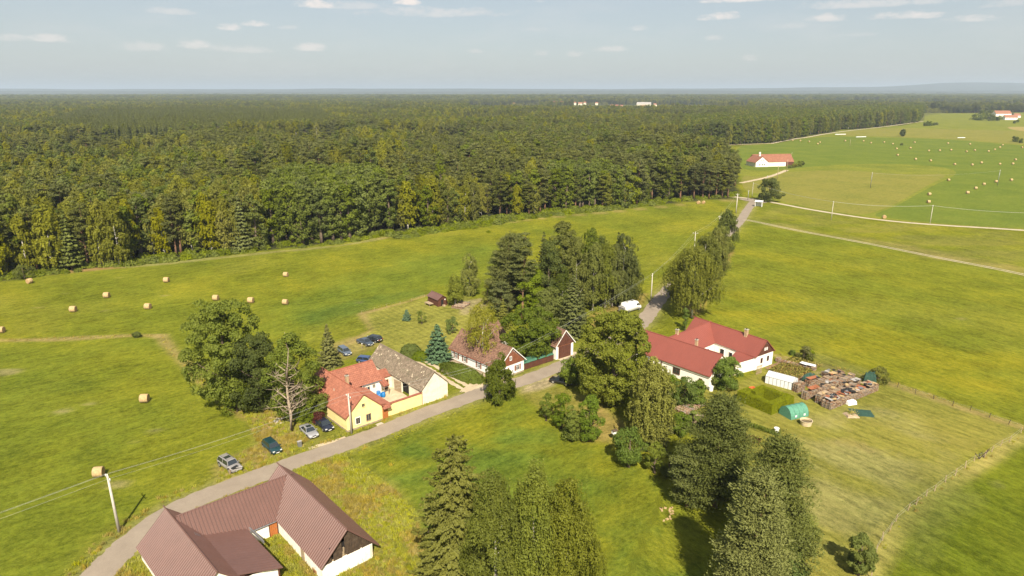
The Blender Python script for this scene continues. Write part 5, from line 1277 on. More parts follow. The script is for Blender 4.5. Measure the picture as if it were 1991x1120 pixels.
door(rw, (-2.97, 8.2), '-x', 1.0, 2.1, 'dark', 'white_trim', 2); door(rw, (-2.97, 6.0), '-x', .8, 2.0, 'dark', 'white_trim', 2)
# low roof between the gate and the right wing
ro = slope('low_roof', (7.3, .45, 2.5), (12.3, -.75, 2.9), (11.85, 3.7, 2.93), (7.5, 2.6, 2.5), 'metal_red', fa, 'rib', pitch=.5, amp=.014)
b = MB(); b.bar((7.5, .6, 1.2), (12.2, -.5, 1.2), .3, 2.4); b.build('wall', M['plaster_white'], fa)
b = MB(); b.box((7.6, 1.6, 1.2), (.3, 1.9, 2.4)); b.build('wall', M['plaster_white'], fa)
door(fa, (7.35, 1.5), '-x', .8, 1.9, 'wood_brown', 'wood_pale', 3)
sheet('farm_courtyard', [rot_pt(A0, *p) for p in ((3.3, .5), (7.5, .5), (11.9, 3.6), (12.4, 9.4), (3.3, 9.4))], M['yard'], .009)
# wooden lattice gate by the farm
gg = thing('lattice_gate', 'pale lattice panel leaning at the white farm wall', 'gate', (*rot_pt(A0, 10.9, -2.3), 0), LOCAL + R(-6))
for i in range(12): box_obj('slat', (-.9 + i * .16, 0, .95), (.05, .03, 1.9), M['wood_pale'], gg)
for z_ in (.25, 1.65): box_obj('rail', (0, .04, z_), (1.9, .04, .08), M['wood_pale'], gg)
# ---- 6. farmhouse in the far meadow
D0 = at(1481, 324.5)
fh = thing('meadow_farmhouse', 'white gabled farmhouse with orange brown roofs alone in the far meadow', 'house', (*D0, 0), R(10))
wall_y(fh, 0, 0, 12, 3.7, 3.0, 6.4, 'plaster_white')
gable_roof(fh, 0, -.2, 12, 4.1, 2.8, 6.7, 'tile_orange', 'tile', pitch=.6, course=.6)
for cx in (-1.3, .2, 1.4): window(fh, (cx, -.02, 1.5), '-y', .7, 1.1)
for cx in (-.5, .6): window(fh, (cx, -.02, 4.1), '-y', .5, .7)
roof_x(fh, 5.0, 1.5, 20, 4.2, 2.8, 6.5, 'tile_orange', 'tile', pitch=.6, course=.6)
b = MB(); b.box((9, 1.1, 1.4), (12, .3, 2.8)); b.box((9, 8.9, 1.4), (16, .3, 2.8)); b.build('wall', M['plaster_white'], fh)
b = MB(); b.box((17.3, 1.15, 1.3), (4.6, .3, 2.6)); b.box((19.8, 5, 1.5), (.3, 7.6, 3)); b.add([(19.9, 1.1, 2.8), (19.9, 8.9, 2.8), (19.9, 5, 6.3)], [(0, 1, 2)]); b.build('barn_wall', M['wood_brown'], fh)
roof_x(fh, 13, 0, 24, 4.4, 3.0, 7.0, 'tile_orange', 'tile', pitch=.6, course=.6)
b = MB(); b.box((23.8, 13, 1.6), (.3, 8.2, 3.2)); b.add([(23.95, 8.8, 3), (23.95, 17.2, 3), (23.95, 13, 6.8)], [(0, 1, 2)]); b.box((12, 17, 1.5), (24, .3, 3)); b.build('barn_wall', M['wood_brown'], fh)
chimney(fh, .2, 4, 5.8, 8.0, .8, 'plaster_white'); chimney(fh, 4.5, 12.8, 6, 8.6, .9, 'plaster_white')
for i, (px, py, h_, lb) in enumerate(((1544, 326, 7, 'yellow green bush in front of the meadow farmhouse'), (1553, 324, 9, 'dark green bush at the right end of the meadow farmhouse'), (1560, 321, 6, 'small bush right beyond the meadow farmhouse'), (1469, 323, 5, 'tiny bush left of the meadow farmhouse gable'), (1536, 327, 6, 'low bush by the brown barn wall of the meadow farmhouse'))):
    T('shrub', t_broad, px, py, px, py - h_, h_ * 1.6, lb, 200 + i, cat='shrub', mat='lf_dark' if i != 0 else 'lf_yellow', nc=14, per=60, leaf=.5, cr=.2, z0=0)
fh.scale = (1.35, 1.2, 1.12)
# ---- 7. distant houses
def far_house(bx, by, L, W_, h_, rz, wall, roofm, label, grp=None):
    X0, Yq = at(bx, by)
    t = thing('distant_house', label, 'house', (X0, Yq, 0), rz, grp)
    b = MB(); hw = W_ / 2
    b.box((0, 0, h_ / 2), (L, W_, h_)); 
    for s in (-1, 1): b.add([(s * (L / 2 - .01), -hw, h_), (s * (L / 2 - .01), hw, h_), (s * (L / 2 - .01), 0, h_ + hw * .85)], [(0, 1, 2)])
    b.build('wall', M[wall], t)
    b = MB(); hr = h_ + hw * .9
    b.slab([(-L / 2 - .4, -hw - .5, h_ - .3), (L / 2 + .4, -hw - .5, h_ - .3), (L / 2 + .4, 0, hr), (-L / 2 - .4, 0, hr)], .2)
    b.slab([(L / 2 + .4, hw + .5, h_ - .3), (-L / 2 - .4, hw + .5, h_ - .3), (-L / 2 - .4, 0, hr), (L / 2 + .4, 0, hr)], .2); b.build('roof', M[roofm], t)
    for k_ in range(max(2, int(L / 5))): box_obj('window', (-L / 2 + (k_ + .5) * L / max(2, int(L / 5)), -hw - .03, h_ * .55), (1.2, .1, 1.5), M['glass'], t)
    return t
# farm group at the far right
for a in ((1946, 229, 34, 13, 9, R(2), 'plaster_white', 'tile_orange', 'largest pale farm building with orange roof at the far right'), (1963, 233, 24, 10, 5, R(-4), 'plaster_white', 'tile_orange', 'long low orange roofed building before the far right farm'), (1936, 228, 16, 11, 6, R(30), 'plaster_old', 'tile_orange', 'small building left of the far right farm'), (1975, 229, 14, 9, 5, R(10), 'plaster_white', 'tile_orange', 'smallest orange roofed house at the far right')): far_house(*a)
for i, (px, py, h_, wp) in enumerate(((1893, 233, 11, 14), (1903, 234, 9, 14), (1912, 233, 10, 14), (1922, 235, 12, 16), (1932, 234, 8, 12), (1941, 235, 9, 12), (1925, 225, 10, 16), (1910, 224, 8, 16), (1968, 227, 7, 8), (1978, 238, 5, 5), (1972, 240, 5, 4))):
    q = px_tree('village_tree', t_broad, px, py, px, py - h_, wp, 'dark tree in the clump round the far right farm', 230 + i, mat='lf_dark', nc=20, per=30, leaf=1.4, cr=.2, z0=0); q['group'] = 'trees round the far right farm'
VIL = [(952, 206.5, 60, 14, 5, 'plaster_white', 'tile_orange', 'low pale building leftmost in the far village'), (968, 207, 40, 14, 6, 'plaster_white', 'tile_orange', 'second low building from the left in the far village'), (998, 206, 22, 14, 8, 'plaster_white', 'tile_orange', 'small orange roofed house left of the big red building'), (1080, 206, 30, 20, 12, 'rust', 'metal_red', 'left block of the big red roofed building in the far village'), (1092, 206, 30, 20, 12, 'rust', 'metal_red', 'right block of the big red roofed building in the far village'),
       (1110, 206, 20, 14, 8, 'plaster_white', 'tile_orange', 'pale house right of the big red building'), (1118, 205.5, 14, 12, 11, 'plaster_white', 'tile_orange', 'tall narrow white house in the far village'), (1128, 206, 26, 16, 9, 'plaster_white', 'tile_orange', 'orange roofed house in the middle of the far village'), (1137, 206, 16, 14, 12, 'plaster_white', 'tile_orange', 'white block right of the middle village house'), (1160, 205.5, 18, 12, 10, 'plaster_white', 'tile_orange', 'isolated white house in the far village'),
       (1190, 209, 16, 12, 6, 'plaster_white', 'tile_orange', 'small house at the left of the right village row'), (1199, 210, 18, 12, 7, 'rust', 'tile_orange', 'red house in the right village row'), (1208, 210, 18, 12, 6, 'plaster_white', 'tile_orange', 'pale house in the right village row'), (1252, 206, 90, 24, 6, 'plaster_white', 'grey_sheet', 'long white hall roof in the far village'), (1250, 210.5, 24, 14, 5, 'rust', 'tile_orange', 'orange roofed house below the long white hall'), (1273, 208, 18, 14, 8, 'plaster_white', 'tile_orange', 'orange house at the right end of the village'), (1402, 210, 24, 14, 7, 'plaster_old', 'tile_orange', 'single pale roof in the forest right of the village'), (1310, 209, 8, 8, 12, 'plaster_white', 'tile_orange', 'small white tower house right of the village')]
for i, (px, py, L, W_, h_, wl_, rf, lb) in enumerate(VIL): far_house(px, py - 1.2, L * .62, W_ * .7, h_ * .8, R((i * 37) % 40 - 20), 'rust' if wl_ == 'rust' else 'plaster_old', rf, lb)
# ================================================================ CARS
def car(name, label, px, py, head, L, W_, Hh, colr_, kind='sedan', cat='car', group=None, sunroof=False, wreck=False, tilt=0):
    """head: direction the bonnet points, radians anticlockwise from +X"""
    X0, Y0 = at(px, py)
    t = thing(name, label, cat, (X0, Y0, 0), head, group)
    cp = paint('car paint ' + label[:18], colr_, 0.28, 0.04, 1, metal=0.35 if max(colr_) > .1 else 0.1, spec=0.6, coat=0.8)
    zb, belt = .28, Hh * .60
    h2 = W_ / 2
    # stations along the car: x, half width at belt, belt z, half width at sill
    hood = {'sedan': .27, 'coupe': .29, 'hatch': .24, 'suv': .27}[kind]; boot = {'sedan': .17, 'coupe': .17, 'hatch': .02, 'suv': .01}[kind]
    st = [(-.5, .80, belt * .86), (-.485, .90, belt * .98), (-.40, .97, belt * 1.03), (-.2, 1.0, belt), (.5 - hood - .02, 1.0, belt * .98), (.5 - hood * .5, .97, belt * .93), (.455, .90, belt * .82), (.492, .80, belt * .68), (.5, .70, belt * .60)]
    V = []; F = []
    for x, k_, zt in st:
        w_ = h2 * k_; X_ = x * L
        V += [(X_, -w_ * .93, zb), (X_, -w_, zb + (zt - zb) * .45), (X_, -w_ * .95, zt - .05), (X_, -w_ * .80, zt), (X_, w_ * .80, zt), (X_, w_ * .95, zt - .05), (X_, w_, zb + (zt - zb) * .45), (X_, w_ * .93, zb)]
    for i in range(len(st) - 1):
        for k_ in range(8):
            a = i * 8 + k_; b2 = i * 8 + (k_ + 1) % 8; F.append((a, b2, b2 + 8, a + 8))
    F.append(tuple(range(7, -1, -1))); F.append(tuple((len(st) - 1) * 8 + k_ for k_ in range(8)))
    b = MB(); b.add(V, F); body = b.build('body', cp, t, True)
    # cabin
    xr0, xr1 = (-.5 + boot + .015) * L, (.5 - hood + .02) * L            # base
    xt0 = xr0 + (.12 if kind in ('hatch', 'suv') else .20 if kind == 'coupe' else .15) * L * (.6 if kind in ('hatch', 'suv') else 1); xt1 = xr1 - (.135 if kind != 'suv' else .09) * L
    wb, wtp = h2 * .90, h2 * .70
    zt = belt * .97
    lo = [(xr0, -wb, zt), (xr1, -wb, zt), (xr1, wb, zt), (xr0, wb, zt)]; hi = [(xt0, -wtp, Hh - .05), (xt1, -wtp, Hh - .04), (xt1, wtp, Hh - .04), (xt0, wtp, Hh - .05)]
    hi2 = [(xt0 + .12, -wtp * .82, Hh), (xt1 - .12, -wtp * .82, Hh), (xt1 - .12, wtp * .82, Hh), (xt0 + .12, wtp * .82, Hh)]
    b = MB(); b.add(lo + hi + hi2, [(0, 1, 5, 4), (1, 2, 6, 5), (2, 3, 7, 6), (3, 0, 4, 7), (4, 5, 9, 8), (5, 6, 10, 9), (6, 7, 11, 10), (7, 4, 8, 11), (8, 9, 10, 11)]); b.build('cabin', cp, t)
    def glass(nm, q4, ins=.10, push=.015):
        q4 = [Vector(p) for p in q4]; c = sum(q4, Vector()) / 4; n = (q4[1] - q4[0]).cross(q4[3] - q4[0]).normalized()
        if n.dot(c - Vector((0, 0, zt))) < 0: n = -n
        b = MB(); b.slab([p.lerp(c, ins) + n * push for p in q4], .01); return b.build(nm, M['carglass'], t)
    glass('windscreen', [lo[1], lo[2], hi[2], hi[1]], .09); glass('rear_window', [lo[3], lo[0], hi[0], hi[3]], .12)
    for s in (0, 1):
        a, bb, c_, d_ = (lo[0], lo[1], hi[1], hi[0]) if s == 0 else (lo[3], lo[2], hi[2], hi[3])
        a, bb, c_, d_ = map(Vector, (a, bb, c_, d_))
        m0, m1 = a.lerp(bb, .5), d_.lerp(c_, .5)
        glass('side_window', [a, m0, m1, d_], .10); glass('side_window', [m0, bb, c_, m1], .10)
        b = MB(); p = bb.lerp(c_, .15); b.box((p.x - .05, (1 if s else -1) * (h2 + .06), p.z + .02), (.16, .2, .13)); b.build('mirror', cp, t)
    if sunroof: box_obj('sunroof', ((xt0 + xt1) / 2 + .1, 0, Hh + .012), (.75, .85, .03), M['carglass'], t)
    if kind == 'suv':
        for s in (-1, 1): b = MB(); b.tube([(xt0 + .1, s * wtp * .8, Hh + .06), (xt1 - .1, s * wtp * .8, Hh + .06)], .025, 5); b.build('roof_rail', M['black'], t)
    # wheels
    wr = .33 if kind != 'suv' else .38
    for sx in (-.30, .315):
        for s in (-1, 1):
            o = obj('wheel', None, t); o.location = (sx * L, s * (h2 - .10), wr)
            b = MB(); b.tube([(0, -.11, 0), (0, -.09, 0), (0, .09, 0), (0, .11, 0)], [wr * .92, wr, wr, wr * .92], 14); b.build('tyre', M['tyre'], o)
            b = MB(); b.tube([(0, s * .10, 0), (0, s * .125, 0)], wr * .66, 10); b.build('rim', M['rim'], o)
            b = MB(); b.tube([(sx * L, s * (h2 - .16), wr + .02), (sx * L, s * (h2 - .0), wr + .02)], wr * 1.18, 14); b.build('wheel_arch', M['black'], t)
    for s in (-1, 1):
        b = MB(); b.box((.468 * L, s * h2 * .66, belt * .70), (.22, h2 * .36, .15)); b.build('headlight', M['lamp_clear'] if not (wreck and s < 0) else M['black'], t)
        b = MB(); b.box((-.494 * L, s * h2 * .68, belt * .84), (.10, h2 * .34, .16)); b.build('tail_light', M['lamp_red'], t)
    b = MB(); b.box((.494 * L, 0, belt * .58), (.08, h2 * .6, .22 if not wreck else .34)); b.build('grille', M['black'], t)
    b = MB(); b.box((.503 * L, 0, zb + .10), (.03, .52, .11)); b.build('number_plate', M['plate'], t)
    b = MB(); b.box((-.506 * L, 0, belt * .75), (.03, .52, .11)); b.build('number_plate', M['plate'], t)
    b = MB(); b.box((0, 0, .27), (L * .96, W_ * .86, .10)); b.build('underbody', M['black'], t)
    if wreck:
        b = MB(); b.bar((.50 * L, -.8, .75), (.56 * L, .6, .55), .10, .2); b.bar((.46 * L, -.1, .95), (.53 * L, .75, .78), .5, .04); b.build('torn_bumper', M['grey_sheet'], t)
        b = MB(); b.box((.44 * L, -.2, belt * .9), (.55, 1.0, .2), .2); b.build('engine_bay', M['black'], t)
        b = MB(); b.bar((.40 * L, -1.0, .1), (.45 * L, -1.05, .9), .25, .08); b.build('loose_fender', M['wood_pale'], t)
    return t
H0 = R(-50)      # bonnets point towards the camera, slightly to the right
car('parked_car', 'silver coupe with a sunroof parked by the bleached dead tree', 601, 843, R(-52), 4.7, 1.86, 1.40, (0.36, 0.36, 0.37), 'coupe', sunroof=True)
car('parked_car', 'dark navy sedan parked between the silver coupe and the yellow house', 630, 830, R(-50), 4.75, 1.84, 1.43, (0.014, 0.018, 0.035), 'sedan')
car('parked_car', 'dark green hatchback parked alone by the verge', 529, 874, R(-47), 4.4, 1.78, 1.50, (0.010, 0.040, 0.045), 'hatch')
car('wrecked_car', 'silver off-road wagon with a wrecked open front by the verge', 447, 909, R(-40), 4.6, 1.85, 1.62, (0.33, 0.31, 0.30), 'suv', sunroof=True, wreck=True)
car('parked_car', 'grey blue sedan left of the pair behind the grey barn', 710, 669, R(-40), 4.6, 1.8, 1.42, (0.045, 0.060, 0.085), 'sedan')
car('parked_car', 'black hatchback seen from behind, right of the grey blue sedan', 726, 663, R(152), 4.4, 1.8, 1.48, (0.012, 0.014, 0.016), 'hatch')
car('parked_car', 'light steel blue wagon beside the slim green spruce', 670, 687, R(-52), 4.4, 1.78, 1.45, (0.12, 0.15, 0.20), 'hatch')
car('parked_car', 'blue car half hidden behind the red tiled rear roof', 713, 705, R(-15), 4.2, 1.75, 1.45, (0.05, 0.09, 0.22), 'hatch')
car('parked_car', 'black convertible looking car parked under the small bright tree', 1091, 745, R(-28), 4.5, 1.85, 1.40, (0.012, 0.012, 0.014), 'sedan')
car('parked_car', 'dark car in the shade of the oak by the garage', 1134, 708, R(-25), 4.4, 1.8, 1.45, (0.02, 0.025, 0.04), 'hatch')
car('parked_car', 'pale grey car standing in the cottage yard under the walnut tree', 1046, 698, R(-20), 4.3, 1.75, 1.45, (0.30, 0.32, 0.34), 'hatch')
# white delivery van with a grey box trailer
def van():
    X0, Y0 = at(1227, 604)
    hd = math.atan2(at(1238, 600)[1] - at(1212, 607)[1], at(1238, 600)[0] - at(1212, 607)[0])
    t = thing('delivery_van', 'white high roofed van parked on the mown grass by the grove', 'van', (X0, Y0, 0), hd)
    st = [(-3.0, .93, 2.45), (-2.9, 1.0, 2.6), (1.3, 1.0, 2.6), (1.75, .97, 2.35), (2.2, .95, 1.55), (2.85, .90, 1.2), (3.0, .80, .95)]
    V, F = [], []
    for x, k_, z in st: w_ = k_; V += [(x, -w_, .35), (x, -w_, z * .55), (x, -w_ * .92, z - .12), (x, -w_ * .78, z), (x, w_ * .78, z), (x, w_ * .92, z - .12), (x, w_, z * .55), (x, w_, .35)]
    for i in range(len(st) - 1):
        for k_ in range(8): a = i * 8 + k_; b2 = i * 8 + (k_ + 1) % 8; F.append((a, b2, b2 + 8, a + 8))
    F += [tuple(range(7, -1, -1)), tuple((len(st) - 1) * 8 + k_ for k_ in range(8))]
    b = MB(); b.add(V, F); b.build('body', M['vanwhite'], t, True)
    b = MB(); b.slab([(1.82, -.75, 2.28), (1.82, .75, 2.28), (2.2, .8, 1.62), (2.2, -.8, 1.62)], .02); b.build('windscreen', M['carglass'], t)
    for s in (-1, 1):
        box_obj('side_window', (1.35, s * .99, 1.75), (.8, .03, .55), M['carglass'], t); box_obj('headlight', (2.9, s * .68, .85), (.2, .3, .2), M['lamp_clear'], t); box_obj('mirror', (1.85, s * 1.1, 1.6), (.1, .2, .3), M['black'], t)
        for x in (-1.9, 2.0):
            o = obj('wheel', None, t); o.location = (x, s * .88, .36)
            b = MB(); b.tube([(0, -.12, 0), (0, .12, 0)], .36, 12); b.build('tyre', M['tyre'], o); b = MB(); b.tube([(0, s * .12, 0), (0, s * .14, 0)], .2, 8); b.build('rim', M['rim'], o)
    for x in (-1.6, .2): box_obj('roof_hatch', (x, 0, 2.62), (.6, .55, .06), M['carglass'], t)
    t2 = thing('box_trailer', 'small grey box trailer behind the white van', 'trailer', (*(at(1212.5, 607.5)), 0), hd)
    b = MB(); b.box((0, 0, 1.0), (2.2, 1.6, 1.3)); b.build('body', M['gutter'], t2); b = MB(); b.box((0, 0, 1.68), (2.3, 1.7, .08)); b.build('lid', M['grey_sheet'], t2)
    for x in (-.6, .6): box_obj('hatch', (x, 0, 1.74), (.5, .9, .04), M['glass'], t2)
    for s in (-1, 1):
        o = obj('wheel', None, t2); o.location = (0, s * .86, .32); b = MB(); b.tube([(0, -.09, 0), (0, .09, 0)], .32, 12); b.build('tyre', M['tyre'], o)
    b = MB(); b.bar((1.1, 0, .45), (1.9, 0, .45), .08, .08); b.build('drawbar', M['black'], t2)
van()
# ================================================================ STRAW BALES
def bale_mesh():
    g = random.Random(4); n = 18; b = MB(); prof = [(-.66, .72), (-.62, .765), (-.2, .78), (.2, .775), (.62, .76), (.66, .72)]
    V = []
    for x, r_ in prof:
        for k_ in range(n):
            a = 2 * math.pi * k_ / n; q = r_ * (1 + g.uniform(-.018, .018)); V.append((x, math.cos(a) * q, math.sin(a) * q + .76))
    F = [(i * n + k_, i * n + (k_ + 1) % n, (i + 1) * n + (k_ + 1) % n, (i + 1) * n + k_) for i in range(5) for k_ in range(n)]
    b.add(V, F); m1 = b.mesh('straw', M['straw'], True)
    ends = []
    for s in (-1, 1):
        b = MB(); rr = [.72, .5, .25, .02]; V = []
        for j, r_ in enumerate(rr):
            for k_ in range(n): a = 2 * math.pi * k_ / n; V.append((s * (.665 + .012 * (j % 2) + .01 * j), math.cos(a) * r_, math.sin(a) * r_ + .76))
        F = [(i * n + k_, i * n + (k_ + 1) % n, (i + 1) * n + (k_ + 1) % n, (i + 1) * n + k_) for i in range(3) for k_ in range(n)]
        b.add(V, F); ends.append(b.mesh('rolled_end', M['straw_end'], True))
    return m1, ends
bm_, be_ = bale_mesh()
bale0 = None
def bale(px, py, rz, label, group, parts=True):
    """px, py: foot of the bale"""
    global bale0
    X0, Y0 = at(px, py)
    if bale0 is None:
        t = thing('straw_bale', label, 'bale', (X0, Y0, 0), rz, group); obj('straw', bm_, t)
        for e in be_: obj('rolled_end', e, t)
        bale0 = t; return t
    c = copy_tree(bale0, (X0, Y0, 0), rz, None, label); c['group'] = group
    s_ = random.Random(int(px * 7 + py)).uniform(.94, 1.05); c.scale = (s_, s_, s_); return c
LB = [(193, 926, 12, 'straw bale right behind the top of the nearest power pole'), (282, 782, 8, 'straw bale alone in the lower left field'), (3, 647, 5, 'straw bale cut by the left picture edge'), (143, 606.5, 6, 'straw bale leftmost of the row in the upper left meadow'),
      (208, 579, 4, 'straw bale between the leftmost row bale and the one nearest the forest'), (58, 551, 70, 'straw bale seen end on beside the round bush at the forest corner'), (324, 549, 3, 'straw bale in the middle of the upper left meadow, closest to the forest strip'), (288, 601, -2, 'straw bale below the middle of the upper left meadow'),
      (420, 584, -4, 'straw bale just left above the large olive tree'), (488, 589, -4, 'straw bale half hidden behind the crown of the large olive tree'), (555, 592, -8, 'straw bale right of the large olive tree'), (556, 538, -10, 'straw bale farthest back in the meadow left of the grove')]
for px, py, a, lb in LB: bale(px, py, R(a), lb, 'round straw bales on the left meadows')
RB = [(1719, 425, 75), (1805, 395, 0), (1806.5, 380, 0), (1881, 377, -15), (1897, 368, -15), (1913, 360, -15), (1936.5, 355, -15), (1966, 352, -10), (1844, 352, 5)]
RN = ['straw bale beside the gravel road, standing end on', 'lower of two straw bales one behind the other right of the pale stripe', 'upper of two straw bales one behind the other right of the pale stripe', 'first straw bale of the slanting row on the right meadow', 'second straw bale of the slanting row on the right meadow', 'third straw bale of the slanting row on the right meadow', 'straw bale beside the thin far power pole', 'last straw bale of the slanting row on the right meadow', 'single straw bale at the bend of the pale stripe']
for (px, py, a), lb in zip(RB, RN): bale(px, py, R(a), lb, 'round straw bales on the right meadow')
FB = [(1856, 321), (1890, 322), (1908, 318), (1944, 320.5), (1969, 320), (1974, 312), (1745, 303), (1780, 311), (1809, 314), (1743, 290.5), (1770, 289), (1806, 294.5), (1827, 294), (1849, 293), (1879, 296), (1895, 293.5), (1922, 295.5), (1934, 292), (1944, 288), (1949, 283), (1987, 288), (1736, 281), (1719, 277.5), (1693, 279), (1778, 278), (1679, 275.5), (1643, 275), (1843, 280), (1886, 281.5),
      (1541, 274.5), (1556, 275), (1573, 276.5), (1594, 278), (1590, 281)]
for px, py in FB: bale(px, py, R(random.Random(px).uniform(-25, 15)), *(('tiny straw bale in the rearmost row below the dry far meadow', 'tiny straw bales, rearmost row') if py < 284 else ('tiny straw bale in the middle rows of the far hay meadow', 'tiny straw bales, middle rows') if py < 300 else ('small straw bale in the nearer row of the far hay meadow', 'small straw bales, nearer row')))
for px, py in ((1368, 394.5), (1358, 395)): bale(px, py + 1.5, R(60), 'straw bale leaning at the forest edge near the village road', 'straw bales at the forest edge')
# white wrapped silage rolls lying in rows
for px, py, w_, lb in ((1634, 262, 30, 'left white wrapped silage row in the far meadow'), (1674, 267, 28, 'middle white wrapped silage row in the far meadow'), (1869, 268.5, 22, 'right white wrapped silage row in the far meadow')):
    X0, Y0 = at(px, py); t = thing('silage_row', lb, 'silage row', (X0, Y0, 0), R(14)); b = MB(); L_ = w_ * mpp(py) * .8
    for i in range(6): b.tube([(-L_ / 2 + L_ * i / 6, 0, .5), (-L_ / 2 + L_ * (i + .94) / 6, 0, .5)], .5, 10)
    b.build('wrap', M['film_white'], t)
# ================================================================ POLES AND WIRES
def pole(name, label, bx, by, hh, rz, arms=1, aw=1.8, th=.16, lean=(0, 0), mat='pole_concrete', double=False, loc=None):
    X0, Y0 = loc or at(bx, by); t = thing(name, label, 'pole', (X0, Y0, 0), rz)
    b = MB(); b.tube([(0, 0, 0), (lean[0], lean[1], hh)], [th, th * .62], 8); b.build('post', M[mat], t, True)
    if double: b = MB(); b.tube([(-.55, -.3, 0), (-.3, -.15, hh * .45), (lean[0] - .1, lean[1], hh * .93)], [th * .8, th * .7, th * .5], 8); b.build('stay_post', M[mat], t, True)
    tips = []
    if arms:
        b = MB(); b.bar((lean[0] - aw / 2, lean[1], hh - .35), (lean[0] + aw / 2, lean[1], hh - .35), .09, .10); b.build('cross_arm', M['gutter'], t)
        for x in (-aw / 2 + .08, 0, aw / 2 - .08):
            z0_ = hh - .30 if x else hh; b = MB(); b.tube([(lean[0] + x, lean[1], z0_), (lean[0] + x, lean[1], z0_ + .14), (lean[0] + x, lean[1], z0_ + .26)], [.05, .085, .05], 7); b.build('insulator', M['white_trim'], t)
            tips.append(Vector((X0, Y0, 0)) + Matrix.Rotation(rz, 3, 'Z') @ Vector((lean[0] + x, lean[1], z0_ + .26)))
    return t, tips
P1 = at(232, 1034); P2 = at(683.5, 843)
P1h = height(232, 1034, 208, 925)
ang = math.atan2(P2[1] - P1[1], P2[0] - P1[0])
_, t1 = pole('power_pole', 'tall concrete power pole in the left foreground field', 0, 0, P1h, ang + math.pi / 2, 1, 1.7, .21, (0.1, .15), loc=P1)
_, t2 = pole('power_pole', 'concrete power pole in front of the yellow house gable', 0, 0, height(683.5, 843, 678, 768), ang + math.pi / 2 - .1, 1, 1.5, .19, (0, .1), loc=P2)
P3 = at(967, 776)
_, t3 = pole('power_pole', 'power pole rising through the feathery roadside tree before the cottage', 0, 0, 7.6, R(10) + math.pi / 2, 1, 1.4, .15, loc=P3)
P4 = at(1265.5, 587)
_, t4 = pole('power_pole', 'white power pole on the meadow beside the van', 0, 0, height(1265.5, 587, 1268, 533), R(50) + math.pi / 2 - 1.2, 1, 1.7, .17, loc=P4)
P5 = at(1349, 497); _, t5 = pole('power_pole', 'power pole above the big weeping birch', 0, 0, 8.2, R(-10), 1, 1.7, .16, loc=P5)
P6 = at(1396, 462); _, t6 = pole('power_pole', 'thin pole left of the lone birch up the road', 0, 0, 8.4, R(-10), 1, 1.0, .13, loc=P6)
P7 = at(1431, 414.5); _, t7 = pole('power_pole', 'pole at the forest corner near the crossing', 0, 0, 9.0, R(-10), 1, 1.4, .26, loc=P7)
P8 = at(1408.5, 489.5); _, t8 = pole('sign_post', 'slim white post at the foot of the lone birch', 0, 0, 6.6, 0, 0, 1, .12, loc=P8)
Ps = [at(1462, 385), at(1616, 428), at(1808, 435.5), at(2060, 455)]
q1 = pole('power_pole', 'thin pole at the crossing beside the round dark tree', 0, 0, 8.0, R(80), 1, 1.2, .13, loc=Ps[0])[1]
q2 = pole('power_pole', 'wooden pole in the right meadow just below the gravel road', 0, 0, height(1616, 428, 1620, 392), R(80), 1, .9, .16, loc=Ps[1])[1]
q3 = pole('power_pole', 'wooden pole standing just above the gravel road on the right', 0, 0, height(1808, 436, 1814, 400), R(80), 1, .9, .16, loc=Ps[2])[1]
q4 = pole('power_pole', 'wooden pole beyond the right picture edge', 0, 0, 8.5, R(80), 1, .9, .16, loc=Ps[3])[1]
far_p = [((1692, 366), (1696, 336), 'far pole with a dark cross arm in the middle of the hay meadow'), ((1939, 361), (1944, 331), 'far pole with a dark cross arm at the right of the hay meadow'), ((1511, 349), (1513.5, 322), 'pole just before the meadow farmhouse'), ((1529.5, 334), (1530.5, 311), 'pole against the roof of the meadow farmhouse'), ((1491.5, 352), (1492, 342), 'short pole above the round dark tree'), ((1454, 389), (1454.5, 371), 'thin dark post at the crossing'), ((1652.5, 284), (1653, 272), 'far grey lattice pole beside the forest'), ((1539, 304), (1539, 297), 'tiny pole behind the meadow farmhouse')]
fp = []
for (a, b_, lb) in far_p:
    fp.append(pole('power_pole', lb, a[0], a[1], height(*a, *b_), R(60), 1, 2.4 if 'dark' in lb else 1.4, .17, mat='wood_pale' if 'dark' not in lb else 'gutter')[1])
def span(parent, a, b_, sag, r_=.022):
    n = 14; b = MB(); a = Vector(a); b_ = Vector(b_)
    b.tube([a.lerp(b_, i / n) - Vector((0, 0, sag * 4 * (i / n) * (1 - i / n))) for i in range(n + 1)], r_, 4, cap=False); b.build('wire', M['wire'], parent)
def line(label, tl, sag, r_=.022, loc=None):
    t = thing('power_line', label, 'power line', (0, 0, 0))
    for A_, B_ in zip(tl, tl[1:]):
        for a, b_ in zip(A_, B_): span(t, a, b_, sag, r_)
off = [v + Vector((-62, -34, 0)) * 1.0 for v in t1]
dirv = (Vector((*P1, 0)) - Vector((*P2, 0))).normalized()
far_left = [v + (Matrix.Rotation(R(-3), 3, 'Z') @ dirv) * 55 for v in t1]
line('three slack wires between the foreground pole and the yellow house pole', [t1, t2], .55, .009)
line('three wires leaving the picture left of the foreground pole', [far_left, t1], .5, .009)
line('three wires from the yellow house pole past the cottage', [t2, t3], .5, .011)
line('wires from the cottage pole to the white meadow pole', [t3, t4], .7, .009)
line('wires from the white meadow pole up the village road', [t4, t5, t6, t7], .7, .012)
line('wires along the gravel road on the right', [[v[0], v[2]] for v in (q1, q2, q3, q4)], 1.0, .024)
line('wires between the far poles of the hay meadow', [[v[0]] for v in (fp[0], fp[1])], 2.0, .02)
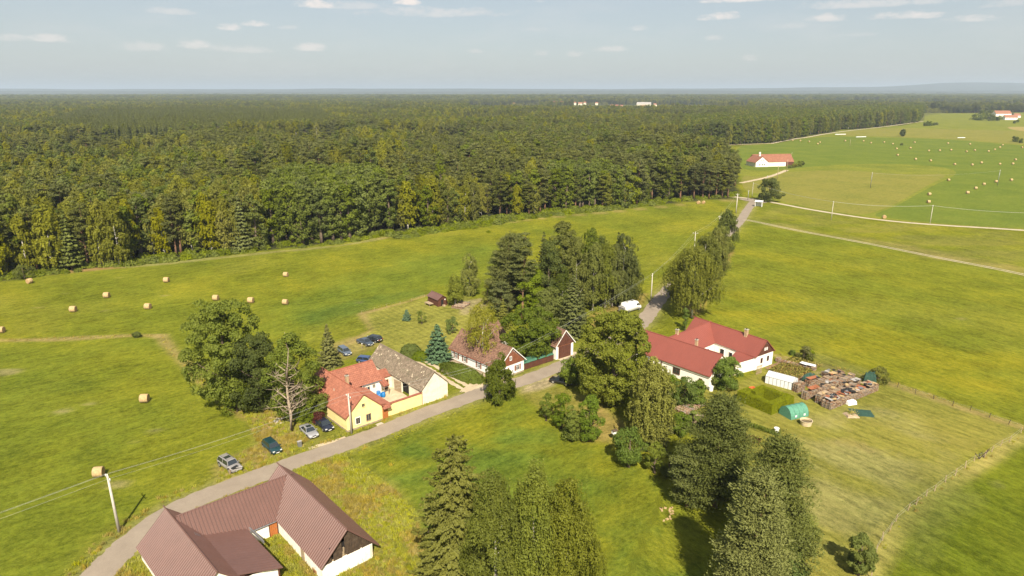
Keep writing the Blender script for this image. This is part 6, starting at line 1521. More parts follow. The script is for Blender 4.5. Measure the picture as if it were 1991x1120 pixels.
# ================================================================ FENCES
def post_fence(name, pp, label, hh=1.15, step=None, mat='wood_pale', wires=(.5, 1.0), r_=.06):
    W_ = [at(*p) for p in pp]; t = thing(name, label, 'fence', (0, 0, 0)); g = random.Random(9); tops = []
    for x, y in W_:
        b = MB(); lx, ly = g.uniform(-.12, .12), g.uniform(-.12, .12); h_ = hh * g.uniform(.9, 1.15)
        b.tube([(x, y, 0), (x + lx, y + ly, h_)], [r_, r_ * .85], 6); b.build('post', M[mat], t); tops.append((x, y, lx, ly))
    b = MB()
    for a, c in zip(tops, tops[1:]):
        for z_ in wires: b.tube([(a[0], a[1], z_), (c[0], c[1], z_)], .008, 3, cap=False)
    b.build('fence_wire', M['wire'], t); return t
post_fence('wire_fence', FENCE[::1] + [(1694, 1125)], 'wooden post and wire fence on the right edge of the mown farm lawn')
pf = thing('braced_posts', 'pair of slanting brace posts in the middle of the wire fence', 'fence post', (*at(1903, 893), 0))
for dx, dy, ex, ey in ((0, 0, 1.6, .6), (.2, .1, -1.3, -.6), (1.0, .5, 1.1, .5)):
    b = MB(); b.tube([(dx, dy, 0), (dx + ex, dy + ey, 1.3)], .07, 6); b.build('post', M['wood_dark'], pf)
post_fence('wire_fence', [(1991, 836), (1961, 825), (1923, 812), (1886, 798), (1852, 789), (1815, 776), (1780, 765), (1745, 753)], 'sparse post fence along the top boundary of the farm lawn', .95, mat='wood_dark', wires=(.7,))
post_fence('wire_fence', [(703, 610), (728, 604), (752, 597), (778, 592), (800, 586), (826, 578)], 'thin fence along the back of the cottage lawn', .9, mat='wood_pale', wires=(.8,), r_=.04)
# ================================================================ WOOD PILES, GREENHOUSES, GARDEN
def log_stack(name, label, a, b_, wd, ht, seed, cover=None, extras=0, lie=0.0):
    """a,b_: photograph points of the foot of the stack's long axis; split logs laid across it"""
    A_ = Vector((*at(*a), 0)); B_ = Vector((*at(*b_), 0)); L = (B_ - A_).length; nb_ = (B_ - A_).normalized(); A_ = A_ + Vector((-nb_.y, nb_.x, 0)) * wd / 2; B_ = B_ + Vector((-nb_.y, nb_.x, 0)) * wd / 2; rz = math.atan2((B_ - A_).y, (B_ - A_).x)
    t = thing(name, label, 'log pile', tuple(A_), rz); g = random.Random(seed)
    bs = [MB(), MB(), MB()]
    nz = max(2, int(ht / .17)); nx = max(2, int(L / .19))
    for i in range(nx):
        hk = nz * (1 + .10 * math.sin(i * .35 + seed)) * (0.9 if 0 < i < nx - 1 else .8)
        for k_ in range(int(hk)):
            x = (i + .5 + g.uniform(-.25, .25)) * L / nx; z = (k_ + .5) * .17; r_ = g.uniform(.07, .11); e = g.uniform(-.08, .08)
            rings = wd > 1.6
            bs[g.randrange(3)].tube([(x + g.uniform(-.03, .03), -wd / 2 + e, z), (x + g.uniform(-.03, .03), wd / 2 + e, z + g.uniform(-.02, .02))], r_, 5)
    # cross-stacked end pillars
    for x in (.25, L - .25):
        for k_ in range(int(ht / .16)):
            for q in range(3):
                if k_ % 2: bs[g.randrange(3)].bar((x - .3 + q * .3, -wd / 2 - .05, .08 + k_ * .16), (x - .3 + q * .3, wd / 2 + .05, .08 + k_ * .16), .15, .14)
                else: bs[g.randrange(3)].bar((x - .45, (q - 1) * wd * .38, .08 + k_ * .16), (x + .45, (q - 1) * wd * .38, .08 + k_ * .16), .15, .14)
    for b, mt in zip(bs, ('logs_a', 'logs_b', 'logs_c')):
        o = b.build('split_logs', M[mt], t); o['kind'] = 'stuff'
    if cover:
        for (u0, u1, mt, dz) in cover:
            n = max(1, int((u1 - u0) * L / 1.1))
            for i in range(n):
                if g.random() < .22: continue
                tl = g.uniform(-.12, .12)
                x0 = (u0 + (u1 - u0) * i / n) * L; x1 = (u0 + (u1 - u0) * (i + 1) / n) * L
                b = MB(); b.slab([(x0 + tl, -wd * g.uniform(.3, .58), ht + .12 + dz + g.uniform(0, .12)), (x1 + .06 + tl, -wd * g.uniform(.3, .58), ht + .12 + dz + g.uniform(0, .12)), (x1 + .06 - tl, wd * g.uniform(.35, .56), ht + .20 + dz + g.uniform(0, .1)), (x0 - tl, wd * g.uniform(.35, .56), ht + .20 + dz + g.uniform(0, .1))], .04); b.build('cover_sheet', M[mt], t)
    for i in range(extras):
        x = g.uniform(.08, .95) * L; y = g.uniform(-.4, .4) * wd; mt = g.choice(['tyre', 'tyre', 'tyre', 'gutter', 'rust', 'grey_sheet', 'straw'])
        b = MB()
        if mt == 'tyre':
            n = 12; V = []
            for k_ in range(n):
                a_ = 6.283 * k_ / n
                for rr, zz in ((.20, .0), (.34, .02), (.36, .14), (.20, .16)): V.append((x + math.cos(a_) * rr, y + math.sin(a_) * rr, ht + .2 + zz))
            b.add(V, [(k_ * 4 + j, ((k_ + 1) % n) * 4 + j, ((k_ + 1) % n) * 4 + (j + 1) % 4, k_ * 4 + (j + 1) % 4) for k_ in range(n) for j in range(4)]); b.build('old_tyre', M['tyre'], t)
        else: b.box((x, y, ht + .24), (g.uniform(.4, .9), g.uniform(.3, .8), .08 + g.uniform(0, .12)), g.uniform(0, 3)); b.build('scrap_board', M[mt], t)
    return t
M['logs_a'] = paint('split logs', (0.34, 0.25, 0.16), 0.9, 0.28, 3)
M['logs_b'] = paint('grey logs', (0.24, 0.20, 0.16), 0.9, 0.28, 3)
M['logs_c'] = paint('brown logs', (0.21, 0.115, 0.065), 0.9, 0.28, 3)
ZG = lambda x, y: (1400 + x / 5.531, 670 + y / 5.531)
log_stack('log_pile', 'front row log pile topped with old tyres and scrap', ZG(1190, 705), ZG(1695, 500), 1.9, 1.5, 1, [(.02, .2, 'grey_sheet', 0), (.3, .42, 'rust', 0), (.5, .6, 'logs_a', 0), (.66, .74, 'rust', 0), (.8, .97, 'logs_a', 0)], 40)
log_stack('log_pile', 'second log pile from the front with pale boards on top', ZG(1075, 640), ZG(1500, 470), 1.0, 1.6, 2, [(.0, .2, 'logs_a', 0), (.85, 1.0, 'grey_sheet', .1)], 6)
log_stack('log_pile', 'third log pile partly covered by an orange rusty sheet', ZG(930, 598), ZG(1440, 400), 1.1, 1.6, 3, [(0, .34, 'rust', 0), (.4, .55, 'logs_b', .02)], 5)
log_stack('log_pile', 'fourth log pile with a rusty red lid at its left end', ZG(960, 460), ZG(1330, 365), 1.1, 1.3, 4, [(0, .25, 'rust', .1), (.5, .8, 'straw', 0)], 4)
log_stack('log_pile', 'rearmost low brown log pile of the wood yard', ZG(1130, 355), ZG(1320, 335), 1.1, 1.0, 5, None, 3)
log_stack('log_pile', 'short pale log stack at the left end of the wood yard', ZG(835, 520), ZG(905, 500), 1.2, 1.8, 6)
log_stack('log_pile', 'long low log row behind the crop bed', ZG(600, 185), ZG(1010, 285), 1.2, .8, 7, [(.62, 1.0, 'film_white', 0)], 0)
log_stack('branch_pile', 'upper row of stacked branches among the farm shrubs', (1331, 806), (1372, 789), 2.6, .6, 8)
log_stack('branch_pile', 'middle row of pale stacked branches left of the tall pine', (1346, 826), (1368, 812), 2.6, .6, 9)
log_stack('branch_pile', 'lower row of pale stacked branches left of the tall pine', (1350, 842), (1372, 832), 2.4, .5, 10)
log_stack('branch_pile', 'pale planks stacked under the big ragged conifer at the bottom', (876, 1118), (918, 1108), 2.6, 1.1, 11)
log_stack('branch_pile', 'brown log heap behind the small birch by the shed', (898, 602), (914, 592), 3.0, .8, 12)
# crop bed
cb = thing('crop_bed', 'reddish green overgrown crop bed behind the white greenhouse', 'garden bed', (*at(1545, 716), 0), LOCAL - R(90)); cb['kind'] = 'thing'
def clutter_bed(parent, w_, l_, n, mats, seed, hgt_=.6):
    g = gen(seed)
    for i, mt in enumerate(mats):
        k_ = n // len(mats); P = np.column_stack([g.uniform(-w_ / 2, w_ / 2, k_), g.uniform(-l_ / 2, l_ / 2, k_), g.random(k_) * hgt_])
        P[:, 2] *= .4 + .8 * fnoise(P[:, 0], P[:, 1], .8, seed)
        N = unit(g.normal(size=(k_, 3)) + [0, 0, .8]); o = obj('plants', crown_mesh('plants', P, N, .12, .26, g, M[mt]), parent); o['kind'] = 'stuff'
clutter_bed(cb, 6.2, 10.5, 9000, ('lf_drygrass', 'lf_bush', 'lf_red', 'lf_oak', 'lf_drygrass'), 3)
sheet('bed_soil', [at(*p) for p in (ZG(480, 250), ZG(620, 190), ZG(1000, 310), ZG(880, 390), ZG(780, 420))], M['soil'], .006)
# white film greenhouse
gl = at(*ZG(600, 400)); gh = thing('film_greenhouse', 'white film covered greenhouse below the crop bed', 'greenhouse', (*at(*ZG(655, 425)), 0), R(-41))
def ghouse(t, L, W_, hw, hr):
    b = MB(); b.add([(-L / 2, -W_ / 2, 0), (L / 2, -W_ / 2, 0), (L / 2, W_ / 2, 0), (-L / 2, W_ / 2, 0), (-L / 2, -W_ / 2, hw), (L / 2, -W_ / 2, hw), (L / 2, W_ / 2, hw), (-L / 2, W_ / 2, hw), (-L / 2, 0, hr), (L / 2, 0, hr)],
          [(0, 1, 5, 4), (2, 3, 7, 6), (4, 5, 9, 8), (6, 7, 8, 9), (0, 4, 8, 7, 3), (1, 2, 6, 9, 5)]); b.build('film', M['film_white'], t)
    for i in range(8):
        x = -L / 2 + L * i / 7; b = MB()
        b.tube([(x, -W_ / 2 - .03, 0), (x, -W_ / 2 - .03, hw), (x, 0, hr + .03), (x, W_ / 2 + .03, hw), (x, W_ / 2 + .03, 0)], .04, 4); b.build('rib', M['gutter'], t)
    b = MB()
    for s in (-1, 1): b.bar((-L / 2, s * (W_ / 2 + .02), hw), (L / 2, s * (W_ / 2 + .02), hw), .05, .05)
    b.bar((-L / 2, 0, hr + .04), (L / 2, 0, hr + .04), .05, .05); b.build('rail', M['gutter'], t)
    for yq in (-.6, .6): b = MB(); b.bar((L / 2 + .03, yq, 0), (L / 2 + .03, yq, hw), .05, .05); b.build('door_post', M['gutter'], t)
ghouse(gh, 5.2, 2.9, 1.5, 2.15)
# green tunnel
tn = thing('net_tunnel', 'green net covered tunnel greenhouse beside the clipped hedge', 'greenhouse', (*at(*ZG(790, 755)), 0), R(22))
L_, R_ = 4.0, 1.45
V, F = [], []; n = 12; m = 9
for i in range(m):
    x = -L_ / 2 + L_ * i / (m - 1)
    for k_ in range(n + 1):
        a = math.pi * k_ / n; sag = .03 * (1 if i % 2 else 0); V.append((x, -math.cos(a) * (R_ - sag), math.sin(a) ** .85 * (1.95 - sag)))
for i in range(m - 1):
    for k_ in range(n): a = i * (n + 1) + k_; F.append((a, a + 1, a + n + 2, a + n + 1))
F += [tuple(range(n + 1)), tuple((m - 1) * (n + 1) + k_ for k_ in range(n + 1))]
b = MB(); b.add(V, F); b.build('net_cover', M['film_green'], tn)
for i in range(0, m, 2):
    x = -L_ / 2 + L_ * i / (m - 1); b = MB(); b.tube([(x, -math.cos(math.pi * k_ / n) * (R_ + .02), math.sin(math.pi * k_ / n) ** .85 * 1.98) for k_ in range(n + 1)], .016, 4); b.build('hoop', M['tarp_green'], tn)
for x in (-.9, 1.0): b = MB(); b.box((x, -R_ - .02, .55), (.4, .05, .35)); b.build('vent_flap', M['film_white'], tn)
def tub(px, py, r_, h_, mat, label, name='tub', water=True, cat='tub'):
    t = thing(name, label, cat, (*at(px, py), 0)); n = 20; V = []
    for k_ in range(n):
        a = 6.283 * k_ / n
        for rr, zz in ((r_ * .88, 0), (r_, h_), (r_ + .06, h_), (r_ + .06, h_ - .08), (r_ - .06, h_ - .02), (r_ * .85, .08)): V.append((math.cos(a) * rr, math.sin(a) * rr, zz))
    F = [(k_ * 6 + i, ((k_ + 1) % n) * 6 + i, ((k_ + 1) % n) * 6 + j, k_ * 6 + j) for k_ in range(n) for i, j in ((0, 1), (1, 2), (2, 3), (2, 4), (4, 5))]
    b = MB(); b.add(V, F); b.build('shell', M[mat], t)
    if water: b = MB(); b.tube([(0, 0, h_ * .62), (0, 0, h_ * .64)], r_ * .93, n); b.build('water_surface', M['water'], t)
    return t
tub(*ZG(922, 860), 1.0, .85, 'tub', 'round beige water tub beside the green tunnel', 'water_tub')
tub(*ZG(606, 940), .38, .75, 'vanwhite', 'small white pot on the farm lawn below the hedge', 'white_pot', False, 'pot')
tub(1382, 764.5 - 5, .45, .9, 'vanwhite', 'white barrel at the corner of the long farm wing', 'white_barrel', False, 'barrel')
# tarps standing and lying
def crumpled(name, label, px, py, rz, w_, d_, h_, mat, seed, cat='tarpaulin'):
    g = gen(seed); n = 12; t = thing(name, label, cat, (*at(px, py), 0), rz)
    u, v = np.meshgrid(np.linspace(-1, 1, n), np.linspace(-1, 1, n)); rr = np.maximum(np.abs(u), np.abs(v)) ** 6
    z = h_ * (1 - rr) * (1 + .12 * g.normal(size=u.shape)) + .03 * g.random(u.shape)
    V = np.stack([u * w_ / 2 * (1 + .03 * g.normal(size=u.shape)), v * d_ / 2 * (1 + .03 * g.normal(size=u.shape)), np.maximum(.012, z)], -1).reshape(-1, 3); I = np.arange(n * n).reshape(n, n)
    obj('cloth', mesh_np('cloth', V, np.stack([I[:-1, :-1], I[:-1, 1:], I[1:, 1:], I[1:, :-1]], -1).reshape(-1, 4), M[mat]), t); return t
crumpled('tarpaulin', 'dark green tarpaulin over a heap at the end of the crop bed', *ZG(945, 395), R(30), 3.0, 1.3, 1.5, 'tarp_dark', 1)
crumpled('tarpaulin', 'dark green tarpaulin bundle at the far right end of the wood yard', *ZG(1605, 410), R(-20), 2.4, 1.2, 2.0, 'tarp_dark', 2)
crumpled('ground_sheet', 'dark green sheet lying flat on the lawn before the wood yard', *ZG(1520, 735), R(-12), 3.7, 2.9, .05, 'tarp_dark', 3, 'sheet')
crumpled('water_tank', 'white rounded tank lying before the front log pile', *ZG(1410, 640), R(15), 1.9, 1.0, .75, 'vanwhite', 4, 'tank')
crumpled('twig_heap', 'heap of twigs and earth beside the flat green sheet', *ZG(1410, 765), R(0), 2.2, 2.0, .35, 'wood_pale', 5, 'heap')
t = thing('flower_bed', 'small cactus like plants on the twig heap', 'plants', (*at(*ZG(1420, 755)), .1)); clutter_bed(t, 1.8, 1.6, 260, ('lf_bush', 'lf_drygrass'), 8, .9)
t = thing('vegetable_row', 'row of leafy vegetables leading to the white pot', 'vegetables', (*at(*ZG(440, 915)), 0), R(-42)); clutter_bed(t, 6.4, 1.1, 1500, ('lf_bush', 'lf_dark', 'lf_oak'), 9, .7)
t = thing('vegetable_row', 'pinkish flower bed half hidden by the tall pine', 'flower bed', (*at(*ZG(320, 1020)), 0), R(-30)); clutter_bed(t, 3.4, 2.2, 1100, ('lf_drygrass', 'lf_red', 'lf_bush'), 10, .6)
t = thing('yard_plants', 'bright green vegetable strip inside the yellow yard wall', 'vegetables', (*rot_pt(Y0_, 8.6, 2.0), 0), LOCAL); clutter_bed(t, 5.6, 2.2, 2600, ('lf_bright', 'lf_bush', 'lf_hedge'), 12, .5)
# wheelbarrow
t = thing('wheelbarrow', 'orange wheelbarrow behind the clipped hedge', 'wheelbarrow', (*at(*ZG(338, 500)), 0), R(20))
b = MB(); b.add([(-.5, -.35, .75), (.6, -.35, .75), (.6, .35, .75), (-.5, .35, .75), (-.25, -.2, .4), (.35, -.2, .4), (.35, .2, .4), (-.25, .2, .4)], [(4, 5, 1, 0), (5, 6, 2, 1), (6, 7, 3, 2), (7, 4, 0, 3), (4, 7, 6, 5)]); b.build('tray', M['plastic_orange'], t)
b = MB(); b.tube([(.65, -.06, .2), (.65, .06, .2)], .2, 12); b.build('wheel', M['tyre'], t)
b = MB()
for s in (-1, 1): b.bar((.65, s * .1, .2), (-.9, s * .3, .7), .04, .04); b.bar((-.2, s * .25, .45), (-.35, s * .3, 0), .04, .04)
b.build('handle', M['gutter'], t)
t = thing('garden_chest', 'red brown crate beside the orange wheelbarrow', 'crate', (*at(*ZG(325, 515)), 0), R(20)); b = MB(); b.box((0, 0, .25), (.9, .6, .5)); b.build('box', M['rust'], t); b = MB(); b.box((0, 0, .53), (.95, .65, .06)); b.build('lid', M['wood_brown'], t)
# bird house on a post
t = thing('bird_house', 'small white bird house on a post among the fruit trees', 'bird house', (*at(1193.5, 857), 0), R(30))
b = MB(); b.tube([(0, 0, 0), (0, 0, 1.3)], .05, 6); b.build('post', M['wood_pale'], t); b = MB(); b.box((0, 0, 1.6), (.7, .5, .55)); b.build('box', M['vanwhite'], t)
b = MB(); b.slab([(-.45, -.4, 1.85), (.45, -.4, 1.85), (.45, 0, 2.1), (-.45, 0, 2.1)], .04); b.slab([(.45, .4, 1.85), (-.45, .4, 1.85), (-.45, 0, 2.1), (.45, 0, 2.1)], .04); b.build('roof', M['wood_dark'], t)
# white bus shelter by the crossing
t = thing('bus_shelter', 'small white shelter beside the road crossing', 'shelter', (*at(1475, 401.5), 0), R(-30))
b = MB()
for c, d in (((0, 1.1, 1.25), (3.2, .15, 2.5)), ((-1.55, 0, 1.25), (.15, 2.2, 2.5)), ((1.55, 0, 1.25), (.15, 2.2, 2.5))): b.box(c, d)
b.build('wall', M['vanwhite'], t); b = MB(); b.slab([(-1.9, -1.3, 2.5), (1.9, -1.3, 2.5), (1.9, 1.4, 2.9), (-1.9, 1.4, 2.9)], .12); b.build('roof', M['film_white'], t)
# small bits: cone, stones, mound
t = thing('field_marker', 'short pale stake in the grass in front of the parked sedans', 'stake', (*at(704, 678), 0)); b = MB(); b.tube([(0, 0, 0), (.05, 0, 1.2)], .06, 6); b.build('stake', M['wood_pale'], t); b = MB(); b.box((.04, 0, 1.15), (.2, .03, .25)); b.build('board', M['vanwhite'], t)
t = thing('utility_box', 'grey utility box standing in the verge by the silver coupe', 'box', (*at(583, 869), 0), LOCAL); b = MB(); b.box((0, 0, .5), (.6, .35, 1.0)); b.build('body', M['gutter'], t); b = MB(); b.box((0, 0, 1.03), (.68, .43, .07)); b.build('lid', M['grey_sheet'], t)
t = thing('fire_pit', 'dark fire pit on a bare sandy spot beside the dead tree', 'fire pit', (*at(540, 818.5), 0)); b = MB()
for k_ in range(9): b.box((math.cos(k_ * .7) * .55, math.sin(k_ * .7) * .55, .12), (.32, .22, .24), k_ * .7)
b.build('stones', M['grey_sheet'], t); b = MB(); b.box((.1, 0, .2), (.9, .5, .15), .5); b.build('charred_logs', M['black'], t)
sheet('bare_spot', [(at(540, 818)[0] + math.cos(a) * 1.9 * (1 + .2 * math.sin(3 * a)), at(540, 816)[1] + math.sin(a) * 1.7) for a in np.linspace(0, 6.1, 20)], M['yard'], .005)
t = thing('stone_heap', 'pale stone heap in the meadow left of the foreground pines', 'stones', (*at(1298, 1000), 0)); b = MB(); g = random.Random(2)
for k_ in range(16): b.box((g.uniform(-.9, .9), g.uniform(-1.6, 1.6), .06), (g.uniform(.15, .45), g.uniform(.15, .4), .14), g.uniform(0, 3))
b.build('stones', M['straw'], t)
t = thing('stone_heap', 'pale stone heap left of the ragged foreground conifer', 'stones', (*at(833, 1038), 0)); b = MB()
for k_ in range(12): b.box((g.uniform(-.8, .8), g.uniform(-.6, .6), .06), (g.uniform(.15, .4), g.uniform(.15, .35), .14), g.uniform(0, 3))
b.build('stones', M['straw'], t)
# ================================================================ FOREST
g = gen(77)
def arche(fn, seed, **k): return fn(18.0, k.pop('W'), gen(seed), **k)
AR = {
 'birch': [arche(t_birch, 501, W=6.6, per=44, nc=64, leaf=.40, z0=.12, droop=1.6, mat='lf_birch_wood'), arche(t_birch, 502, W=5.9, per=44, nc=58, leaf=.40, z0=.15, droop=1.3, mat='lf_birch_wood')],
 'pine': [arche(t_pine, 503, W=6.4, nb=32, per=70, leaf=.27, z0=.24, mat='lf_pine_wood'), arche(t_pine, 504, W=7.2, nb=36, per=70, leaf=.27, z0=.20, mat='lf_pine_wood')],
 'spruce': [arche(t_spruce, 505, W=7.0, nw=17, per=20, leaf=.34, z0=.08), arche(t_spruce, 506, W=6.2, nw=17, per=20, leaf=.34, z0=.12)],
 'young': [arche(t_broad, 509, W=9.0, nc=40, per=50, leaf=.5, z0=.05, cr=.13, mat='lf_young', prof=egg_p)] * 2,
 'stand': [arche(t_broad, 511, W=7.6, nc=62, per=54, leaf=.44, z0=.12, cr=.12, mat='lf_stand', prof=egg_p), arche(t_broad, 512, W=7.0, nc=58, per=54, leaf=.44, z0=.14, cr=.12, mat='lf_stand', prof=tall_p)],
 'broad': [arche(t_broad, 507, W=8.4, nc=62, per=50, leaf=.48, z0=.06, cr=.12, mat='lf_dark'), arche(t_broad, 508, W=7.6, nc=60, per=50, leaf=.48, z0=.08, cr=.12, mat='lf_oak', prof=egg_p)],
}
CAT = {'birch': ('birch_tree', 'birch tree in the front rows of the forest edge', 'birches along the forest edge'), 'pine': ('pine_tree', 'pine tree in the front rows of the forest edge', 'pines along the forest edge'),
       'spruce': ('spruce_tree', 'spruce tree in the front rows of the forest edge', 'spruces along the forest edge'), 'young': ('young_tree', 'young light green tree at the forest edge', 'young trees along the forest edge'), 'stand': ('poplar_tree', 'tall dense green tree', 'dense stand of tall green trees'), 'broad': ('broadleaf_tree', 'broadleaf tree in the front rows of the forest edge', 'broadleaf trees along the forest edge')}
def proj_np(X_, Y_, Z_):
    c, s_ = math.cos(PITCH), math.sin(PITCH); dz = CAM_H - Z_
    zc = Y_ * c + dz * s_; yc = -Y_ * s_ + dz * c
    return 995.5 + 1327 * X_ / zc, 560 + 1327 * yc / zc
MW = np.array(meadow)
def in_px(px, py, poly): return inside(px, py, poly)
def kinds_at(X_, Y_, gg):
    """species and height for each stand, from broad patches of the real wood"""
    n = len(X_); px, py = proj_np(X_, Y_, 14.0)
    p_pine = .12 + .95 * np.clip((fnoise(X_, Y_, 80, 201, 3) - .45) / .10, 0, 1)
    p_broad = .10 + .3 * np.clip((fnoise(X_, Y_, 60, 205, 3) - .52) / .15, 0, 1)
    p_spruce = .05 + .25 * np.clip((fnoise(X_, Y_, 90, 209, 3) - .5) / .15, 0, 1)
    r_ = gg.random(n); tot = p_pine + p_broad + p_spruce
    sc_ = np.maximum(1, tot / .95)
    kd = np.where(r_ < p_pine / sc_, 1, np.where(r_ < (p_pine + p_spruce) / sc_, 2, np.where(r_ < tot / sc_, 3, 0)))
    H_ = gg.uniform(16, 25.5, n) * (.80 + .40 * fnoise(X_, Y_, 60, 211, 3))
    yg = (Y_ > 430) & (fnoise(X_ * .5, Y_, 95, 351, 3) > .60); kd[yg & (gg.random(n) < .85)] = 4; H_[yg] = gg.uniform(7, 12, yg.sum())
    # explicit stands of the photograph
    def stand(poly, k_, lo, hi, p=1.0):
        m = in_px(px, py, poly) & (gg.random(n) < p); kd[m] = k_ if np.isscalar(k_) else gg.choice(k_, m.sum()); H_[m] = gg.uniform(lo, hi, m.sum())
    stand([(150, 222), (300, 215), (620, 218), (660, 240), (560, 252), (200, 262), (60, 250)], 2, 20, 25)
    stand([(330, 262), (430, 258), (440, 272), (340, 278)], 1, 17, 20)
    stand([(430, 258), (640, 252), (700, 258), (660, 274), (460, 276)], 4, 6, 9)
    stand([(120, 262), (330, 262), (330, 278), (130, 282)], 4, 6, 9)
    stand([(740, 252), (870, 252), (1000, 262), (960, 272), (760, 270)], 4, 6, 9)
    stand([(690, 250), (740, 246), (740, 262), (690, 264)], 1, 18, 20)
    stand([(500, 470), (520, 380), (560, 350), (740, 350), (780, 400), (775, 470), (700, 490)], 5, 21, 24)
    stand([(480, 310), (800, 310), (800, 349), (740, 349), (560, 349), (500, 372)], [0, 0, 1, 4], 11, 14, .9)
    stand([(790, 340), (900, 330), (1040, 340), (1000, 380), (800, 380)], [0, 0, 1, 4], 12, 16, .8)
    stand([(200, 370), (300, 355), (420, 370), (440, 480), (200, 500)], [5, 5, 0], 19, 23, .75)
    stand([(1060, 330), (1200, 330), (1200, 400), (1060, 410)], 5, 19, 22, .85)
    stand([(0, 360), (480, 360), (500, 480), (0, 520)], [0, 0, 0, 3, 1], 16, 23, .7)
    stand([(780, 370), (1060, 350), (1060, 430), (800, 440)], [0, 0, 0, 1, 3], 15, 22, .7)
    stand([(1320, 300), (1440, 300), (1440, 380), (1360, 385)], 1, 16, 20, .85)
    stand([(1330, 235), (1800, 205), (1800, 235), (1400, 280), (1330, 280)], [3, 3, 3, 1, 2, 0], 20, 26)
    stand([(0, 280), (240, 275), (420, 300), (300, 330), (0, 330)], [0, 0, 0, 3], 12, 17, .8)
    stand([(560, 270), (760, 275), (700, 310), (520, 300)], [0, 0, 1], 11, 15, .8)
    stand([(850, 225), (1000, 220), (1010, 240), (860, 245)], 4, 7, 10, .8)
    stand([(1000, 250), (1200, 240), (1240, 300), (1050, 320)], [1, 1, 2, 3], 17, 24, .8)
    stand([(760, 280), (900, 270), (960, 300), (840, 330), (760, 310)], 1, 16, 20, .9)
    return kd, H_
GAP = poly_w([(786, 462), (800, 447), (870, 440), (880, 452), (800, 468)])
TRK = [at(*p) for p in ((1312, 312), (1309, 299), (1308, 290))]
def ok(X_, Y_):
    m = ~inside(X_, Y_, meadow) & (seg_dist(X_, Y_, meadow, True) > 1.2 + 11 * np.clip((fnoise(X_, Y_, 16, 331, 2) - .42) * 2.6, 0, 1)) & ~inside(X_, Y_, GAP) & (seg_dist(X_, Y_, TRK) > 6)
    # open land round the far village
    a = X_ / Y_
    m &= ~((Y_ > 1700) & (fnoise(X_ * .45, Y_, 420, 341, 3) > .64))
    m &= ~((Y_ > 1650) & (Y_ < 2950) & (a > -.062) & (a < .335) & (fnoise(X_, Y_, 160, 301, 2) < .78))
    return m
def ring(y0, y1, sp, margin=1.10, jit_=.42):
    ys = np.arange(y0, y1, sp * .87); P = []
    for j, y in enumerate(ys):
        hw = y * .78 * margin + 12; xs = np.arange(-hw, hw, sp) + (sp / 2 if j % 2 else 0); P.append(np.column_stack([xs, np.full(len(xs), y)]))
    P = np.concatenate(P); P += g.normal(size=P.shape) * sp * jit_ * .6; return P
near = ring(150, 900, 4.2); near = near[ok(near[:, 0], near[:, 1])]
dfront = seg_dist(near[:, 0], near[:, 1], [at(*p) for p in FOREST_EDGE[:20]])
dcam = np.hypot(near[:, 0], near[:, 1]); pxn, pyn = proj_np(near[:, 0], near[:, 1], 9.0)
score = dfront + np.where((pxn < -15) | (pxn > 2005) | (dcam > 460), 1e6, 0) + dcam * .01
order = np.argsort(score); NIND = 290
ind, rest = near[order[:NIND]], near[order[NIND:]]
EDGE_W = [at(*p) for p in FOREST_EDGE[:20]]
SECS = ((110, 'at the far left'), (250, 'above the dry grass'), (400, 'left of the bramble band'), (520, 'above the two left bale rows'), (640, 'in the left half of the dense stand'), (770, 'in the right half of the dense stand'), (880, 'around the sandy gap'), (1000, 'left of the grove top'), (1110, 'right above the grove'), (1230, 'right of the grove'), (1340, 'by the leaning bales'), (9999, 'at the corner near the crossing'))
KN = ['birch', 'pine', 'spruce', 'broad', 'young', 'stand']
ki, hi = kinds_at(ind[:, 0], ind[:, 1], g)
protos = {}
for (x, y), k_, h_ in zip(ind, ki, hi):
    kn = KN[k_]; v_ = int(g.integers(2)); s_ = h_ / 18 ; loc_ = (x, y, 0); wz = g.uniform(.9, 1.18)
    nm, lb, gr = CAT[kn]; key = (kn, v_)
    bx_, _ = proj_np(x, y, 0.0); rw_ = 'front' if float(seg_dist(np.array([x]), np.array([y]), EDGE_W)[0]) < 7.5 else 'back'
    sec = next(s for lim, s in SECS if bx_ < lim)
    lb = f"{rw_} rank {nm.replace('_', ' ')} of the forest {sec}"; gr = lb
    t = plant_tree(nm, AR[kn][v_], (x, y), g.uniform(0, 6.28), (s_ * wz, s_ * wz, s_), lb, gr); protos[key] = t
for kn in KN:
    for v_ in (0, 1):
        if (kn, v_) not in protos:
            x, y = rest[0]; rest = rest[1:]; nm, lb, gr = CAT[kn]; protos[(kn, v_)] = plant_tree(nm, AR[kn][v_], (x, y), 0., 1., lb, gr)
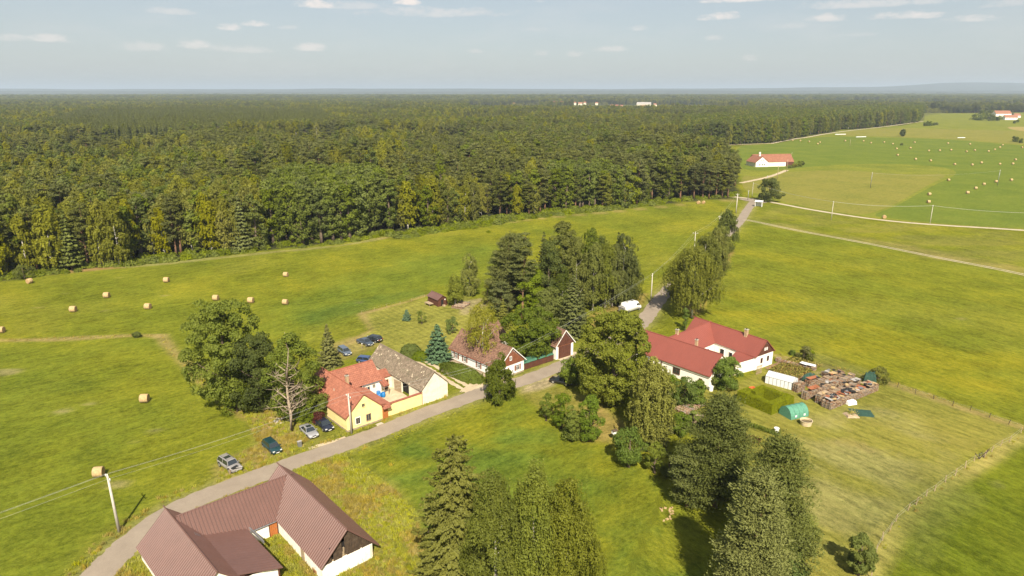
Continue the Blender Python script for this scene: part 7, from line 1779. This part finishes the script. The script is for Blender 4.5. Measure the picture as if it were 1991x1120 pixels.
def scatter(name, P, rotz, scl, idx, protos_, with_trunk=True, label=None, tilt=0.0):
    """one stuff object: points carrying instances of real meshes"""
    me = bpy.data.meshes.new(name); n = len(P)
    me.vertices.add(n); me.vertices.foreach_set('co', np.ascontiguousarray(P, np.float32).ravel())
    a = me.attributes.new('rotv', 'FLOAT_VECTOR', 'POINT'); rv = np.zeros((n, 3), np.float32); rv[:, 2] = rotz
    if tilt: rv[:, :2] = g.normal(size=(n, 2)) * tilt
    a.data.foreach_set('vector', rv.ravel())
    a = me.attributes.new('sclv', 'FLOAT_VECTOR', 'POINT'); a.data.foreach_set('vector', np.ascontiguousarray(scl, np.float32).ravel())
    a = me.attributes.new('idx', 'INT', 'POINT'); a.data.foreach_set('value', np.ascontiguousarray(idx, np.int32))
    o = obj(name, me); o['kind'] = 'stuff'
    if label: o['label'] = label
    ng = bpy.data.node_groups.new(name, 'GeometryNodeTree')
    ng.interface.new_socket('Geometry', in_out='INPUT', socket_type='NodeSocketGeometry'); ng.interface.new_socket('Geometry', in_out='OUTPUT', socket_type='NodeSocketGeometry')
    N = ng.nodes; Lk = ng.links; gi = N.new('NodeGroupInput'); go = N.new('NodeGroupOutput')
    def attr(nm, ty): q = N.new('GeometryNodeInputNamedAttribute'); q.data_type = ty; q.inputs[0].default_value = nm; return q.outputs[0]
    rot = attr('rotv', 'FLOAT_VECTOR'); scv = attr('sclv', 'FLOAT_VECTOR'); ix = attr('idx', 'INT'); jn = N.new('GeometryNodeJoinGeometry')
    e2r = N.new('FunctionNodeEulerToRotation'); Lk.new(rot, e2r.inputs[0])
    for k_, objs in enumerate(protos_):
        cmp_ = N.new('FunctionNodeCompare'); cmp_.data_type = 'INT'; cmp_.operation = 'EQUAL'; ii = [s for s in cmp_.inputs if s.enabled]; Lk.new(ix, ii[0]); ii[1].default_value = k_
        j2 = N.new('GeometryNodeJoinGeometry')
        for ob_ in objs:
            oi = N.new('GeometryNodeObjectInfo'); oi.inputs['Object'].default_value = ob_; oi.transform_space = 'ORIGINAL'; oi.inputs['As Instance'].default_value = False; Lk.new(oi.outputs['Geometry'], j2.inputs[0])
        ip = N.new('GeometryNodeInstanceOnPoints'); Lk.new(gi.outputs[0], ip.inputs['Points']); Lk.new(cmp_.outputs[0], ip.inputs['Selection']); Lk.new(j2.outputs[0], ip.inputs['Instance']); Lk.new(e2r.outputs[0], ip.inputs['Rotation']); Lk.new(scv, ip.inputs['Scale'])
        Lk.new(ip.outputs[0], jn.inputs[0])
    Lk.new(jn.outputs[0], go.inputs[0])
    md = o.modifiers.new('scatter', 'NODES'); md.node_group = ng
    return o
PR = []
for kn in KN:
    for v_ in (0, 1): t = protos[(kn, v_)]; PR.append([c for c in t.children])
def wood(name, P, label, hs=1.0, ws=1.0):
    k_, h_ = kinds_at(P[:, 0], P[:, 1], g); h_ = h_ * hs; n = len(P)
    wz = g.uniform(.85, 1.15, n) * ws * np.where(h_ < 12, 1.35, 1.0) * np.where(k_ == 2, .72, 1.0)
    s_ = h_ / 18; scatter(name, np.column_stack([P, np.zeros(n)]), g.uniform(0, 6.28, n), np.column_stack([s_ * wz, s_ * wz, s_]), k_ * 2 + g.integers(0, 2, n), PR, label=label)
mid = ring(900, 1700, 5.4, 1.04); mid = mid[ok(mid[:, 0], mid[:, 1])]
P_ = np.concatenate([rest, mid])
px_, py_ = proj_np(P_[:, 0], P_[:, 1], 10.0); P_ = P_[(px_ > -160) & (px_ < 2150)]
wood('forest', P_, 'mixed pine and birch forest stretching from the meadow to the middle distance')
P2_ = ring(1700, 3600, 10, 1.02); P2_ = P2_[ok(P2_[:, 0], P2_[:, 1])]
P3_ = ring(3600, 6600, 26, 1.02, .5); P3_ = P3_[ok(P3_[:, 0], P3_[:, 1])]
k_, h_ = kinds_at(P2_[:, 0], P2_[:, 1], g)
allp = np.concatenate([P2_, P3_]); ks = [k_]; ss = [np.column_stack([h_ / 18 * 1.7, h_ / 18 * 1.7, h_ / 18])]
for P, w_ in ((P3_, 3.9),):
    k2, h2 = kinds_at(P[:, 0], P[:, 1], g); ks.append(k2); ss.append(np.column_stack([h2 / 18 * w_, h2 / 18 * w_, h2 / 18 * 1.0 * (1 + .5 * fnoise(P[:, 0], P[:, 1], 900, 221, 3))]))
n = len(allp); kk = np.concatenate(ks)
scatter('distant_forest', np.column_stack([allp, np.zeros(n)]), g.uniform(0, 6.28, n), np.concatenate(ss), kk * 2 + g.integers(0, 2, n), PR, label='hazy forest running back to the horizon')
# ================================================================ UNDERGROWTH AND LONG GRASS
def tuft_mesh(name, mat, n, r_, h_, w_, seed, lean=.5):
    gg = gen(seed); V = []; F = []
    for i in range(n):
        a = gg.uniform(0, 6.28); d = gg.random() ** .5 * r_; x, y = math.cos(a) * d, math.sin(a) * d; hh = h_ * gg.uniform(.5, 1.15); la = gg.uniform(0, 6.28); l = lean * hh * gg.random(); fa = gg.uniform(0, 3.14); wx, wy = math.cos(fa) * w_, math.sin(fa) * w_
        b0 = len(V); V += [(x - wx, y - wy, 0), (x + wx, y + wy, 0), (x + wx * .7 + math.cos(la) * l * .4, y + wy * .7 + math.sin(la) * l * .4, hh * .6), (x + math.cos(la) * l, y + math.sin(la) * l, hh)]
        F.append((b0, b0 + 1, b0 + 2, b0 + 3))
    return mesh_np(name, np.array(V), np.array(F), M[mat], {'v': np.repeat(gg.random(n), 4)})
hold = [obj('grass_tuft', tuft_mesh('tuft_green', 'lf_grass', 26, .35, .42, .03, 1)), obj('grass_tuft', tuft_mesh('tuft_dry', 'lf_drygrass', 26, .35, .55, .028, 2)), obj('bramble_clump', crown_mesh('bramble', *(lambda d, gg: (d * np.array([1.1, 1.1, .9]) * gg.uniform(.6, 1, (len(d), 1)), unit(d + gg.normal(size=d.shape) * .5)))(np.abs(rdir(260, gen(3))) * np.where(gen(4).random((260, 3)) < .5, [-1, -1, 1], [1, 1, 1]), gen(5)), .24, .34, gen(6), M['lf_bramble']))]
spots_ = [at(812, 1052), at(760, 905), at(950, 452)]
for h_, p_, nm in zip(hold, spots_, ('grass', 'grass', 'undergrowth')):
    h_.location = (p_[0], p_[1], 0); h_['kind'] = 'stuff'
def pts_in(pp, dens, world_pts=False):
    P = np.array(pp if world_pts else poly_w(pp)); lo, hi_ = P.min(0), P.max(0); n = int((hi_ - lo).prod() * dens)
    q = g.uniform(lo, hi_, (n, 2)); return q[inside(q[:, 0], q[:, 1], [tuple(p) for p in P])]
def pts_strip(pp, wd, dens):
    W_ = poly_w(pp); out = []
    for a, b_ in zip(W_, W_[1:]):
        L = math.dist(a, b_); n = int(L * wd * dens); u = g.random(n)[:, None]; d = (np.array(b_) - a) / L; out.append(np.array(a) + u * (np.array(b_) - a) + np.outer(g.uniform(-wd / 2, wd / 2, n), [d[1], -d[0]]))
    return np.concatenate(out)
road_w = poly_w(ROAD)
bld = [[rot_pt(B0, *p, R(41.4)) for p in ((-18.3, -12), (-18.3, 20), (3.6, 19.5), (3.6, .0), (-3.6, 0), (-3.6, 12.4), (-7, 12.4), (-7, 2.5), (-9, -12))], [rot_pt(Y0_, *p) for p in ((-3.6, -.2), (-3.6, 16.5), (20, 20), (20, .2))], [rot_pt(C1, *p) for p in ((-3.6, 0), (-5, 16), (17, 18), (17, -.2))], [rot_pt(A0, *p) for p in ((-3.6, 0), (-3.6, 18), (21, 18), (18.5, -1))], [rot_pt(GB, *p) for p in ((-3.1, 0), (-3.1, 19), (3.1, 19), (3.1, 0))]]
def clear(q):
    m = seg_dist(q[:, 0], q[:, 1], road_w) > 2.25
    for b_ in bld: m &= ~inside(q[:, 0], q[:, 1], b_)
    return q[m]
A1 = [clear(pts_in([(560, 905), (640, 882), (700, 900), (760, 945), (810, 1000), (835, 1080), (800, 1200), (560, 1200), (560, 1000)], 9)), clear(pts_in([rot_pt(B0, *p, R(41.4)) for p in ((-6.9, -8), (-6.9, 12.3), (-3.6, 12.3), (-3.6, -8))], 12, True)),
      clear(pts_in([(150, 1130), (240, 1060), (300, 1130), (290, 1200), (100, 1200)], 8)), clear(pts_in([(380, 735), (410, 740), (470, 790), (560, 790), (620, 840), (560, 890), (480, 925), (420, 950), (428, 905), (500, 865), (485, 822), (430, 780)], 5)),
      clear(pts_strip(ROAD[:14], 8.5, 2.2))]
A1 = np.concatenate(A1)
dry = fnoise(A1[:, 0], A1[:, 1], 5, 401, 3) + g.normal(size=len(A1)) * .05 > .52
kx = np.where(dry, 1, 0); s_ = g.uniform(.5, 1.15, len(A1))
cmr = inside(A1[:, 0], A1[:, 1], poly_w(CM)); s_[cmr] *= .55; kx[cmr] = 0
scatter('grass', np.column_stack([A1, np.zeros(len(A1))]), g.uniform(0, 6.28, len(A1)), np.column_stack([s_, s_, s_ * g.uniform(.7, 1.2, len(A1))]), kx, [[hold[0]], [hold[1]]], label='long rough grass round the barn and along the verges', tilt=.12)
B1 = [pts_strip([(240, 516), (420, 496), (500, 487)], 4, .35), pts_strip([(560, 483), (660, 472), (760, 456)], 3, .2), pts_strip([(770, 462), (830, 450), (900, 442), (1000, 425), (1090, 414), (1200, 404)], 10, .28), pts_strip([(1200, 405), (1290, 395)], 4, .3), pts_strip([(0, 540), (240, 512)], 3, .15)]
B1 += [pts_strip([(0, 541), (240, 511), (500, 480), (760, 451)], 10, .16), pts_strip([(860, 438), (1090, 409), (1436, 378)], 10, .16)]
B1 = np.concatenate(B1); s_ = g.uniform(.6, 2.4, len(B1))
scatter('undergrowth', np.column_stack([B1, np.zeros(len(B1))]), g.uniform(0, 6.28, len(B1)), np.column_stack([s_, s_, s_ * g.uniform(.6, 1.1, len(B1))]), np.zeros(len(B1)), [[hold[2]]], label='bramble and shrub band along the foot of the forest')
D1 = pts_strip([(1500, 688), (1560, 700), (1620, 713), (1700, 734), (1780, 760), (1860, 788)], 1.6, .8); D1 = np.concatenate([D1, pts_strip([(0, 661), (200, 655), (312, 653), (335, 682), (395, 745), (440, 790)], 1.6, .8), pts_strip([(1991, 848), (1950, 874), (1894, 900), (1838, 940), (1781, 985), (1730, 1036), (1704, 1078)], .9, .8)])
s_ = g.uniform(.35, .8, len(D1)); scatter('boundary_grass', np.column_stack([D1, np.zeros(len(D1))]), g.uniform(0, 6.28, len(D1)), np.column_stack([s_, s_, s_]), (g.random(len(D1)) < .7).astype(int), [[hold[0]], [hold[1]]], label='dry grass along the field boundaries', tilt=.1)
# ================================================================ HAZE
m, b, out = new_mat('summer haze')
pv = b.n('ShaderNodeVolumePrincipled', {'Color': (0.70, 0.84, 1.0, 1), 'Density': 9.0e-5, 'Anisotropy': 0.15})
b.t.links.new(pv.outputs[0], out.inputs['Volume'])
hz = MB(); hz.box((0, 14000, 114.5), (70000, 60000, 231)); ho = hz.build('haze', m); ho['kind'] = 'stuff'
